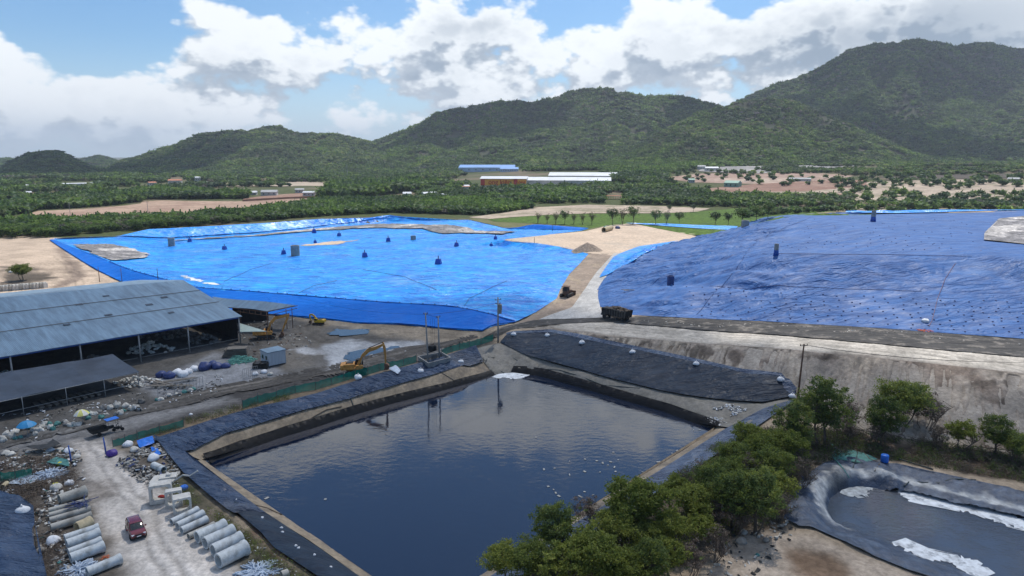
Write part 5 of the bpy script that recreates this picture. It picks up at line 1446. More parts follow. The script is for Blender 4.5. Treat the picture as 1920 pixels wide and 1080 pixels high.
for (px, py, r, key, lab) in [
        (1185, 935, 58, 'round', 'round bright green tree overhanging the near right shore, nearest the open water'),
        (1112, 1035, 54, 'round', 'bright green round tree at the bottom edge below the water'),
        (1040, 985, 40, 'tall', 'thin grey-green tree in front of the pond, left of the round bright one'),
        (1000, 1042, 46, 'wide', 'wide green tree at the bottom edge, directly below the thin grey-green one'),
        (942, 1046, 36, 'round', 'small green tree furthest left at the bottom edge of the pond'),
        (1268, 914, 30, 'yellow', 'small yellow-green tree right of the round tree on the near right shore'),
        (1256, 985, 36, 'round', 'mid-green tree below the small yellow-green tree'),
        (1310, 985, 30, 'yellow', 'olive bush between the mid-green tree and the brown scrub'),
        (1398, 812, 30, 'round', 'bright green tree highest up the near right shore, beside the blue-grey liner'),
        (1362, 884, 40, 'wide', 'wide dark green tree halfway along the near right shore'),
        (1415, 925, 44, 'tall', 'tall dark green tree left of the foam pond'),
        (1440, 865, 40, 'wide', 'dense green tree behind the tall dark one, left of the foam pond'),
        (1320, 890, 26, 'bare', 'thin grey bush on the liner left of the wide dark green tree'),
        (1470, 830, 36, 'round', 'yellowish green tree at the left foot of the tall tree by the power pole'),
        (1541, 757, 46, 'tall', 'tall airy tree just right of the leaning power pole'),
        (1590, 772, 30, 'bare', 'half-bare thin tree right of the tall airy one'),
        (1692, 742, 48, 'wide', 'widest dark tree standing alone against the clay slope'),
        (1655, 778, 34, 'tall', 'thin airy tree leaning on the left side of the widest slope tree'),
        (1735, 765, 34, 'bare', 'half-bare tree on the right side of the widest slope tree'),
        (1800, 806, 26, 'yellow', 'small yellow-green tree at the foot of the clay slope'),
        (1864, 806, 28, 'tall', 'small dark tree right of the yellow-green one at the slope foot'),
        (1908, 832, 34, 'wide', 'dark bushy tree at the right edge below the clay slope'),
        (1340, 1010, 34, 'bare', 'bare grey bush at the bottom centre left of the pale stones'),
        (1290, 1045, 36, 'bare', 'bare grey bush at the bottom edge below the olive bush'),
        (1215, 1050, 36, 'tall', 'sparse dark tree at the bottom edge right of the bright round one'),
        (1095, 955, 32, 'bare', 'purplish bare bush behind the thin grey-green tree'),
        (1500, 880, 30, 'bare', 'bare brown bush beside the left corner of the foam pond'),
        (1375, 960, 34, 'bare', 'bare brown bush left of the tall dark green tree'),
        (1180, 1010, 30, 'bare', 'bare thin bush beneath the round bright green tree'),
        (42, 505, 19, 'wide', 'lone dark bush on the brown rise at the far left'),
        (1405, 880, 32, 'bare', 'dark twiggy bush between the leafy trees on the right shore'), (1330, 955, 34, 'bare', 'twiggy brown bush below the bright tree, left of the path'), (1465, 945, 28, 'bare', 'twiggy bush close to the foam pond liner corner'), (1580, 800, 26, 'bare', 'low twiggy bush at the slope foot right of the tall airy tree'), (1760, 815, 24, 'bare', 'low twiggy bush left of the small yellow-green slope tree'), (1640, 812, 24, 'bare', 'low twiggy bush below the widest slope tree'),
        (1150, 985, 44, 'round', 'leafy tree filling the gap left below the round bright tree by the water'),
        (1060, 1050, 44, 'yellow', 'yellowish tree at the bottom edge between two green ones'),
        (1210, 1000, 40, 'wide', 'green tree in front of the round bright tree, right side'),
        (1300, 935, 40, 'round', 'bright tree between the yellow-green one and the wide dark one'),
        (1330, 905, 34, 'tall', 'feathery tree touching the left side of the wide dark green tree'),
        (1380, 850, 36, 'wide', 'leafy tree below the highest bright tree on the right shore'),
        (1425, 835, 34, 'round', 'leafy tree right of the highest bright tree on the right shore'),
        (1490, 790, 36, 'tall', 'feathery tree left of the tall airy one by the power pole'),
        (1450, 905, 34, 'yellow', 'yellow-tinged tree between the dense tree and the foam pond'),
        (1370, 925, 40, 'tall', 'feathery tree below the wide dark green tree'),
        (1165, 1060, 42, 'round', 'green tree at the bottom edge right of the large bright ones'),
        (1250, 1035, 34, 'yellow', 'olive tree at the bottom edge beside the bare grey bush')]:
    near_tree(px, py, r, key, lab, 'shrub_tree' if key != 'bare' else 'bare_bush')

# low scrub
SCP = np.array(Gp([(1340, 840), (1480, 800), (1620, 815), (1920, 858), (2050, 870), (2050, 940), (1920, 905), (1760, 880), (1600, 848), (1520, 880), (1455, 960), (1440, 1000), (1340, 1005), (1180, 1090), (960, 1130), (1230, 925)]))
SCP2 = np.array(Gp([(296, 885), (350, 912), (445, 990), (620, 1118), (580, 1130), (480, 1050), (420, 985), (340, 940)]))
SCP3 = np.array(Gp([(0, 860), (130, 860), (150, 920), (110, 990), (115, 1050), (140, 1100), (90, 1100), (70, 960), (0, 920)]))


def scrub(name, P, n, size, mats, lab, seed, hz=1.2, cl=.8, per=14):
    r = np.random.default_rng(seed); x0, y0 = P.min(0); x1, y1 = P.max(0)
    x = r.uniform(x0, x1, n * 6); y = r.uniform(y0, y1, n * 6); k = in_poly(x, y, P) & (fbm(x / 5, y / 5, seed, 3) > -.15); x, y = x[k][:n], y[k][:n]
    ix = np.repeat(np.arange(len(x)), per); off = r.normal(size=(len(ix), 3)) * np.array([cl, cl, cl * .5]) * .5
    h = r.uniform(.1, hz, len(x))
    X = x[ix] + off[:, 0]; Y = y[ix] + off[:, 1]; Zz = H(X, Y) + np.abs(off[:, 2]) + h[ix] * r.random(len(ix))
    V, F = leaf_quads(X, Y, Zz, size, r, .1, .12)
    me_o = np_mesh(name, V, F, mats[0], False)
    mi = (r.random(len(x)) < .4).astype(np.int32)[ix]
    if len(mats) > 1: me_o.data.materials.append(mats[1]); me_o.data.polygons.foreach_set('material_index', mi)
    tag(me_o, lab, 'scrub', kind='stuff'); return me_o


scrub('dry_scrub', SCP, 4200, .26, [M['leaf_b'], M['leaf_d']], 'tangle of dry brown scrub under the trees and around the foam pond', 701, 1.1)
scrub('weeds', SCP2, 1100, .16, [M['leaf'], M['leaf_b']], 'strip of low green weeds behind the pale concrete pipes', 702, .5)
scrub('weeds', SCP3, 900, .18, [M['leaf_b'], M['leaf_b']], 'dry brown weeds and roots among the rubbish at the lower left', 703, .5)
scrub('weeds', np.array(Gp([(300, 800), (430, 765), (560, 735), (560, 745), (440, 782), (330, 808), (250, 830)])), 500, .14, [M['leaf_b'], M['leaf']], 'thin line of dry weeds between the muddy road and the green fence', 704, .4)


# ================================================================== objects
def pxm(g): return 1300.0 / (g[1] * CP + (CAMH - g[2]) * SP)     # photo pixels per metre there


def yaw_of(a, b): return math.atan2(b[1] - a[1], b[0] - a[0])


def slab(mb, P, th):
    """four points (x,y,z) -> slab of thickness th below them"""
    P = [tuple(float(c) for c in p) for p in P]
    return mb.add(P + [(p[0], p[1], p[2] - th) for p in P], [(0, 1, 2, 3), (7, 6, 5, 4), (0, 4, 5, 1), (1, 5, 6, 2), (2, 6, 7, 3), (3, 7, 4, 0)])


def rel(root, p): l = root.location; return (p[0] - l[0], p[1] - l[1], p[2] - l[2])


# ---- big open shed
E0 = W(448, 592, 6.7); DE = np.array([-.698, -.716, 0]); NE = np.array([-.716, .698, 0])
shed = empty('open_shed', (E0[0], E0[1], 0), math.atan2(DE[1], DE[0])); tag(shed, 'huge open-fronted shed with a blue-grey corrugated roof at the left edge', 'shed')
# local frame: +X along the eave toward the left of the photo, -Y into the shed (away from the viewer)
LW, LD = 112.0, 35.2


def zr(x): return 11.0


m = MB(); n = 28
vs = []; fs = []
for i in range(n + 1):
    x = -.6 + (LW + .6) * i / n; sk = max(0, x) * .16
    for (yy, zz) in ((.5, 6.55), (-LD - sk, 11.0), (-LD * 2 - sk, 6.6)): vs.append((x, yy, zz + .04 * math.sin(i * 2.1)))
for i in range(n):
    for j in range(2): fs.append((i * 3 + j, i * 3 + j + 1, (i + 1) * 3 + j + 1, (i + 1) * 3 + j))
k = len(vs); vs += [(a, b, c - .12) for a, b, c in vs]; fs += [tuple(reversed([q + k for q in f])) for f in fs]
for i in range(n): fs.append((i * 3, (i + 1) * 3, (i + 1) * 3 + k, i * 3 + k))
fs += [(0, k, k + 1, 1), (1, k + 1, k + 2, 2)]
m.add(vs, fs)
roof = m.build('roof', M['roof'], shed)
m = MB()
for fr in (.36, .68):
    z0 = 6.6 + (11.0 - 6.55) * fr + .06
    m.tube([(-.5, .5 - (LD + .5) * fr, z0), (LW, .5 - (LD + LW * .16 + .5) * fr, z0)], .07, 4)
m.build('roof_seam', M['darkpost'], shed)
m = MB()
for (x, fr, w, d) in [(9, .62, 1.5, 1.1), (14, .50, 1.6, 1.2), (20, .80, 1.4, .9), (27, .68, 1.6, 1.2), (33, .33, 1.3, .9), (12, .28, 1.3, .9), (45, .55, 1.9, 1.2), (24, .40, 1.6, 1.0)]:
    y = .5 - (LD + x * .16 + .5) * fr; z = 6.6 + 4.4 * fr + .07
    c = m.box((x, y, z), (w, d, .05), rx=-math.atan(4.45 / 36))
m.build('roof_patch', M['shade_net'], shed)
for x in (.15, 12.2, 22.7, 34, 46, 58, 72, 86, 100):
    MB().tube([(x, .1, -.3), (x, .1, 6.55)], .17, 8).build('column', M['post'], shed, True)
    MB().tube([(x, -LD - x * .16, -.3), (x, -LD - x * .16, 10.9)], .2, 6).build('column', M['darkpost'], shed, True)
m = MB(); m.box((LW / 2, .12, 6.3), (LW, .16, .35)); m.build('eave_beam', M['bluepaint'], shed)
m = MB(); m.box((LW / 2, -LD * 2 - 9, 3.2), (LW, .15, 6.6), rz=-.155); m.build('wall', M['darkwall'], shed)  # back wall added near-black to keep the inside dark
m = MB(); m.box((-.1, -LD * .95, 2.9), (.12, LD * 1.8, 5.8)); m.build('wall', M['darkwall'], shed)
m = MB(); m.box((6.5, .05, 1.1), (12, .06, .06)); m.box((17.3, .05, 1.1), (10, .06, .06)); m.box((28.3, .05, 1.1), (10, .06, .06)); m.build('rail', M['post'], shed)
tr = MB()
for x in (12.2, 22.7, 34, 46, 58, 72): tr.tube([(x, .1, 6.3), (x, -LD - x * .16, 10.6), (x, -2 * LD, 6.3)], .12, 4); tr.tube([(x, .1, 5.6), (x, -LD - x * .16, 9.7)], .08, 4)
tr.build('roof_truss', M['darkpost'], shed)
# heaps inside
def heap(name, c, r, h, mat, lab, cat, seed, n=60, sz=.5, root=None):
    m = MB(); q = random.Random(seed)
    for i in range(n):
        a = q.uniform(0, 6.28); t = q.random() ** .6
        x = c[0] + r[0] * t * math.cos(a); y = c[1] + r[1] * t * math.sin(a); z = c[2] + h * (1 - t) * q.uniform(.5, 1)
        m.lump((x, y, z), (sz * q.uniform(.5, 1.2), sz * q.uniform(.5, 1.2), sz * q.uniform(.4, .8)), q.randint(0, 9999), 7, 4, .3)
    o = m.build(name, mat); tag(o, lab, cat); return o


def shed_pt(x, y): return E0[0] + DE[0] * x + (-NE[0]) * -y * -1 * -1 if False else (E0[0] + DE[0] * x - (-DE[1]) * 0)


cr, sr = math.cos(shed.rotation_euler[2]), math.sin(shed.rotation_euler[2])
def S(x, y, z=0.0): return (E0[0] + cr * x - sr * y, E0[1] + sr * x + cr * y, z)


for (x, y, rx, ry, h, mt, lab) in [(6, -7, 4, 3, 2.0, 'greybag', 'heap of grey scrap sacks inside the shed behind the mint hoses'), (18, -8, 6, 3, 2.2, 'offwhite', 'heap of dirty pale sacks inside the shed behind the white bundles'),
                                 (30, -6, 6, 3, 1.8, 'greybag', 'heap of grey scrap inside the shed above the lean-to roof corner'), (48, -8, 9, 4, 2.4, 'offwhite', 'long heap of pale sacks deep inside the left bay of the shed'), (10, -18, 8, 4, 2.6, 'greybag', 'dark scrap heap at the back of the right bay of the shed')]:
    heap('scrap_heap', S(x, y), (rx, ry), h, M[mt], lab, 'heap', int(x * 7), 70, .55)

# ---- lean-to
A = [(0, 752, 3.4), (261, 697, 3.4), (211, 664, 4.6), (0, 698, 4.7)]
Wq = [W(*p) for p in A]; d1 = (Wq[0] - Wq[1]); d1 /= np.linalg.norm(d1); d1[2] = 0; d4 = (Wq[3] - Wq[2]); d4 /= np.linalg.norm(d4); d4[2] = 0
lt = empty('lean_to', (Wq[1][0], Wq[1][1], 0)); tag(lt, 'low lean-to with a dark blue-black sheet roof in front of the big shed', 'lean-to')
m = MB(); vs = []; nn = 16
for i in range(nn + 1):
    a = Wq[1] + d1 * 34 * i / nn; b = Wq[2] + d4 * 34 * i / nn
    for j in range(5):
        p = a + (b - a) * j / 4; p = p + np.array([0, 0, -.12 * math.sin(math.pi * (i * 4 % nn) / nn) + .05 * math.sin(j * 2 + i)]); vs.append(rel(lt, p))
fs = [(i * 5 + j, i * 5 + j + 1, i * 5 + j + 6, i * 5 + j + 5) for i in range(nn) for j in range(4)]
vv = vs + [(a, b, c - .08) for a, b, c in vs]; k = len(vs)
m.add(vv, fs + [tuple(reversed([q + k for q in f])) for f in fs] + [(i * 5, i * 5 + 5, i * 5 + 5 + k, i * 5 + k) for i in range(nn)] + [(j, j + k, j + 1 + k, j + 1) for j in range(4)])
m.build('roof', M['shade_net'], lt)
for t in (.3, 6.3, 12.6, 19.3, 26, 33):
    p = Wq[1] + d1 * t; MB().tube([rel(lt, (p[0], p[1], -.2)), rel(lt, (p[0], p[1], 3.35))], .07, 6).build('post', M['post'], lt, True)
m = MB()
for z, r in ((3.25, .06), (1.15, .05)):
    m.tube([rel(lt, (Wq[1][0], Wq[1][1], z)), rel(lt, tuple(Wq[1] + d1 * 34)[:2] + (z,))], r, 5)
m.build('rail', M['post'], lt)
for i in range(9):
    p = Wq[1] + d1 * (8 + i * 1.15) + np.array([-1.6, 2.6, 0])
    o = MB().box((0, 0, .35), (.7, 4.2, .18), bevel=.04).box((0, 0, .12), (.5, 3.8, .2)).build('wooden_beam', M['wood'], None, loc=(p[0], p[1], 0), rz=.9); tag(o, 'dark grey beam in the row stored under the lean-to roof', 'beam', 'beams stored under the lean-to')
heap('scrap_heap', (Wq[1][0] - 2.5, Wq[1][1] + 3, 0), (5, 2.6), 1.6, M['offwhite'], 'heap of pale scrap under the right end of the lean-to roof', 'heap', 55, 90, .35)

# ---- sagging annex roof with steel frame
an = empty('annex_shed', G(470, 640)); tag(an, 'sagging faded-blue roofed annex on a rusty frame right of the big shed', 'shed')
q4 = [W(398, 556, 6.8), W(555, 572, 6.2), W(500, 583, 5.6), W(412, 573, 6.4)]
m = MB(); vs = []
for i in range(9):
    for j in range(4):
        u, v = i / 8, j / 3; p = (q4[0] * (1 - u) + q4[1] * u) * (1 - v) + (q4[3] * (1 - u) + q4[2] * u) * v; p = p + np.array([0, 0, -.35 * math.sin(u * math.pi * 2.2) * .4]); vs.append(rel(an, p))
fs = [(i * 4 + j, i * 4 + j + 1, i * 4 + j + 5, i * 4 + j + 4) for i in range(8) for j in range(3)]; k = len(vs)
m.add(vs + [(a, b, c - .1) for a, b, c in vs], fs + [tuple(reversed([q + k for q in f])) for f in fs] + [(i * 4 + 3, i * 4 + 7, i * 4 + 7 + k, i * 4 + 3 + k) for i in range(8)])
m.build('roof', M['roof2'], an)
m = MB()
for (a, b) in [((415, 575, 6.3), (500, 585, 5.5)), ((500, 585, 5.5), (558, 573, 6.1)), ((415, 580, 5.6), (500, 592, 4.8)), ((500, 592, 4.8), (557, 578, 5.5))]: m.tube([rel(an, W(*a)), rel(an, W(*b))], .09, 5)
for t in np.linspace(0, 1, 9):
    a = W(415, 575, 6.3) * (1 - t) + W(500, 585, 5.5) * t; b = W(415, 580, 5.6) * (1 - t) + W(500, 592, 4.8) * t; m.tube([rel(an, a), rel(an, b)], .05, 4)
m.build('truss', M['rust'], an)
for (x, y, z) in [(500, 585, 5.5), (547, 577, 5.6), (536, 579, 5.6), (450, 582, 5.6)]:
    p = W(x, y, z); MB().tube([rel(an, (p[0], p[1], -.2)), rel(an, p)], .1, 6).build('column', M['rust'], an, True)
q = W(452, 578, 5.2); m = MB(); m.box(rel(an, (q[0] + .5, q[1] + 5, 2.6)), (9, .15, 5.2), rz=.35); m.build('wall', M['darkwall'], an)
cn = empty('canopy', W(452, 622, 0)); tag(cn, 'small pale green sheet canopy on posts between the big shed and the orange excavator', 'canopy')
a, b, c_, d_ = W(450, 606, 4.4), W(500, 621, 3.0), W(450, 622, 3.0), W(455, 600, 4.6)
P = [rel(cn, p) for p in (c_, b, a)]; m = MB(); m.add(P + [(x, y, z - .1) for x, y, z in P], [(0, 1, 2), (5, 4, 3), (0, 3, 4, 1), (1, 4, 5, 2), (2, 5, 3, 0)]); m.build('roof', M['slat'], cn)
for p in (b, c_): MB().tube([rel(cn, (p[0], p[1], -.2)), rel(cn, p)], .07, 6).build('post', M['darkpost'], cn, True)

# ---- cabin
g1, g2, g3 = G(490, 679), G(515, 691), G(537, 686)
cb = empty('site_cabin', (g1 + g3) / 2, yaw_of(g2, g3)); tag(cb, 'small grey corrugated site cabin with two windows on the muddy yard', 'cabin')
m = MB(); m.box((0, 0, 1.75), (4.0, 3.6, 2.9)); m.build('wall', M['cabin'], cb)
m = MB(); m.box((0, 0, 3.26), (4.25, 3.85, .14)); m.build('roof', M['roof'], cb)
for y in (-.9, .8):
    w_ = MB().box((-2.02, y, 2.0), (.05, .7, .8)).build('window', M['glass'], cb)
    MB().box((-2.04, y, 1.56), (.1, .85, .07)).build('sill', M['post'], w_)
for (x, y) in ((-1.8, -1.6), (1.8, -1.6), (-1.8, 1.6), (1.8, 1.6)): MB().box((x, y, .15), (.3, .3, .4)).build('foot', M['darkpost'], cb)


# ---- excavators
def excavator(px, py, yaw, sc, mat, lab, boom, stick, cab_mat='black', arm_mat=None, bucket_rot=0.0):
    g = G(px, py); e = empty('excavator', g, yaw); e.scale = (sc,) * 3; tag(e, lab, 'excavator')
    for s in (-1, 1):
        pr = [(-2.2, .45), (-2.0, .12), (-1.7, 0), (1.7, 0), (2.0, .12), (2.2, .45), (2.0, .78), (1.7, .9), (-1.7, .9), (-2.0, .78)]
        t = MB().prism(pr, s * 1.4 - .3, s * 1.4 + .3).build('track', M['soot'], e)
        w = MB()
        for i in range(5): w.tube([(-1.6 + i * .8, s * 1.72 - .05, .3), (-1.6 + i * .8, s * 1.72 + .05, .3)], .22, 8)
        w.build('track_wheel', M['rust'], t)
    MB().lathe([(.8, 0), (.8, .4)], (0, 0, .8), 16).build('turntable', M['black'], e)
    b = MB().box((-.75, 0, 1.3), (4.3, 2.6, .35), bevel=.06).box((-1.4, .1, 1.85), (2.4, 2.4, .85), bevel=.12).box((.75, -.85, 1.65), (1.5, .8, .6), bevel=.08).build('body', mat, e)
    MB().box((-2.75, 0, 1.75), (.75, 2.6, 1.1), bevel=.2).build('counterweight', mat, e)
    MB().tube([(-1.9, -.6, 2.2), (-1.9, -.6, 2.8)], .08, 8).build('exhaust', M['black'], e)
    MB().box((-1.2, .3, 2.33), (1.3, 1.3, .12)).build('engine_hatch', M['soot'], e)
    c = MB().box((.65, .78, 2.15), (1.55, .95, 1.35), taper=.92, bevel=.08).build('cab', M[cab_mat] if cab_mat != 'mat' else mat, e)
    MB().box((.65, .78, 2.25), (1.60, .7, .75)).box((.65, .78, 2.25), (1.1, 1.0, .75)).build('window', M['glass'], c)
    am = arm_mat or mat
    def beam(name, pts, w, hs, parent):
        m = MB(); P = [Vector((p[0], 0, p[1])) for p in pts]; vs = []
        for i, p in enumerate(P):
            d = (P[min(i + 1, len(P) - 1)] - P[max(i - 1, 0)]).normalized(); nrm = Vector((-d.z, 0, d.x)); h = hs[i]
            for sy, sn in ((-1, -1), (1, -1), (1, 1), (-1, 1)): vs.append((p.x + nrm.x * h * sn, sy * w, p.z + nrm.z * h * sn))
        fs = [(0, 1, 2, 3), tuple(len(vs) - 4 + q for q in (3, 2, 1, 0))]
        for i in range(len(P) - 1):
            for k in range(4): fs.append((i * 4 + k, i * 4 + (k + 1) % 4, i * 4 + 4 + (k + 1) % 4, i * 4 + 4 + k))
        return m.add(vs, fs).build(name, am, parent)
    bo = beam('boom', boom, .2, [.22, .34, .38, .33, .2][:len(boom)], e)
    MB().tube([(.9, -.28, 1.4), (boom[1][0], -.28, boom[1][1] - .2)], .09, 8).tube([(.9, .28, 1.4), (boom[1][0], .28, boom[1][1] - .2)], .09, 8).build('hydraulic_ram', M['chrome'], bo)
    MB().tube([(boom[-3][0], 0, boom[-3][1] + .45), (stick[0][0], 0, stick[0][1] + .1)], .09, 8).build('hydraulic_ram', M['soot'], bo)
    beam('stick', stick, .16, [.16, .28, .2, .14][:len(stick)], e)
    x, z = stick[-1]
    pr = [(-.2, .25), (.35, .2), (.75, -.2), (.75, -.75), (.35, -1.1), (-.35, -1.05), (-.15, -.6), (-.3, -.1)]
    a = bucket_rot; pr = [(x + p * math.cos(a) - q * math.sin(a), z + p * math.sin(a) + q * math.cos(a)) for p, q in pr]
    MB().prism(pr, -.55, .55).build('bucket', M['rust'], e)
    return e


excavator(668, 700, math.radians(8), 1.0, M['exc'], 'orange-yellow excavator with its arm raised beside the green mesh fence',
          [(.3, 1.7), (1.6, 3.9), (2.7, 4.9), (4.2, 5.3), (5.7, 6.0)], [(5.7, 6.45), (5.95, 5.4), (6.1, 3.8), (6.1, 1.7)])
excavator(500, 634, math.radians(14), 1.0, M['exc'], 'orange excavator half hidden under the annex roof with its arm folded down',
          [(.3, 1.7), (1.4, 4.0), (2.3, 5.0), (4.0, 5.3), (5.6, 5.6)], [(5.7, 5.9), (5.2, 4.8), (4.3, 2.8), (3.7, 1.2)], bucket_rot=-.5)
excavator(597, 608, math.radians(172), .62, M['excy'], 'small yellow excavator parked at the foot of the blue bank',
          [(.3, 1.7), (1.5, 3.4), (2.5, 4.2), (3.6, 4.2)], [(3.7, 4.4), (3.7, 3.4), (3.4, 1.4)], 'mat')

# ---- rusty machine on the verge
g = G(1063, 556); e = empty('tracked_dozer', g, math.radians(60)); tag(e, 'rusty brown tracked dozer parked on the dirt verge beside the concrete road', 'bulldozer')
for s in (-1, 1): MB().prism([(-2.1, .5), (-1.8, 0), (1.8, 0), (2.1, .5), (1.7, 1.0), (-1.7, 1.0)], s * 1.1 - .3, s * 1.1 + .3).build('track', M['soot'], e)
MB().box((.2, 0, 1.3), (3.2, 1.5, 1.1), bevel=.12).build('body', M['rust'], e)
MB().box((-.7, 0, 2.3), (1.4, 1.5, 1.1), bevel=.08).build('cab', M['soot'], e)
m = MB()
for x in (-1.5, .1):
    for y in (-.85, .85): m.tube([(x, y, 1.2), (x, y, 3.1)], .07, 5)
m.box((-.7, 0, 3.15), (2.0, 2.0, .1)); m.build('roll_cage', M['rust'], e)
MB().box((2.5, 0, .8), (.2, 3.2, 1.3), rx=0, ry=.15).tube([(0, -1.4, .5), (2.4, -1.2, .6)], .12, 6).tube([(0, 1.4, .5), (2.4, 1.2, .6)], .12, 6).build('blade', M['rust'], e)


# ---- wheels
def wheel(parent, x, y, r, w, name='wheel'):
    t = MB().lathe([(r * .6, -w / 2), (r * .93, -w / 2), (r, -w / 2 + .04), (r, w / 2 - .04), (r * .93, w / 2), (r * .6, w / 2)], (0, 0, 0), 20)
    t.v = [(a, c, b) for a, b, c in t.v]
    o = empty(name, (0, 0, 0)); o.parent = parent; o.location = (x, y, r); KIDS.setdefault(parent.name, []).append(o)
    t.build('tyre', M['black'], o, True, auto=40)
    q = MB().lathe([(r * .62, -w / 2 + .03), (r * .55, w / 2 - .02), (r * .15, w / 2 - .05)], (0, 0, 0), 10); q.v = [(a, (c if y > 0 else -c), b) for a, b, c in q.v]
    q.build('rim', M['chrome'] if name == 'wheel' else M['soot'], o)
    return o


# ---- dump truck
ga, gb = G(1131, 596), G(1178, 603)
e = empty('dump_truck', (ga + gb) / 2, yaw_of(gb, ga)); tag(e, 'dirty black dump truck piled with brown waste on the dark haul road', 'truck')
MB().box((0, 0, .95), (7.6, .9, .3)).build('chassis', M['soot'], e)
c = MB().box((3.0, 0, 1.75), (1.7, 2.35, 1.9), bevel=.14, taper=.94).build('cab', M['soot'], e)
MB().box((3.86, 0, 2.15), (.06, 1.9, .75)).box((3.1, 0, 2.2), (.9, 2.38, .65)).build('window', M['glass'], c)
MB().box((3.88, 0, .95), (.14, 2.3, .35)).build('bumper', M['post'], c)
for s in (-1, 1): MB().box((3.93, s * .85, 1.1), (.06, .3, .2)).build('headlight', M['lamp'], c)
tp = MB(); P0 = [(-4.1, -1.2, 1.2), (1.9, -1.2, 1.2), (1.9, 1.2, 1.2), (-4.1, 1.2, 1.2), (-4.4, -1.3, 3.0), (2.0, -1.3, 2.8), (2.0, 1.3, 2.8), (-4.4, 1.3, 3.0)]
tp.add(P0, [(3, 2, 1, 0), (0, 1, 5, 4), (1, 2, 6, 5), (2, 3, 7, 6), (3, 0, 4, 7)])
tp.add([(a, b * .95, c_) for a, b, c_ in P0], [(0, 1, 2, 3), (4, 5, 1, 0), (5, 6, 2, 1), (6, 7, 3, 2), (7, 4, 0, 3)])
bd = tp.build('tipper_body', M['soot'], e)
m = MB()
for i in range(8):
    for s in (-1, 1): m.box((-4.0 + i * .82, s * 1.3, 2.05), (.09, .1, 1.6))
m.box((-1.2, -1.33, 2.85), (6.3, .08, .12)); m.box((-1.2, 1.33, 2.85), (6.3, .08, .12)); m.build('stake', M['darkpost'], bd)
for x in (2.9, -1.6, -2.9):
    for s in (-1, 1): wheel(e, x, s * 1.0, .52, .32, 'truck_wheel')
m = MB(); q = random.Random(4)
for i in range(90): x, y = q.uniform(-4, 1.8), q.uniform(-1.1, 1.1); m.lump((x, y, 2.5 + .9 * (1 - (abs(x + 1.1) / 3.4) ** 2) * (1 - abs(y) / 1.6)), (.35, .35, .28), i, 6, 4, .4, False)
m.lump((-1.1, 0, 1.6), (3.1, 1.15, 1.3), 3, 14, 8, .1, False)
o = m.build('waste_load', pm('brown_waste', (.19, .14, .10), .95, .4, 2, .7, 4), None); o.location = e.location; o.rotation_euler = e.rotation_euler; tag(o, 'heap of brown waste piled in the black dump truck', 'waste')

# ---- red car
gr, gf = G(249, 985), G(262, 1014)
car = empty('parked_car', (gr + gf) / 2 + np.array([0, 0, 0.0]), yaw_of(gr, gf)); tag(car, 'dark red compact car with roof rails on the pale dirt road', 'car')


def loft_body(secs, mat, name, parent, smooth=True, auto=35):
    """secs: (x, [(y,z)...]) half outlines mirrored"""
    m = MB(); vs = []; n = len(secs[0][1])
    for x, pr in secs:
        for y, z in pr: vs.append((x, y, z))
        for y, z in reversed(pr): vs.append((x, -y, z))
    k = 2 * n; fs = []
    for i in range(len(secs) - 1):
        for j in range(k): fs.append((i * k + j, i * k + (j + 1) % k, (i + 1) * k + (j + 1) % k, (i + 1) * k + j))
    fs += [tuple(range(k - 1, -1, -1)), tuple((len(secs) - 1) * k + j for j in range(k))]
    return m.add(vs, fs).build(name, mat, parent, smooth, auto=auto)


def sec(w, zb, zt, zm=.75): return [(w * .86, zb), (w * .98, zb + .15), (w, zm), (w * .97, zt - .12), (w * .86, zt)]


body = loft_body([(-2.02, sec(.72, .42, .92, .6)), (-1.95, sec(.82, .32, 1.02)), (-1.5, sec(.88, .26, 1.06)), (-.5, sec(.89, .24, 1.04)), (.7, sec(.89, .24, 1.03)), (1.25, sec(.88, .25, 1.0)), (1.8, sec(.84, .28, .92)), (2.0, sec(.76, .34, .80, .6)), (2.08, sec(.66, .42, .68, .55))], M['carpaint'], 'body', car)
gh = lambda x, w0, w1, z0, z1: (x, [(w0, z0), (w0 * .99, z0 + .02), ((w0 + w1) / 2, (z0 + z1) / 2), (w1, z1 - .04), (w1 * .9, z1)])
loft_body([gh(-1.93, .78, .70, .98, 1.02), gh(-1.62, .80, .66, .98, 1.50), gh(-1.2, .82, .66, .98, 1.57), gh(.1, .83, .67, .98, 1.58), gh(.42, .82, .66, .98, 1.52), gh(1.15, .80, .74, .96, 1.00)], M['glass'], 'window', car)
rf = loft_body([(-1.66, [(.60, 1.47), (.63, 1.48), (.64, 1.50), (.62, 1.53), (.55, 1.545)]), (-1.2, [(.62, 1.55), (.665, 1.56), (.67, 1.58), (.65, 1.605), (.55, 1.625)]), (.1, [(.62, 1.56), (.67, 1.57), (.675, 1.59), (.65, 1.615), (.55, 1.635)]), (.42, [(.6, 1.50), (.65, 1.51), (.66, 1.53), (.63, 1.55), (.55, 1.565)])], M['carpaint'], 'roof', car)
MB().tube([(-1.4, .60, 1.66), (-.6, .60, 1.69), (.15, .60, 1.66)], .022, 6).build('roof_rail', M['chrome'], rf); MB().tube([(-1.4, -.60, 1.66), (-.6, -.60, 1.69), (.15, -.60, 1.66)], .022, 6).build('roof_rail', M['chrome'], rf)
m = MB()
for s in (-1, 1):
    m.tube([(1.12, s * .77, .99), (.42, s * .655, 1.54)], .035, 5); m.tube([(-.45, s * .835, 1.0), (-.45, s * .675, 1.57)], .03, 5); m.tube([(-1.9, s * .75, 1.0), (-1.6, s * .65, 1.52)], .05, 5)
m.build('pillar', M['carpaint'], car)
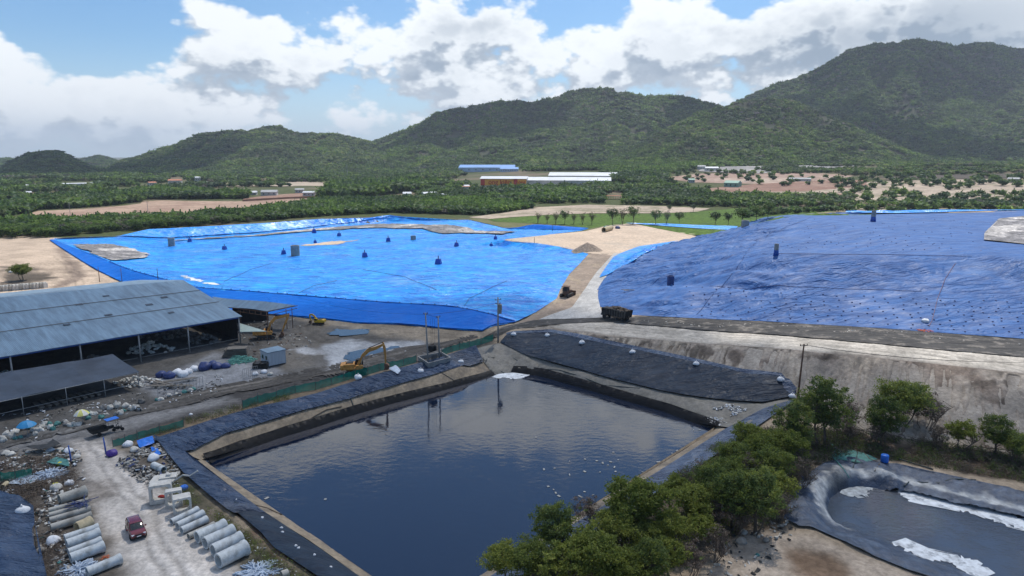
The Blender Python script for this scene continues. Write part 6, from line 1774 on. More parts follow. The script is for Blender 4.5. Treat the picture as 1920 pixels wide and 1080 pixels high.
for s in (-1, 1):
    MB().box((1.93, s * .60, .76), (.22, .30, .14), rz=-s * .35, bevel=.03).build('headlight', M['lamp'], car)
    MB().box((-1.97, s * .68, .88), (.12, .16, .28)).build('tail_light', M['rope_orange'], car)
    MB().box((.72, s * .98, 1.06), (.14, .2, .14), bevel=.03).build('wing_mirror', M['carpaint'], car)
MB().box((2.06, 0, .72), (.06, .85, .14)).box((2.07, 0, .46), (.08, 1.1, .16)).build('grille', M['black'], car)
MB().box((2.12, 0, .58), (.02, .48, .11)).build('number_plate', M['plate'], car)
MB().box((1.9, 0, .30), (.4, 1.5, .12), bevel=.03).build('bumper_trim', M['black'], car)
for x in (-1.28, 1.32):
    for s in (-1, 1):
        wheel(car, x, s * .80, .34, .22)
        MB().lathe([(.43, -.04), (.43, .04)], (0, 0, 0), 20)
m = MB()
for x in (-1.28, 1.32):
    for s in (-1, 1):
        q = MB().lathe([(.40, -.03), (.40, .03)], (0, 0, 0), 20); m.add([(x + a, s * .875 + c_ * .5, .36 + b) for a, b, c_ in q.v], q.f)
m.build('wheel_arch', M['black'], car)


# ---- concrete pipes
def pipe(p0, p1, r, mat, lab, group=None, bell=.12, name='concrete_pipe', stack=0.0):
    """p0, p1: pixels of the axis ends; p1 is the bell end"""
    def ax(p): return G(p[0], p[1], r + stack + .02)
    a, b = ax(p0), ax(p1); L = float(np.hypot(*(b - a)[:2])); zz = (a[2] + b[2]) / 2
    e = empty(name, (a[0], a[1], zz), yaw_of(a, b))
    o = MB().pipe((0, 0, 0), (L, 0, 0), r, r * .80, 28, bell).build(name, mat, None, True, auto=40)
    bpy.data.objects.remove(e); o.location = (float(a[0]), float(a[1]), float(zz)); o.rotation_euler = (0, 0, yaw_of(a, b))
    tag(o, lab, 'pipe', group); return o


RG = 'pale concrete pipes right of the dirt road'; LG = 'concrete pipes left of the dirt road'
pipe((321, 979), (371, 955), .42, M['pipe_new'], 'small pale pipe furthest back in the right-hand row, next to the box culverts', RG)
pipe((332, 986), (381, 962), .45, M['pipe_new'], 'second small pale pipe from the box culverts in the right-hand row', RG)
pipe((340, 995), (388, 973), .45, M['pipe_new'], 'third small pale pipe from the box culverts in the right-hand row', RG)
pipe((353, 1006), (402, 983), .36, M['pipe_old'], 'thin greyish pipe squeezed between the small and the large pale pipes', RG)
pipe((369, 1008), (422, 984), .74, M['pipe_new'], 'large pale pipe next to the thin greyish one', RG)
pipe((384, 1019), (437, 994), .74, M['pipe_new'], 'second large pale pipe from the thin greyish one', RG)
pipe((399, 1033), (452, 1008), .76, M['pipe_new'], 'third large pale pipe from the thin greyish one', RG)
pipe((409, 1052), (461, 1026), .84, M['pipe_new'], 'biggest pale pipe, nearest the bottom of the right-hand row', RG)
pipe((111, 937), (161, 920), .70, M['pipe_old'], 'thick rough grey pipe at the back of the left-hand row', LG)
pipe((91, 958), (166, 938), .36, M['pipe_old'], 'long thin dirty pipe just in front of the thick rough one', LG)
pipe((92, 967), (167, 946), .38, M['pipe_old'], 'second long thin dirty pipe of the left-hand row', LG)
pipe((93, 976), (170, 954), .40, M['pipe_old'], 'third long thin dirty pipe, under the tangled blue cord', LG)
pipe((95, 990), (172, 966), .48, M['pipe_old'], 'fourth dirty pipe of the left-hand row, partly overgrown', LG)
pipe((144, 990), (171, 978), .72, M['pipe_tan'], 'short yellowish pipe piece lying between the dirty and the blue-grey pipes', LG, .05)
pipe((121, 1010), (185, 989), .50, M['pipe_new'], 'first blue-grey pipe in front of the yellowish piece', LG)
pipe((125, 1021), (187, 999), .60, M['pipe_new'], 'second blue-grey pipe, in front of the first, with a dark gap below', LG)
pipe((128, 1036), (190, 1013), .46, M['pipe_new'], 'third blue-grey pipe, thinner than its neighbours', LG)
pipe((132, 1047), (195, 1024), .60, M['pipe_new'], 'fourth blue-grey pipe, beside the orange netting', LG)
pipe((163, 1073), (227, 1047), .54, M['pipe_new'], 'single blue-grey pipe nearest the bottom edge left of the car', LG)
pipe((288, 872), (307, 881), .50, M['pipe_new'], 'short grey pipe lying in the rubble behind the box culverts', 'loose pipe pieces', 0)
pipe((5, 913), (13, 906), .34, M['pipe_tan'], 'short tan pipe stub at the left edge below the green net', 'loose pipe pieces', 0)
pipe((528, 1079), (540, 1074), .46, M['pipe_old'], 'short round pipe stub at the bottom edge right of the pale pipes', 'loose pipe pieces', 0)
pipe((1132, 431), (1146, 427), 1.25, M['pipe_tan'], 'large concrete pipe section lying on the sand platform', 'loose pipe pieces', 0)


# ---- box culverts
def culvert(pl, pr, h, dep, th, lab, tilt=0):
    a, b = G(*pl), G(*pr); w = float(np.hypot(*(b - a)[:2])); yw = yaw_of(a, b)
    m = MB(); f = 0; W_, H_ = w, h
    out = [(0, 0), (W_, 0), (W_, H_), (0, H_)]; c = min(.25, th)
    inn = [(th + c, th), (W_ - th - c, th), (W_ - th, th + c), (W_ - th, H_ - th - c), (W_ - th - c, H_ - th), (th + c, H_ - th), (th, H_ - th - c), (th, th + c)]
    outer = [(th, 0), (W_ - th, 0), (W_, th), (W_, H_ - th), (W_ - th, H_), (th, H_), (0, H_ - th), (0, th)]; outer = [(x if .02 < x < W_ - .02 else x, z) for x, z in outer]
    outer = [(0.0 if i in (0, 7, 5, 6) and x < W_ / 2 else (W_ if x > W_ / 2 else 0.0), (0.0 if z < H_ / 2 else H_)) if i in () else (x, z) for i, (x, z) in enumerate(outer)]
    outer = [(c * .5, 0), (W_ - c * .5, 0), (W_, c * .5), (W_, H_ - c * .5), (W_ - c * .5, H_), (c * .5, H_), (0, H_ - c * .5), (0, c * .5)]
    vs = []
    for (L, y) in ((outer, 0), (inn, 0), (outer, dep), (inn, dep)):
        for x, z in L: vs.append((x, y, z))
    fs = []
    for k in range(8):
        k2 = (k + 1) % 8
        fs += [(k, k2, 8 + k2, 8 + k), (16 + k2, 16 + k, 24 + k, 24 + k2), (k2, k, 16 + k, 16 + k2), (8 + k, 8 + k2, 24 + k2, 24 + k)]
    o = m.add(vs, fs).build('box_culvert', M['culvert'], None, loc=(a[0], a[1], a[2]), rz=yw); tag(o, lab, 'culvert', 'concrete box culverts beside the dirt road'); return o


culvert((281, 948), (323, 941), 2.6, 1.5, .30, 'largest concrete box culvert, standing at the back with a red rag inside')
culvert((311, 955), (343, 949), 2.3, 1.0, .26, 'middle box culvert, between the largest and the foremost one')
culvert((326, 970), (361, 962), 2.3, 1.5, .24, 'foremost box culvert, beside the small pale pipes')
a = G(278, 910); o = MB().box((0, 0, .3), (3.2, 2.4, .28)).box((.5, .3, .58), (2.2, 1.6, .26), rz=.2).box((.6, .2, .86), (.6, .5, .3)).build('concrete_slab', M['culvert'], None, loc=(a[0] + 1.6, a[1] + 1.2, 1.0), rz=.15); o.location[2] = float(H(a[0] + 1.6, a[1] + 1.2)); tag(o, 'stack of pale broken concrete slabs behind the largest box culvert', 'slabs')
a = G(326, 905); o = MB().tube([(0, 0, .2), (1.2, .3, 1.0), (2.2, .2, .9), (3.2, .6, 1.5)], .14, 5).build('concrete_beam', M['culvert'], None, loc=a); tag(o, 'bent white concrete strip sticking up behind the middle culvert', 'debris')
a = G(296, 941); o = MB().lump((0, 0, 0), (.7, .3, .2), 3).build('rag', pm('red_rag', (.35, .03, .02), .8), None, loc=(a[0] + .3, a[1] + .8, .32)); tag(o, 'red rag lying inside the largest box culvert', 'rag')


# ---- sacks and bundles
def sack(px, py, wpx, mat, lab, group=None, cat='sack', name='sack', asp=.75, ecc=1.0, seed=None, extra=None, up=0.0):
    g = G(px, py); r = wpx / 2 / pxm(g)
    s = seed if seed is not None else rnd.randint(0, 99999)
    m = MB().lump((0, 0, 0), (r, r * ecc, r * asp), s, 14, 9, .13 if extra or cat in ('bundle', 'boulder') else .26)
    if extra: m.tube([(-r * .2, 0, r * asp * 1.35), (0, 0, r * asp * 1.9), (r * .25, .02, r * asp * 1.35)], r * .10, 5)
    o = m.build(name, M[mat], None, True, loc=(g[0], g[1], g[2] - .03 + up), rz=rnd.uniform(0, 6)); tag(o, lab, cat, group); return o


BW = 'white ballast bags on the pond liner'
for (px, py, w, lab) in [(672, 714, 15, 'round white ballast bag on the liner in front of the orange excavator'), (789, 702, 13, 'white ballast bag left of the transformer trough on the liner'),
                         (864, 684, 11, 'white ballast bag between the transformer trough and the corner pole'), (963, 632, 10, 'boxy white ballast bag at the left end of the tall black sheet'),
                         (1026, 634, 10, 'second white ballast bag from the left along the tall black sheet'), (1091, 648, 12, 'third white ballast bag along the top of the tall black sheet'), (1186, 666, 12, 'fourth white ballast bag along the top of the tall black sheet'),
                         (1305, 688, 12, 'fifth white ballast bag along the top of the tall black sheet'), (1463, 718, 14, 'largest white ballast bag at the right end of the tall black sheet'), (1485, 749, 13, 'low white ballast bag at the foot of the leaning power pole'), (43, 968, 24, 'big white ballast bag on the dark sheet in the lower left corner')]:
    sack(px, py, w, 'white', lab, BW, name='ballast_bag', extra=True, up=.48)
for (px, py) in [(492, 977), (528, 996), (530, 1004), (555, 1030), (560, 1034), (590, 1047), (621, 1070), (444, 943)]:
    sack(px, py, 5.5, 'white', 'fist-sized white stone weighing down the black sheet by the near shore', 'white stones on the black sheet', 'stone', 'stone', up=.42)
for (px, py, w, mt, lab) in [(303, 706, 20, 'navy', 'left navy bundle in front of the shed'), (317, 708, 22, 'navy', 'second navy bundle in front of the shed, beside the white ones'), (333, 702, 20, 'white', 'left white bundle in front of the shed'), (343, 705, 20, 'white', 'frontmost white bundle in front of the shed'),
                             (353, 700, 17, 'white', 'small white bundle behind the frontmost one'), (364, 695, 18, 'white', 'oblong white bundle, rightmost of the white ones'), (384, 692, 26, 'navy', 'long blue bundle right of the white bundles'), (399, 688, 22, 'navy', 'topmost blue bundle by the shed column'), (407, 690, 20, 'navy', 'blue bundle beside the grey-blue one'), (423, 689, 17, 'navy', 'grey-blue bundle touching the mint hoses'),
                             (210, 853, 20, 'purple_bag', 'purple sack at the foot of the right blue gate post'), (53, 932, 0, '', ''),
                             (112, 872, 12, 'yellow', 'yellow-topped sack in the rubbish beside the pale blue plastics'), (106, 918, 22, 'offwhite', 'dirty white bundle with a yellow cover behind the thick rough pipe'), (130, 908, 16, 'white', 'white lump on dark rubble behind the thick rough pipe'), (105, 911, 13, 'yellow', 'yellow cover on the dirty white bundle'),
                             (144, 858, 14, 'offwhite', 'brownish bin bag right of the left blue gate post'), (128, 848, 17, 'white', 'pale blue-white sack behind the left blue gate post'), (288, 862, 22, 'white', 'white sack pile on the liner behind the short grey pipe'),
                             (100, 1018, 26, 'white', 'crumpled white sheet heap left of the blue-grey pipes'), (345, 917, 16, 'brightblue', 'bright blue bundle behind the middle culvert'), (240, 836, 18, 'white', 'white-green sacks by the near green fence'), (252, 845, 16, 'offwhite', 'pale sack on the rubble by the bright blue sheet'),
                             (75, 1000, 0, '', ''), (57, 1007, 14, 'rock', 'orange-tan boulder at the edge of the dark sheet'), (76, 1035, 17, 'rock', 'grey boulder below the tan one at the edge of the dark sheet'), (74, 1026, 9, 'rock', 'small pale boulder above the grey one'),
                             (479, 703, 12, 'white', 'white sack left of the barred gate fence by the cabin'), (495, 699, 12, 'white', 'middle white sack by the barred fence'), (507, 703, 11, 'offwhite', 'right white sack by the barred fence'), (358, 778, 7, 'white', 'single white bag beside the muddy road'), (140, 803, 0, '', ''),
                             (1135, 428, 8, 'teal', 'green barrel-like bundle left of the pipe on the sand platform'), (1158, 429, 10, 'navy', 'blue bundle right of the pipe on the sand platform'), (1735, 604, 13, 'white', 'crumpled white bag low on the mound'), (1420, 1042, 9, 'teal', 'teal and white food packet on the pale stones'),
                             (1395, 1000, 14, 'rock', 'squarish pale boulder at the path below the trees'), (1390, 1018, 20, 'rock', 'flat pale boulder nearest the teal packet'), (1436, 1014, 12, 'rock', 'small pale boulder right of the squarish one'), (1386, 986, 10, 'rock', 'dark small boulder furthest up the path'), (1343, 803, 7, 'teal', 'dark teal barrel-like float at the right corner of the big pond')]:
    if w: sack(px, py, w, mt, lab, None, 'boulder' if mt == 'rock' else 'bundle', 'boulder' if mt == 'rock' else 'bundle')
# sorted scrap along the lean-to and the road
q = random.Random(11); cnt = 0
for i in range(46):
    t = i / 45; px = 4 + 264 * t + q.uniform(-4, 4); py = 826 - 62 * t + q.uniform(-12, 7)
    mt, nm = q.choice([('offwhite', 'dirty white'), ('offwhite', 'dirty white'), ('greybag', 'grey'), ('offwhite', 'dirty white'), ('teal', 'teal'), ('greybag', 'grey')])
    if 35 < px < 60 and py < 800: continue
    sack(px, py, q.uniform(8, 15), mt, '%s scrap sack in the line of sacks between lean-to and road' % nm, 'scrap sacks along the lean-to, %s' % nm, asp=q.uniform(.7, 1.2))
for i in range(9):
    px = 292 + i * 9 + q.uniform(-3, 3); py = 752 - i * 2.6 + q.uniform(-3, 2)
    mt, nm = q.choice([('offwhite', 'dirty white'), ('greybag', 'grey'), ('teal', 'teal')])
    sack(px, py, q.uniform(7, 12), mt, '%s sack beside the steel racks by the muddy road' % nm, 'sacks by the steel racks, %s' % nm)
for i in range(16):
    px = 6 + i * 8.0 + q.uniform(-4, 4); py = 852 - i * 1.0 + q.uniform(-5, 5)
    if px > 120: break
    mt, nm = q.choice([('offwhite', 'dirty white'), ('white', 'white'), ('greybag', 'grey')])
    sack(px, py, q.uniform(10, 18), mt, '%s plastic bag in the row above the green net' % nm, 'bags above the green net, %s' % nm, asp=.5)


# ---- litter
def litter(name, polys, n, lab, seed, mats=('white', 'offwhite', 'greybag', 'soot'), smin=.08, smax=.35, h=.15, wts=None):
    r = np.random.default_rng(seed); V = []; F = []; MI = []
    mb = MB(); cnt = []
    for P in polys:
        P = np.array(Gp(P)); x0, y0 = P.min(0); x1, y1 = P.max(0)
        x = r.uniform(x0, x1, n * 8); y = r.uniform(y0, y1, n * 8); k = in_poly(x, y, P) & (fbm(x / 3, y / 3, seed, 2) > -.2); x, y = x[k][:n], y[k][:n]; z = H(x, y)
        for a, b, c in zip(x, y, z):
            s = r.uniform(smin, smax); n0 = len(mb.f)
            mb.box((a, b, c + s * .3 + r.random() * h), (s * r.uniform(1, 3), s * r.uniform(.5, 1.4), s * r.uniform(.1, .7)), rz=r.uniform(0, 3.1), rx=r.uniform(-.5, .5), ry=r.uniform(-.4, .4), taper=r.uniform(.5, 1))
            MI += [int(r.choice(len(mats), p=wts))] * (len(mb.f) - n0)
    o = mb.build(name, M[mats[0]])
    for mm in mats[1:]: o.data.materials.append(M[mm])
    o.data.polygons.foreach_set('material_index', np.array(MI, np.int32)); tag(o, lab, 'litter', kind='stuff'); return o


litter('litter', [[(215, 868), (290, 832), (325, 862), (340, 900), (280, 915), (240, 890)]], 520, 'broken concrete and plastic rubble behind the box culverts', 801, ('offwhite', 'greybag', 'rock', 'soot', 'navy'), .08, .38, .3, [.3, .25, .25, .12, .08])
litter('litter', [[(0, 855), (150, 845), (160, 900), (120, 960), (130, 1080), (80, 1080), (60, 960), (0, 930)]], 800, 'mixed plastic litter over the dark ground at the lower left', 802, ('white', 'greybag', 'offwhite', 'soot', 'rock', 'teal'), .06, .32, .25, [.16, .26, .22, .2, .11, .05])
litter('litter', [[(0, 780), (270, 735), (420, 700), (420, 735), (300, 765), (100, 815), (0, 835)]], 500, 'scraps scattered along the edge of the muddy road by the lean-to', 803, ('offwhite', 'greybag', 'soot', 'white'), .06, .28, .1)
litter('litter', [[(296, 885), (350, 912), (445, 990), (620, 1118), (560, 1118), (470, 1060), (420, 985), (340, 950)]], 260, 'small white litter among the weeds behind the pale pipes', 804, ('white', 'offwhite'), .05, .16, .1)
litter('litter', [[(1340, 780), (1352, 790), (1400, 770), (1370, 760), (1325, 770)], [(1315, 785), (1345, 802), (1360, 795), (1340, 775)]], 260, 'whitish litter washed up in the right corner of the big pond', 805, ('offwhite', 'greybag', 'white'), .07, .3, .3)
litter('litter', [[(1330, 1000), (1440, 1000), (1470, 1060), (1400, 1090), (1320, 1090)], [(1380, 970), (1480, 960), (1500, 1010), (1420, 1020)]], 70, 'stones and scraps around the pale path at the bottom right', 806, ('rock', 'offwhite', 'soot'), .06, .3, .1)
litter('litter', [[(890, 655), (930, 645), (950, 690), (905, 705)]], 60, 'stones and scraps in the wet gully at the far corner of the big pond', 807, ('soot', 'rock', 'greybag'), .1, .4, .3)
litter('litter', [[(430, 600), (560, 600), (590, 650), (500, 680), (450, 660)]], 200, 'scrap scattered in the yard around the annex', 808, ('soot', 'rust', 'rock', 'offwhite'), .08, .4, .15)
litter('litter', [[(1200, 600), (1400, 606), (1730, 625), (1920, 640), (1920, 652), (1400, 616), (1200, 606)]], 260, 'small scraps along the foot of the mound', 809, ('soot', 'rock', 'offwhite'), .06, .3, .1)
mb = MB(); r = np.random.default_rng(810)
for (px, py) in [(1020, 880), (1040, 878), (1140, 872), (1145, 866), (1130, 868), (1152, 876), (1154, 884), (1038, 918), (1042, 924), (1048, 930), (1088, 931), (1112, 928), (1096, 922), (1028, 912), (1300, 806), (1312, 806), (1270, 845), (1260, 850), (1205, 885), (1235, 866), (1150, 848), (1005, 820), (610, 936), (500, 934)] + [(int(r.uniform(1040, 1180)), int(r.uniform(860, 940))) for _ in range(8)]:
    p = W(px, py, WZ + .04); mb.box(p, (r.uniform(.15, .8), r.uniform(.1, .35), .06), rz=r.uniform(0, 3))
o = mb.build('floating_litter', M['offwhite']); tag(o, 'pale scraps floating on the near right part of the big pond', 'litter', kind='stuff')

# ---- hose tangles and loose sheets
def tangle(name, px, py, wpx, n, mat, lab, r0=.05, seed=1, h=.8, curl=1.0):
    g = G(px, py); R = wpx / 2 / pxm(g); q = random.Random(seed); m = MB()
    for i in range(n):
        a = q.uniform(0, 6.28); t = q.random() ** .5 * R; x, y = t * math.cos(a), t * .8 * math.sin(a); z = h * (1 - t / R) * q.random() + .08; d = q.uniform(0, 6.28); P = []
        for k in range(4): P.append((x, y, z)); x += .5 * math.cos(d); y += .5 * math.sin(d); z = max(.05, z + q.uniform(-.15, .12)); d += q.uniform(-.6, .6) * curl
        m.tube(P, r0, 4)
    o = m.build(name, M[mat], None, True, loc=g); tag(o, lab, 'pile'); return o


tangle('hose_pile', 452, 677, 40, 170, 'pipes_green', 'heap of mint-green hoses at the front right corner of the shed', .07, 3, 1.4)
tangle('plastic_pile', 92, 892, 36, 150, 'white', 'pale blue-white heap of plastic strips left of the yellow sack', .09, 5, .7)
M['paleblue'] = pm('pale_blue_plastic', (.42, .50, .60), .6, .15, 2)
bpy.data.objects['plastic_pile'].data.materials[0] = M['paleblue']
tangle('plastic_pile', 145, 1072, 40, 150, 'paleblue', 'pale blue plastic heap left of the nearest single pipe', .09, 6, .6)
tangle('plastic_pile', 485, 1072, 46, 120, 'paleblue', 'pale blue plastic sheet scraps at the bottom edge right of the biggest pipe', .1, 7, .3)
tangle('net_pile', 200, 1064, 9, 22, 'rope_orange', 'small orange-red netting scrap by the blue-grey pipes', .03, 8, .15)
bpy.data.objects['net_pile'].location = G(196, 1046); bpy.data.objects['net_pile'].scale = (.4, .4, .6)
tangle('cord_tangle', 155, 955, 22, 24, 'navy', 'tangled dark blue cord lying over the long dirty pipes', .05, 9, .5); bpy.data.objects['cord_tangle'].location.z += .8
tangle('root_pile', 70, 915, 60, 120, 'hose_tan', 'brown heap of roots and netting above the left-hand pipes', .05, 10, 1.0)
tangle('scrap_pipes', 905, 672, 26, 26, 'hose_dark', 'dark suction pipes running down the gully at the far pond corner', .10, 12, .5, .2)


def sheet_px(name, pts, mat, lab, amp=.2, dz=.25, seed=1, step=.3):
    P = np.array(Gp(pts)); o = region(name, P, step, lambda x, y: H(x, y) + dz + amp * fbm(x / 1.2, y / 1.2, seed, 3), mat, jag=.15, seed=seed); tag(o, lab, 'sheet'); return o


sheet_px('plastic_sheet', [(257, 833), (286, 822), (289, 834), (262, 845)], M['brightblue'], 'bright blue plastic sheet at the left end of the pond liner', .35, .5, 901)
sheet_px('plastic_sheet', [(283, 843), (296, 846), (303, 857), (292, 858)], M['brightblue'], 'smaller blue plastic sheet below the bright blue one', .2, .4, 902)
sheet_px('mesh_sheet', [(1555, 862), (1570, 846), (1588, 845), (1620, 853), (1645, 864), (1620, 871), (1585, 866)], M['teal'], 'green mesh sheet spread behind the small foam pond', .1, .3, 903)
sheet_px('net_sheet', [(50, 847), (92, 843), (100, 833), (115, 844), (92, 852), (60, 853)], M['soot'], 'dark green net sagging over crates above the green net fence', .2, 1.0, 904)
sheet_px('net_sheet', [(88, 872), (105, 862), (128, 866), (130, 880), (112, 878)], M['teal'], 'dark teal sheet behind the yellow-topped sack', .25, .5, 905)
sheet_px('plastic_sheet', [(15, 912), (38, 898), (60, 893), (92, 902), (70, 905), (40, 912)], M['paleblue'], 'long pale plastic sheet below the green net', .25, .3, 906)
sheet_px('plastic_sheet', [(728, 697), (742, 690), (752, 700), (746, 707)], M['paleblue'], 'small pale blue scrap on the liner by the excavator bucket', .15, .7, 907)
sheet_px('liner_flap', [(1463, 712), (1480, 718), (1493, 735), (1488, 745), (1472, 740)], M['liner_pale'], 'shiny folded liner flap at the right end of the tall black sheet', .3, .7, 908)
# steel sheets / racks near the shed
for k, (px, py, L, lab) in enumerate([(300, 722, 9, 'long pale plank on the racks right of the lean-to'), (318, 728, 9, 'dark plank lying below the long pale plank'), (330, 718, 8, 'plank pointing at the barred rack')]):
    g = G(px, py); o = MB().box((0, 0, .5), (L, .5, .12)).box((0, .7, .45), (L * .9, .3, .12)).box((-L * .3, .3, .2), (.2, 1.4, .4)).box((L * .3, .3, .2), (.2, 1.4, .4)).build('plank_stack', M['wood'], None, loc=g, rz=-.5 + .5 * k); tag(o, lab, 'planks')
g = G(435, 672); o = MB()
for i in range(6): o.box((i * .1, 0, .25 + i * .32), (5.5 - i * .25, 2.4, .16))
for x in (-2, 0, 2): o.box((x, 0, .9), (.2, 2.0, 1.8))
o = o.build('pallet_stack', M['wood'], None, loc=g + np.array([0, 2.0, 0]), rz=.2); tag(o, 'stack of grey pallets behind the mint hoses', 'pallets')
g = G(490, 690); o = MB()
for i in range(5): o.box((0, 0, .2 + i * .25), (3.2, 2.0, .1))
for x in (-1.3, 0, 1.3): o.box((x, 0, .7), (.15, 1.8, 1.4))
o = o.build('pallet_stack', M['soot'], None, loc=g, rz=.1); tag(o, 'dark pallet stack in front of the site cabin', 'pallets')
for (pts, lab) in [([(332, 738), (358, 731), (381, 725)], 'steel barred rack standing beside the muddy road'), ([(456, 712), (470, 709), (484, 705)], 'steel barred gate left of the white sacks'), ([(297, 748), (328, 740)], 'low steel rail frame by the lean-to corner')]:
    G_ = [G(*p) for p in pts]; e = empty('steel_rack', G_[0]); tag(e, lab, 'rack')
    hh = 2.2; m = MB(); p0, p1 = G_[0], G_[-1]
    for z in (.3, hh): m.tube([rel(e, (p0[0], p0[1], z)), rel(e, (p1[0], p1[1], z))], .045, 5)
    m.build('rail', M['post'], e); n = 9 if len(pts) > 2 else 3
    for i in range(n):
        t = i / (n - 1); p = p0 + (p1 - p0) * t; MB().tube([rel(e, (p[0], p[1], 0)), rel(e, (p[0], p[1], hh))], .035, 5).build('bar', M['post'], e)

# ---- fences
def mesh_fence(pts, h, lab, mat='mesh_green', posts=True, name='mesh_fence', sag=.15, npost=None):
    Gs = [G(*p) for p in pts]; e = empty(name, Gs[0]); tag(e, lab, 'fence'); m = MB(); vs = []; q = random.Random(len(pts))
    D = []
    for i in range(len(Gs) - 1):
        for k in range(6): D.append(Gs[i] + (Gs[i + 1] - Gs[i]) * k / 6)
    D.append(Gs[-1])
    for i, p in enumerate(D):
        zz = float(H(p[0], p[1])); top = h * (1 - sag * q.random()) - (sag * .5 if i % 6 else 0)
        o = q.uniform(-.08, .08)
        vs += [rel(e, (p[0] + o, p[1] + o, zz)), rel(e, (p[0], p[1], zz + top * .5)), rel(e, (p[0] - o, p[1] - o, zz + top))]
    fs = [(i * 3 + j, i * 3 + 3 + j, i * 3 + 4 + j, i * 3 + 1 + j) for i in range(len(D) - 1) for j in range(2)]
    m.add(vs, fs).build('mesh_panel', M[mat], e)
    for i, p in enumerate(Gs):
        zz = float(H(p[0], p[1])); MB().tube([rel(e, (p[0], p[1], zz - .2)), rel(e, (p[0], p[1], zz + h + .35))], .045, 5).build('post', M['darkpost'], e)
    return e


mesh_fence([(455, 767), (484, 757), (519, 748), (554, 737), (592, 731), (622, 722), (645, 715), (667, 708), (690, 703), (711, 696), (726, 692), (757, 687), (781, 679)], 1.75, 'green mesh fence between the muddy road and the pond liner')
mesh_fence([(828, 668), (846, 661), (862, 656), (880, 652), (902, 646), (925, 638)], 1.75, 'shorter green mesh fence from the transformer trough to the corner pole')
mesh_fence([(212, 838), (235, 832), (258, 824), (300, 812), (345, 800)], 1.3, 'low sagging green mesh fence by the purple sack')
mesh_fence([(-30, 908), (2, 905), (30, 902), (62, 896)], 1.7, 'dark green net fence at the left edge above the pipes')
mesh_fence([(450, 655), (470, 664), (495, 678), (518, 690)], 1.1, 'thin rail fence from the shed corner past the cabin', mat='mesh_grey' if 'mesh_grey' in M else 'mesh_green', name='rail_fence') if False else None

# ---- poles
def pole(pb, h, r, lab, arms=(), name='utility_pole', lean=0.0, box=None, mat='concrete', zoff=0, bm='post'):
    g = G(*pb); e = empty(name, g); tag(e, lab, 'pole')
    MB().tube([(0, 0, -.4), (lean * h * .5, 0, h * .5), (lean * h, 0, h)], [r, r * .85, r * .65], 8).build('mast', M[mat], e, True)
    for (z, w, a) in arms:
        c = MB().box((lean * z, 0, z), (w, .12, .12), rz=a).build('crossarm', M['darkpost'], e)
        for s in (-1, 0, 1): MB().lathe([(.04, 0), (.09, .06), (.05, .12), (.09, .18), (.03, .28)], (lean * z + s * w * .45 * math.cos(a), s * w * .45 * math.sin(a), z + .06), 8).build('insulator', M['rust'], c)
    if box:
        for (z, s) in box: MB().box((lean * z + .45, 0, z), (s, s * .8, s * 1.4), bevel=.05).build('switch_box', M[bm], e)
    return e


pc = pole((934, 643), 11.2, .23, 'concrete utility pole with boxes at the far corner of the big pond', [(10.6, 1.6, .4), (9.6, 1.2, .4)], box=[(8.8, 1.0), (7.8, .8)], bm='greybag')
pole((1494, 760), 11.5, .20, 'leaning brown power pole at the right end of the tall black sheet', [(11.2, 1.5, .2)], lean=.035, mat='rust')
ga, gb = G(803, 683), G(824, 675)
for k, (g0, hgt, lab) in enumerate([((803, 683), 11.6, 'left pole standing in the transformer trough'), ((824, 676), 10.2, 'right pole standing in the transformer trough')]):
    pole(g0, hgt, .19, lab, [(hgt - .3, 1.0, .6)], lean=-.03 + .02 * k)
mid = (ga + gb) / 2
tb_ = empty('transformer', (mid[0] - .3, mid[1], mid[2]), yaw_of(ga, gb)); tag(tb_, 'dark finned transformer hung between the two trough poles', 'transformer')
MB().box((0, 0, 3.2), (1.3, 1.0, 1.3), bevel=.08).build('tank', M['soot'], tb_)
for sy in (-1, 1):
    f = MB(); f.box((0, sy * .52, 3.15), (1.25, .06, .9))
    for i in range(8): f.box((-.6 + i * .17, sy * .62, 3.15), (.05, .2, 1.0))
    f.build('cooling_fins', M['soot'], tb_)
for i in range(3): MB().lathe([(.06, 0), (.12, .08), (.06, .16), (.12, .24), (.05, .36)], (-.4 + i * .4, 0, 3.85), 8).build('bushing', M['rust'], tb_)
MB().box((0, 0, 2.45), (2.6, .3, .18)).box((0, -.5, 1.3), (1.6, .15, 1.0)).build('bracket', M['darkpost'], tb_)
c4 = [G(783, 676), G(803, 696), G(846, 684), G(828, 667)]
tg = empty('concrete_trough', c4[0]); tag(tg, 'raised grey concrete trough around the feet of the two transformer poles', 'trough')
m = MB(); zb, zt = -1.0, 1.15
for i in range(4):
    a, b = c4[i], c4[(i + 1) % 4]; ctr = sum(c4) / 4; ai = a + (ctr - a) * .08; bi = b + (ctr - b) * .08
    P = [(a[0], a[1], zt), (b[0], b[1], zt), (bi[0], bi[1], zt), (ai[0], ai[1], zt)]; Q = [(a[0] + (ctr[0] - a[0]) * .12, a[1] + (ctr[1] - a[1]) * .12, zb), (b[0] + (ctr[0] - b[0]) * .12, b[1] + (ctr[1] - b[1]) * .12, zb)]
    m.add([rel(tg, p) for p in P + Q + [(bi[0], bi[1], zb), (ai[0], ai[1], zb)]], [(0, 1, 2, 3), (4, 5, 1, 0), (3, 2, 6, 7)])
m.build('wall', M['concrete'], tg)
m = MB(); m.add([rel(tg, (p[0] + (ctr[0] - p[0]) * .1, p[1] + (ctr[1] - p[1]) * .1, .35)) for p in c4], [(0, 1, 2, 3)]); m.build('floor', M['soot'], tg)
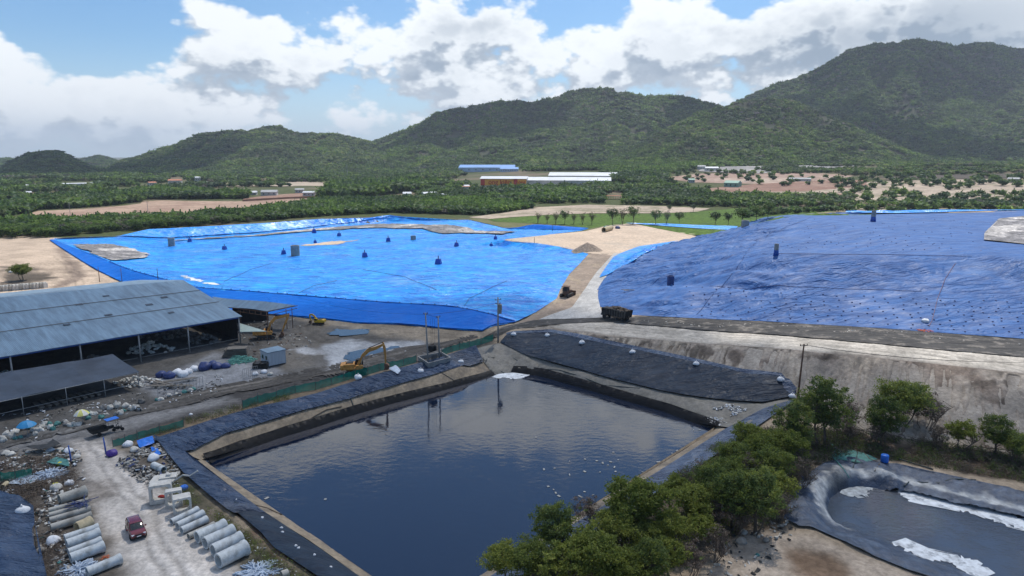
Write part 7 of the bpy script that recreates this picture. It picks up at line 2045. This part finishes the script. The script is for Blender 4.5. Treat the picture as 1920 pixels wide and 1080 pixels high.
for (px, py, h, lab) in [(187, 529, 3.4, 'short rusty post left of the shed ridge'), (229, 530, 3.2, 'blue-black post behind the shed ridge'), (297, 530, 3.0, 'thin post behind the right part of the shed ridge'), (1036, 434, 3.6, 'thin post standing on the far tip of the sand platform'), (1002, 456, 2.6, 'short post on the near edge of the sand platform')]:
    pole((px, py), h * (1.6 if px < 300 else 1), .12, lab, mat='rust', name='marker_post')
for (pb, h, lab) in [((134, 866), 2.6, 'left blue gate post beside the dirt road'), ((199, 850), 2.6, 'right blue gate post beside the purple sack')]:
    pole(pb, h, .13, lab, mat='bluepaint', name='gate_post', lean=-.06)


def wire(p0, p1, sag, lab, r=.03, mat='wire', name='cable'):
    a, b = np.array(p0, float), np.array(p1, float); P = [tuple(a + (b - a) * t + np.array([0, 0, -sag * 4 * t * (1 - t)])) for t in np.linspace(0, 1, 13)]
    o = MB().tube(P, r, 4).build(name, M[mat]); tag(o, lab, 'cable'); return o


l1 = ga + np.array([-.3, 0, 11.2]); l2 = gb + np.array([0, 0, 9.9]); pcl = np.array(pc.location)
wire(l1, pcl + [0, 0, 9.8], .5, 'overhead wire from the left trough pole to the corner pole')
wire(l1, l2, .1, 'short wire between the tops of the two trough poles')
wire(l1, G(560, 600) + [0, 0, 6.5], 1.2, 'long thin wire from the left trough pole toward the annex roof', .02)
for k, (x, y) in enumerate([(805, 676), (812, 672), (818, 670)]):
    p = W(x, y, 0); wire((mid[0] - .5 + k * .4, mid[1], mid[2] + 9.8), (mid[0] - .5 + k * .4, mid[1], mid[2] + 4.0), 0, 'thin drop lead above the transformer', .02)['group'] = 'drop leads above the transformer'
pr_ = G(1494, 760) + [.4, 0, 11.3]
for k in range(2): wire(pr_ + [k * .6, 0, 0], G(2100, 800) + [k * .6, 0, 11.0], 1.6, ['upper', 'lower'][k] + ' power line crossing the clay slope from the leaning pole', .025)


def ground_hose(pts, r, mat, lab, dz=.25):
    P = []
    for i in range(len(pts) - 1):
        for t in (0, .25, .5, .75): a = pts[i]; b = pts[i + 1]; P.append(G(a[0] + (b[0] - a[0]) * t, a[1] + (b[1] - a[1]) * t, dz))
    P.append(G(*pts[-1], dz)); o = MB().tube(P, r, 6).build('hose', M[mat], None, True); tag(o, lab, 'hose'); return o


ground_hose([(388, 862), (420, 838), (450, 826), (520, 812), (560, 800), (590, 780), (612, 768), (640, 762)], .10, 'hose_tan', 'muddy hose draped along the tan bank of the left shore')
ground_hose([(640, 722), (655, 740), (662, 760), (676, 772)], .12, 'hose_dark', 'dark hose coming down the left shore liner at the fold')
ground_hose([(757, 712), (790, 690), (808, 686), (830, 700), (850, 712)], .05, 'hose_dark', 'thin dark hose looped below the transformer trough')
ground_hose([(940, 640), (958, 668), (990, 690), (1050, 694), (1090, 706), (1130, 722), (1200, 728)], .09, 'hose_dark', 'dark hose running under the tall black sheet from the corner')
ground_hose([(898, 650), (915, 668), (930, 690), (945, 700)], .12, 'hose_dark', 'thick dark hose down the gully left of the corner pole')
ground_hose([(440, 955), (470, 945), (500, 952), (535, 968)], .09, 'hose_tan', 'tan hose arched over the top of the flat black sheet')
ground_hose([(1552, 826), (1568, 842), (1560, 856), (1570, 866), (1580, 878), (1592, 896)], .12, 'teal', 'thick green hose running over the mesh sheet into the foam pond')
ground_hose([(1585, 830), (1608, 848), (1606, 860), (1598, 880)], .09, 'hose_dark', 'dark green hose right of the thick green one')
ground_hose([(1600, 826), (1630, 860), (1650, 868), (1640, 884)], .09, 'hose_tan', 'muddy hose running down beside the blue drum')
ground_hose([(1695, 912), (1705, 903), (1760, 906), (1785, 898), (1830, 900)], .10, 'hose_dark', 'dark hose curving over the far rim of the foam pond')
ground_hose([(1590, 822), (1640, 838), (1690, 862), (1750, 880)], .10, 'hose_dark', 'long dark hose through the scrub behind the foam pond')
g = G(1658, 868); o = MB().lathe([(.5, 0), (.56, .1), (.56, 1.0), (.5, 1.1)], (0, 0, 0), 16).build('plastic_drum', M['brightblue'], None, True, loc=g + np.array([0, 0, .2])); tag(o, 'bright blue plastic drum on the rim of the foam pond', 'drum')
sack(1506, 896, 9, 'brightblue', 'small blue pump bundle at the left rim of the foam pond', None, 'bundle', 'pump_bundle')


# ---- umbrellas
def umbrella(px, py, wpx, mats, lab, tilt=0):
    g = G(px, py + 26); R = wpx / 2 / pxm(g); e = empty('parasol', g); tag(e, lab, 'parasol'); h = 2.5
    MB().tube([(0, 0, 0), (0, 0, h + .1)], .035, 6).build('pole', M['post'], e)
    n = 8
    for k in range(n):
        m = MB(); vs = []
        for r_, z in ((0, h), (R * .35, h - .10), (R * .7, h - .38), (R, h - .8)):
            for u in (0, .5, 1): t = 2 * math.pi * (k + u) / n; rr_ = r_ * (1 - (.05 if u == .5 else 0)); vs.append((rr_ * math.cos(t), rr_ * math.sin(t), z - (.05 if u == .5 and r_ else 0)))
        m.add(vs, [(i * 3 + j, i * 3 + 3 + j, i * 3 + 4 + j, i * 3 + 1 + j) for i in range(3) for j in range(2)]).build('canopy_panel', M[mats[k % len(mats)]], e, True)
    return e


umbrella(52, 790, 33, ['umb_blue'], 'blue parasol over the scrap sacks at the left edge'); umbrella(155, 768, 27, ['umb_yellow', 'umb_white'], 'yellow and white parasol among the sacks beside the lean-to')

# ---- cargo trike and motorbikes
ga, gb = G(178, 818), G(212, 808)
e = empty('cargo_trike', (ga + gb) / 2, yaw_of(ga, gb)); tag(e, 'dark cargo trike with an open tub and a blue canopy on the muddy road', 'trike')
t = MB(); P0 = [(-1.9, -.75, .6), (.4, -.75, .6), (.4, .75, .6), (-1.9, .75, .6), (-2.2, -.9, 1.25), (.5, -.9, 1.25), (.5, .9, 1.25), (-2.2, .9, 1.25)]
t.add(P0, [(3, 2, 1, 0), (0, 1, 5, 4), (1, 2, 6, 5), (2, 3, 7, 6), (3, 0, 4, 7)]).add([(a * .97, b * .94, c + .03) for a, b, c in P0], [(0, 1, 2, 3), (4, 5, 1, 0), (5, 6, 2, 1), (6, 7, 3, 2), (7, 4, 0, 3)]).build('cargo_tub', M['soot'], e)
MB().tube([(.4, 0, .5), (1.9, 0, .6), (2.2, 0, 1.1)], .07, 6).tube([(2.2, -.4, 1.15), (2.2, .4, 1.15)], .04, 6).build('frame', M['darkpost'], e)
MB().box((1.1, 0, .85), (1.0, .4, .35), bevel=.08).build('seat', M['black'], e)
m = MB()
for x in (.6, 2.1):
    for s in (-1, 1): m.tube([(x, s * .5, .6), (x, s * .5, 2.1)], .03, 5)
m.build('canopy_post', M['darkpost'], e)
MB().box((1.35, 0, 2.15), (1.9, 1.3, .06)).build('canopy', M['brightblue'], e)
wheel(e, -1.0, -.8, .33, .16); wheel(e, -1.0, .8, .33, .16); wheel(e, 2.2, 0, .33, .14)


def motorbike(px, py, yaw, lab, fair='white'):
    e = empty('motorbike', G(px, py), yaw); tag(e, lab, 'motorbike', None)
    for x in (-.62, .62): wheel(e, x, 0, .29, .10)
    MB().tube([(-.6, 0, .3), (-.2, 0, .45), (.25, 0, .45), (.5, 0, .85), (.62, 0, .3)], .05, 6).build('frame', M['black'], e)
    MB().box((-.3, 0, .72), (.75, .24, .14), bevel=.04).build('seat', M['black'], e)
    MB().box((-.35, 0, .55), (.6, .26, .22), bevel=.06).box((.42, 0, .65), (.16, .34, .55), bevel=.04, ry=.3).build('fairing', M[fair], e)
    MB().tube([(.45, -.32, 1.0), (.5, 0, .95), (.45, .32, 1.0)], .025, 6).build('handlebar', M['darkpost'], e)
    return e


motorbike(264, 886, .3, 'white and black motorbike parked at the rubble behind the box culverts'); motorbike(258, 771, 2.8, 'white motorbike parked by the sacks at the lean-to corner'); motorbike(222, 808, .4, 'dark motorbike parked behind the cargo trike', 'soot')
for (px, py) in [(272, 892), (280, 897)]:
    g = G(px, py); t = MB().lathe([(.16, -.08), (.32, -.1), (.34, 0), (.32, .1), (.16, .08)], (0, 0, .12), 14).build('loose_tyre', M['black'], None, True, loc=g); tag(t, 'loose black tyre beside the white and black motorbike', 'tyre', 'loose tyres')

# ---- gas vents on the cell and the mound
def vent(px, py, wpx, lab, pipe_=True):
    g = G(px, py, .3); w = .85 * wpx / pxm(g); e = empty('gas_vent', g, rnd.uniform(-.4, .4)); tag(e, lab, 'vent')
    MB().box((0, 0, w * .35), (w, w, w * .8), taper=.72, bevel=w * .08).build('wrapped_base', M['blue_box'], e)
    if pipe_: MB().tube([(0, 0, w * .6), (0, 0, w * 1.25)], w * .08, 8).build('vent_pipe', M['navy'], e)
for (px, py, w, lab) in [(532, 476, 11, 'blue-wrapped gas vent just left of the white concrete ring'), (421, 467, 9, 'blue-wrapped gas vent furthest left in the middle of the cell'), (356, 453, 9, 'low blue gas vent right of the grey block'), (589, 436, 10, 'blue gas vent near the far bank, leftmost of the two there'), (636, 442, 8, 'blue gas vent near the far bank, rightmost of the two there'),
                         (591, 455, 7, 'small dark vent on the silt streak'), (728, 452, 10, 'blue gas vent left of the white block'), (684, 481, 12, 'blue gas vent at the centre of the cell'), (822, 494, 14, 'largest blue gas vent, nearest the viewer'), (856, 461, 10, 'blue gas vent behind and right of the largest one'), (929, 448, 8, 'small blue vent near the tip of the sand platform'), (921, 461, 7, 'tiny blue vent below the tip of the sand platform')]:
    vent(px, py, w, lab)
def ring(px, py, wpx, hpx, lab, mat='concrete', wrap=0.0, name='concrete_ring'):
    g = G(px, py, .2); s = pxm(g); r = wpx / 2 / s; h = hpx / s; e = empty(name, g); tag(e, lab, 'vent shaft')
    MB().lathe([(r, -.5), (r, h), (r * .8, h), (r * .8, h - .6)], (0, 0, 0), 20).build('shaft', M[mat], e, True, auto=40)
    if wrap: MB().lathe([(r * 1.35, -.4), (r * 1.12, h * wrap * .5), (r * 1.05, h * wrap)], (0, 0, 0), 16).build('tarp_collar', M['blue_box'], e, True)
    return e
ring(554, 479, 16, 19, 'tall white concrete ring shaft on the blue cell'); ring(322, 461, 12, 15, 'grey concrete block shaft near the left end of the blue cell')
ring(775, 449, 10, 7, 'low white concrete block near the back of the blue cell'); ring(1455, 478, 8, 21, 'slim concrete shaft on the front edge of the mound top', wrap=.45); ring(1637, 415, 8, 20, 'slim concrete shaft near the back edge of the mound top', wrap=.45)
ring(1257, 536, 13, 19, 'stubby dark shaft on the left flank of the mound', 'navy'); ring(1397, 428, 14, 15, 'pale concrete ring shaft between sand platform and mound')
g = G(1101, 470); cP = [(g[0] + 6.4 * math.cos(t) * 1.05, g[1] + 5.0 * math.sin(t)) for t in np.linspace(0, 6.28, 22)[:-1]]
o = region('soil_heap', cP, .32, lambda x, y: H(x, y) + .05 + np.maximum(0, 3.6 * (1 - np.hypot((x - g[0]) / 6.2, (y - g[1]) / 4.8))) ** .95 + .25 * fbm(x / .9, y / .9, 961, 3) + .5 * np.exp(-((x - g[0] - 2.6) ** 2 + (y - g[1] + 1) ** 2) / 2), pm('heap_soil', (.30, .235, .18), .95, .3, 1.2, .8, 2, world=True), jag=.5, seed=961); tag(o, 'conical heap of brown soil on the near edge of the sand platform', 'soil heap')
# ballast dots
bm_ = MB().lump((0, 0, 0), (.2, .2, .12), 2, 8, 5, .15); proto = None
q = random.Random(3); spots = []
for i in range(26):
    for j in range(7): spots.append((1290 + i * 25 + j * 4 + q.uniform(-6, 6), 545 + j * 9.5 + i * .9 + q.uniform(-3, 3), 0))
for i in range(88): spots.append((q.uniform(1440, 1840), 408 + 62 * q.random() ** .8, 1))
def on_sheet(px, py, zf):
    g = G(px, py, .2); return (float(g[0]), float(g[1]), float(zf(np.array([g[0]]), np.array([g[1]]))[0]))
for (px, py, k) in spots:
    if px > 1925: continue
    p = on_sheet(px, py, z_mound)
    if not in_poly(np.array([p[0]]), np.array([p[1]]), MOUNDP)[0]: continue
    if proto is None: proto = bm_.build('ballast_knot', M['navy'], None, True); o = proto
    else: o = proto.copy(); COL.objects.link(o)
    o.location = p; tag(o, 'small dark ballast knot dotted over the %s of the purple-blue mound' % ('flat top' if k else 'front slope'), 'ballast knot', 'ballast knots on the mound ' + ('top' if k else 'slope'))
cr_ = [W(*p) for p in FCREST[2:-1]]; tot_ = 0
for i in range(len(cr_) - 1):
    a, b = cr_[i], cr_[i + 1]; L = np.hypot(*(b - a)[:2]); n = max(1, int(L / 3.2))
    for k in range(n):
        p = a + (b - a) * (k + .5) / n; o = proto.copy(); COL.objects.link(o); o.location = (float(p[0]), float(p[1]), float(z_cell(np.array([p[0]]), np.array([p[1]]))[0]) + .25)
        tag(o, 'small dark ballast knot in the line along the front crest of the blue cell', 'ballast knot', 'ballast knots on the cell crest')
o = tangle('net_pile', 1733, 620, 8, 30, 'rope_orange', 'small orange netting scrap at the foot of the mound', .05, 20, .2)
P = [on_sheet(x, y, z_mound) for x, y in [(1840, 470), (1790, 495), (1772, 525), (1758, 560), (1748, 600), (1742, 612)]]; P = [(a, b, c + .12) for a, b, c in P]
o = MB().tube(P, .05, 5).build('rope', pm('faded_red_rope', (.24, .14, .16), .8)); tag(o, 'faded red rope running down the mound seam', 'rope')
for (x, y, r, lab) in [(1200, 560, 6, 'dark board lying low on the left flank of the mound'), ]:
    g = on_sheet(1178, 549, z_mound); o = MB().box((0, 0, .3), (4.0, .3, .12), rz=-.2).box((-.6, -.6, .25), (1.5, .5, .06), rz=.3).build('board', M['wood'], None, loc=g); tag(o, lab, 'board')

for pts, lab in [([(860, 590), (880, 560), (930, 535), (955, 525)], 'thin dark rope running up the right corner of the blue cell'), ([(548, 556), (590, 535), (640, 524)], 'thin dark rope on the blue tarpaulin above the yellow excavator'), ([(420, 528), (470, 505), (520, 490)], 'thin dark rope on the blue tarpaulin behind the shed roof'), ([(680, 505), (760, 520), (830, 548)], 'thin dark rope slanting across the middle front of the blue cell')]:
    P = []
    for (a, b), (c, d) in zip(pts[:-1], pts[1:]):
        for t in np.linspace(0, 1, 7)[:-1]: p = on_sheet(a + (c - a) * t, b + (d - b) * t, z_cell); P.append((p[0], p[1], p[2] + .15))
    tag(MB().tube(P, .06, 4).build('rope', M['navy']), lab, 'rope')
for pts, lab in [([(1520, 408), (1440, 440), (1405, 468), (1372, 520), (1300, 596)], 'dark seam line running down the left flank of the purple-blue mound'), ([(1412, 476), (1520, 476), (1650, 477), (1838, 480)], 'dark seam line along the front edge of the flat mound top'), ([(1330, 540), (1450, 538), (1600, 541), (1740, 546)], 'dark seam line across the middle of the mound slope')]:
    P = []
    for (a, b), (c, d) in zip(pts[:-1], pts[1:]):
        for t in np.linspace(0, 1, 13)[:-1]: p = on_sheet(a + (c - a) * t, b + (d - b) * t, z_mound); P.append((p[0], p[1], p[2] + .06))
    tag(MB().tube(P, .05, 4).build('seam', M['navy']), lab, 'seam')
# ---- far buildings
RM = {'blue': pm('far_blue_roof', (.16, .32, .62), .5, .1, .05), 'white': pm('far_white_roof', (.62, .64, .66), .5, .1, .05), 'red': pm('far_red_roof', (.48, .20, .12), .8, .15, .2), 'grey': pm('far_grey_roof', (.36, .37, .38), .7, .15, .1), 'green': pm('far_green_sheet', (.20, .36, .28), .6, .1, .1),
      'wall': pm('far_pale_wall', (.55, .53, .49), .8, .12, .1), 'bwall': pm('far_blue_wall', (.38, .50, .66), .7, .1, .1), 'brick': pm('far_brick_wall', (.28, .17, .12), .9, .2, .1), 'orange': pm('orange_sign', (.95, .42, .05), .6, .05, .1), 'dred': pm('dark_red_sign', (.60, .04, .03), .6, .05, .1), 'sred': pm('red_letters', (.60, .03, .01), .6, .02, .1)}


def house(px, py, wpx, hw, dep, wm, rmat, lab, rh=.35, yaw=None, cat='house', name='house', win=3, g=None):
    g = G(px, py) if g is None else g; s = pxm(g); w = wpx / s; yw = -math.atan2(g[0], g[1]) + (rnd.uniform(-.35, .35) if yaw is None else yaw)
    e = empty(name, g, yw); tag(e, lab, cat)
    wl = MB().box((0, dep / 2, hw / 2 - .3), (w, dep, hw + .6)).build('wall', RM[wm], e)
    r = MB(); o_ = .5; hh = dep * rh * .5
    r.add([(-w / 2 - o_, -o_, hw), (w / 2 + o_, -o_, hw), (w / 2 + o_, dep + o_, hw), (-w / 2 - o_, dep + o_, hw), (-w / 2 - o_ * .5, dep / 2, hw + hh), (w / 2 + o_ * .5, dep / 2, hw + hh)], [(0, 1, 5, 4), (2, 3, 4, 5), (1, 2, 5), (3, 0, 4), (3, 2, 1, 0)])
    r.build('roof', RM[rmat], e)
    for i in range(win): MB().box((-w / 2 + w * (i + .5) / win, -.03, hw * .5), (min(1.4, w / win * .45), .08, hw * .3)).build('window', M['glass'], e)
    return e


for (px, py, wp, hw, dp, wm, rmt, lab) in [
        (143, 350, 58, 4, 14, 'wall', 'white', 'long white-roofed shed alone among trees at the far left'), (8, 371, 12, 3, 7, 'wall', 'grey', 'small grey house at the left edge beyond the tan field'), (55, 352, 10, 3, 7, 'wall', 'white', 'tiny white roof behind the long tree row, far left'), (52, 366, 10, 3, 7, 'wall', 'white', 'white hut above the left tree row'),
        (122, 362, 12, 3, 7, 'wall', 'white', 'pale hut below the long white-roofed shed'), (327, 345, 22, 5, 10, 'wall', 'red', 'orange-roofed villa in the woodland left of centre'), (372, 340, 9, 6, 8, 'wall', 'white', 'small white two-storey house right of the orange roof'), (380, 346, 13, 3, 8, 'wall', 'white', 'low white-roofed house in front of the two-storey one'), (287, 348, 13, 4, 8, 'wall', 'red', 'faded red-roofed house left of the orange-roofed villa'),
        (469, 366, 22, 3, 9, 'wall', 'white', 'low white shed left of the grey barn behind the brown field'), (504, 367, 28, 4, 12, 'wall', 'grey', 'grey-roofed barn behind the brown field wall'), (562, 362, 16, 4, 8, 'wall', 'grey', 'grey house behind the roofless white one'), (579, 368, 22, 4, 8, 'wall', 'white', 'white house with dark openings behind the brown field'), (604, 364, 16, 4, 8, 'brick', 'white', 'brick house with pale roof at the right end of the brown field'),
        (302, 416, 11, 3, 6, 'wall', 'white', 'small white roof inside the near tree belt, left'), (343, 414, 11, 3, 6, 'wall', 'white', 'second small white roof inside the near tree belt'), (385, 406, 22, 3, 6, 'wall', 'green', 'low pale green roof at the near edge of the tan field'), (764, 370, 15, 4, 9, 'wall', 'white', 'white roof right of the big dark trees'), (808, 370, 26, 4, 9, 'wall', 'white', 'long white roof in the trees at picture centre'),
        (835, 371, 10, 3, 8, 'wall', 'white', 'short white roof next to the long one at picture centre'), (875, 355, 10, 4, 8, 'wall', 'white', 'white building left of the orange sign hall'), (945, 374, 22, 3, 8, 'wall', 'grey', 'pale flat roof below the orange sign hall'), (1370, 351, 26, 5, 14, 'green', 'green', 'green metal barn on the bare field at right'), (1297, 343, 11, 4, 8, 'wall', 'green', 'pale green roof beside the dark trees left of the barn'),
        (1315, 318, 14, 5, 10, 'wall', 'grey', 'first grey-white building at the foot of the front hill'), (1335, 321, 24, 5, 10, 'wall', 'white', 'wide white building at the foot of the front hill'), (1500, 340, 38, 3, 8, 'wall', 'grey', 'long low white wall-like shed on the bare field'), (1899, 342, 18, 4, 8, 'wall', 'grey', 'low grey building at the right edge of the plain'), (1625, 306, 14, 4, 8, 'wall', 'white', 'white roof on the slope above the quarry')]:
    house(px, py, wp, hw, dp, wm, rmt, lab, .35 if wp < 40 else .12)
g = G(1152, 374); e = empty('red_frame_shed', g, -.1); tag(e, 'long low red-roofed open frame among the trees right of centre', 'shed'); s = pxm(g); w = 32 / s
MB().box((0, 3, 3.6), (w, 6, .35)).build('roof', RM['red'], e)
for i in range(8): MB().box((-w / 2 + .4 + i * (w - .8) / 7, .3, 1.7), (.35, .35, 3.6)).build('post', RM['red'], e)
# factory
g = G(944, 352); s = pxm(g); yw = -.07
fa = empty('factory_hall', g, yw); tag(fa, 'factory hall with a big orange and dark red sign wall below the hills', 'factory')
w = 86 / s
MB().box((0, 22, 5.2), (w, 42, 11.4)).build('wall', RM['wall'], fa)
MB().add([(-w / 2 - 1, -1, 11), (w / 2 + 1, -1, 11), (w / 2 + 1, 44, 12.0), (-w / 2 - 1, 44, 12.0), (-w / 2 - 1, 20, 13.5), (w / 2 + 1, 20, 13.5)], [(0, 1, 5, 4), (4, 5, 2, 3), (3, 2, 1, 0), (0, 4, 3), (1, 2, 5)]).build('roof', RM['white'], fa)
sg = MB().box((0, .55, 6.9), (w * .998, .6, 8.2)).build('sign_panel', RM['orange'], fa)
for (x, ww) in ((-.455, .09), (.265, .085)): MB().box((x * w, .2, 6.9), (ww * w, .25, 8.2)).build('sign_stripe', RM['dred'], sg)
MB().box((.4, 0, 10.7), (w, .6, .5)).build('sign_edge', RM['wall'], sg)


def text(s_, size, loc, parent, mat, ext=.15):
    cu = bpy.data.curves.new('sign_text', 'FONT'); cu.body = s_; cu.size = size; cu.extrude = ext; cu.align_x = 'CENTER'; cu.offset = .06
    to = bpy.data.objects.new('tmp_text', cu); COL.objects.link(to); bpy.context.view_layer.update()
    me = bpy.data.meshes.new_from_object(to.evaluated_get(bpy.context.evaluated_depsgraph_get())); bpy.data.objects.remove(to)
    me.transform(Matrix.Rotation(math.pi / 2, 4, 'X')); me.materials.clear(); me.materials.append(mat)
    o = bpy.data.objects.new('sign_text', me); COL.objects.link(o); o.parent = parent; o.location = loc; return o


text('ong kiên', 8.2, (-.085 * w, .1, 4.4), sg, RM['sred']); text('ong', 6.0, (.40 * w, .1, 5.0), sg, RM['sred'])
for (px, py, wp, hw, dp, rmt, lab, yw_) in [(1062, 349, 165, 7, 36, 'white', 'long low white factory shed right of the orange sign hall', -.05), (1092, 341, 128, 8, 40, 'white', 'second white factory shed behind the long low one', -.05), (912, 322, 105, 8, 50, 'blue', 'blue and white warehouse at the foot of the hills', -.1), (955, 322, 34, 5, 30, 'blue', 'small blue-roofed annex right of the blue and white warehouse', 0)]:
    house(px, py, wp, hw, dp, 'bwall' if rmt == 'blue' else 'wall', rmt, lab, .2, yw_, 'factory', 'factory_shed', 8)
g = G(872, 356); house(880, 357, 40, 4, 10, 'wall', 'red', 'low red-roofed canopy left of the orange sign hall', .1, 0, 'canopy', 'factory_canopy', 0, g)
# brown field wall
Gs = [G(455, 378), G(540, 373), G(600, 371)]; e = empty('field_wall', Gs[0]); tag(e, 'long low brown brick wall at the back of the tan field', 'wall')
for a, b in zip(Gs[:-1], Gs[1:]): MB().box(rel(e, ((a[0] + b[0]) / 2, (a[1] + b[1]) / 2, 1.3)), (float(np.hypot(*(b - a)[:2])), .3, 2.8), rz=yaw_of(a, b)).build('wall_section', RM['brick'], e)
g = G(652, 348); e = empty('radio_mast', g); tag(e, 'thin lattice mast rising from the woodland left of centre', 'mast'); h = 40 / pxm(g)
m = MB()
for (x, y) in ((-1, -1), (1, -1), (0, 1)): m.tube([(x, y, 0), (x * .3, y * .3, h)], .12, 4)
for i in range(12):
    z = h * i / 12; k = 1 - .7 * i / 12; k2 = 1 - .7 * (i + 1) / 12; m.tube([(-k, -k, z), (k2, -k2, z + h / 12)], .06, 3); m.tube([(k, -k, z), (0, k2, z + h / 12)], .06, 3)
m.build('lattice', M['post'], e)
for (px, py) in [(132, 405), (278, 403), (321, 372), (1106, 372), (870, 372), (1018, 375), (705, 398), (715, 397)]:
    g = G(px, py); h = 26 / pxm(g); o = MB().tube([(0, 0, 0), (0, 0, h)], .16, 5).box((0, 0, h * .93), (2.0, .15, .15)).build('field_pole', M['post'], None, loc=g); tag(o, 'thin grey power pole standing on the plain', 'pole', 'power poles on the plain')
# precast blocks behind the shed, far left
for i in range(14):
    px = 2 + i * 6.3; g = G(px, 546 - i * .5)
    o = MB().box((0, 0, .8), (1.1, 1.6, 1.6)).box((0, 0, 1.75), (.7, 1.0, .3)).build('precast_block', M['culvert' if i % 3 else 'pipe_old'], None, loc=g, rz=rnd.uniform(-.3, .3)); tag(o, 'precast concrete block in the row behind the big shed roof', 'block', 'precast blocks behind the shed')
sack(20, 511, 7, 'white', 'white bag beside the lone dark bush on the brown rise'); sack(36, 513, 6, 'white', 'small white scrap in front of the lone dark bush')


# ------------------------------------------------------------------ the cloud whose shadow lies over the pond and the yard
def shade_cloud(name, ground_pts, zc, th, seed, step=26, thin=.64):
    off = SUN_DIR / SUN_DIR.z * zc
    P = np.array([(p[0] + off.x, p[1] + off.y) for p in ground_pts])
    x0, y0 = P.min(0) - 40; x1, y1 = P.max(0) + 40
    xs = np.arange(x0, x1, step); ys = np.arange(y0, y1, step); X, Y = np.meshgrid(xs, ys)
    d = sdist(X, Y, P) + 14 * fbm(X / 50, Y / 50, seed, 3)
    e = ss(-d, -2, 70) ** .5
    top = zc + th * e * (.7 + .6 * fbm(X / 60, Y / 60, seed + 1, 3)); bot = zc - 6 * e
    ny, nx = X.shape; keep = d < 4
    V = np.vstack([np.column_stack([X.ravel(), Y.ravel(), top.ravel()]), np.column_stack([X.ravel(), Y.ravel(), bot.ravel()])]); N_ = nx * ny
    F = []
    cell_ = keep[:-1, :-1] | keep[1:, :-1] | keep[:-1, 1:] | keep[1:, 1:]
    for j in range(ny - 1):
        for i in range(nx - 1):
            if cell_[j, i]:
                a = j * nx + i; F.append((a, a + 1, a + nx + 1, a + nx)); F.append((N_ + a + nx, N_ + a + nx + 1, N_ + a + 1, N_ + a))
    m = bpy.data.materials.new('cloud'); m.use_nodes = True; N = NT(m.node_tree)
    dd = N.n('ShaderNodeBsdfDiffuse', ins={0: (.92, .93, .95, 1)}); tl = N.n('ShaderNodeBsdfTranslucent', ins={0: (.92, .93, .95, 1)})
    mx = N.n('ShaderNodeMixShader', ins={0: .35, 1: dd.outputs[0], 2: tl.outputs[0]}); tp_ = N.n('ShaderNodeBsdfTransparent')
    N.n('ShaderNodeOutputMaterial', ins={0: N.n('ShaderNodeMixShader', ins={0: thin, 1: mx.outputs[0], 2: tp_.outputs[0]}).outputs[0]})
    o = np_mesh(name, V, F, m, True); st_obj(o); return o


shade_cloud('cloud', [(-330, -120), (-330, 130), (-150, 140), (-100, 175), (-40, 184), (0, 180), (12, 168), (25, 148), (45, 128), (70, 112), (120, 98), (330, 85), (330, -120)], 760, 60, 951, 9)
shade_cloud('cloud', [(-1250, 1250), (-1250, 1750), (-950, 1900), (-700, 1800), (-720, 1450), (-900, 1260)], 620, 60, 953, 22, .2)
shade_cloud('cloud', [(900, 2150), (1000, 2450), (1250, 2500), (1500, 2400), (1750, 2300), (1500, 2150), (1150, 2080)], 740, 60, 955, 26, .3)
shade_cloud('cloud', [(330, 1690), (450, 1980), (640, 2160), (860, 2120), (1000, 1900), (1150, 1800), (1250, 1640), (950, 1590), (700, 1690), (520, 1690)], 640, 60, 957, 24, .3)  # unseen cloud added so its shade sets off the sunlit front hill
shade_cloud('cloud', [(-420, 1900), (-250, 2050), (-60, 2100), (120, 2000), (60, 1850), (-150, 1820)], 640, 60, 959, 24, .3)

# ------------------------------------------------------------------ haze
m = bpy.data.materials.new('haze'); m.use_nodes = True; t = m.node_tree; t.nodes.clear()
pv = t.nodes.new('ShaderNodeVolumePrincipled'); pv.inputs['Color'].default_value = (.80, .88, 1.0, 1); pv.inputs['Density'].default_value = HAZE = .00009; pv.inputs['Anisotropy'].default_value = .2
oo = t.nodes.new('ShaderNodeOutputMaterial'); t.links.new(pv.outputs[0], oo.inputs['Volume'])
o = MB().box((0, 0, 234), (26000, 26000, 484)).build('haze', m); tag(o, kind='stuff', label='thin blue haze in the air over the whole plain', cat='haze')
SC.cycles.volume_bounces = 0
SC.cycles.volume_step_rate = 10; SC.cycles.volume_max_steps = 64

SC.cycles.max_bounces = 6; SC.cycles.transparent_max_bounces = 6; SC.cycles.diffuse_bounces = 3; SC.cycles.glossy_bounces = 3; SC.cycles.transmission_bounces = 3
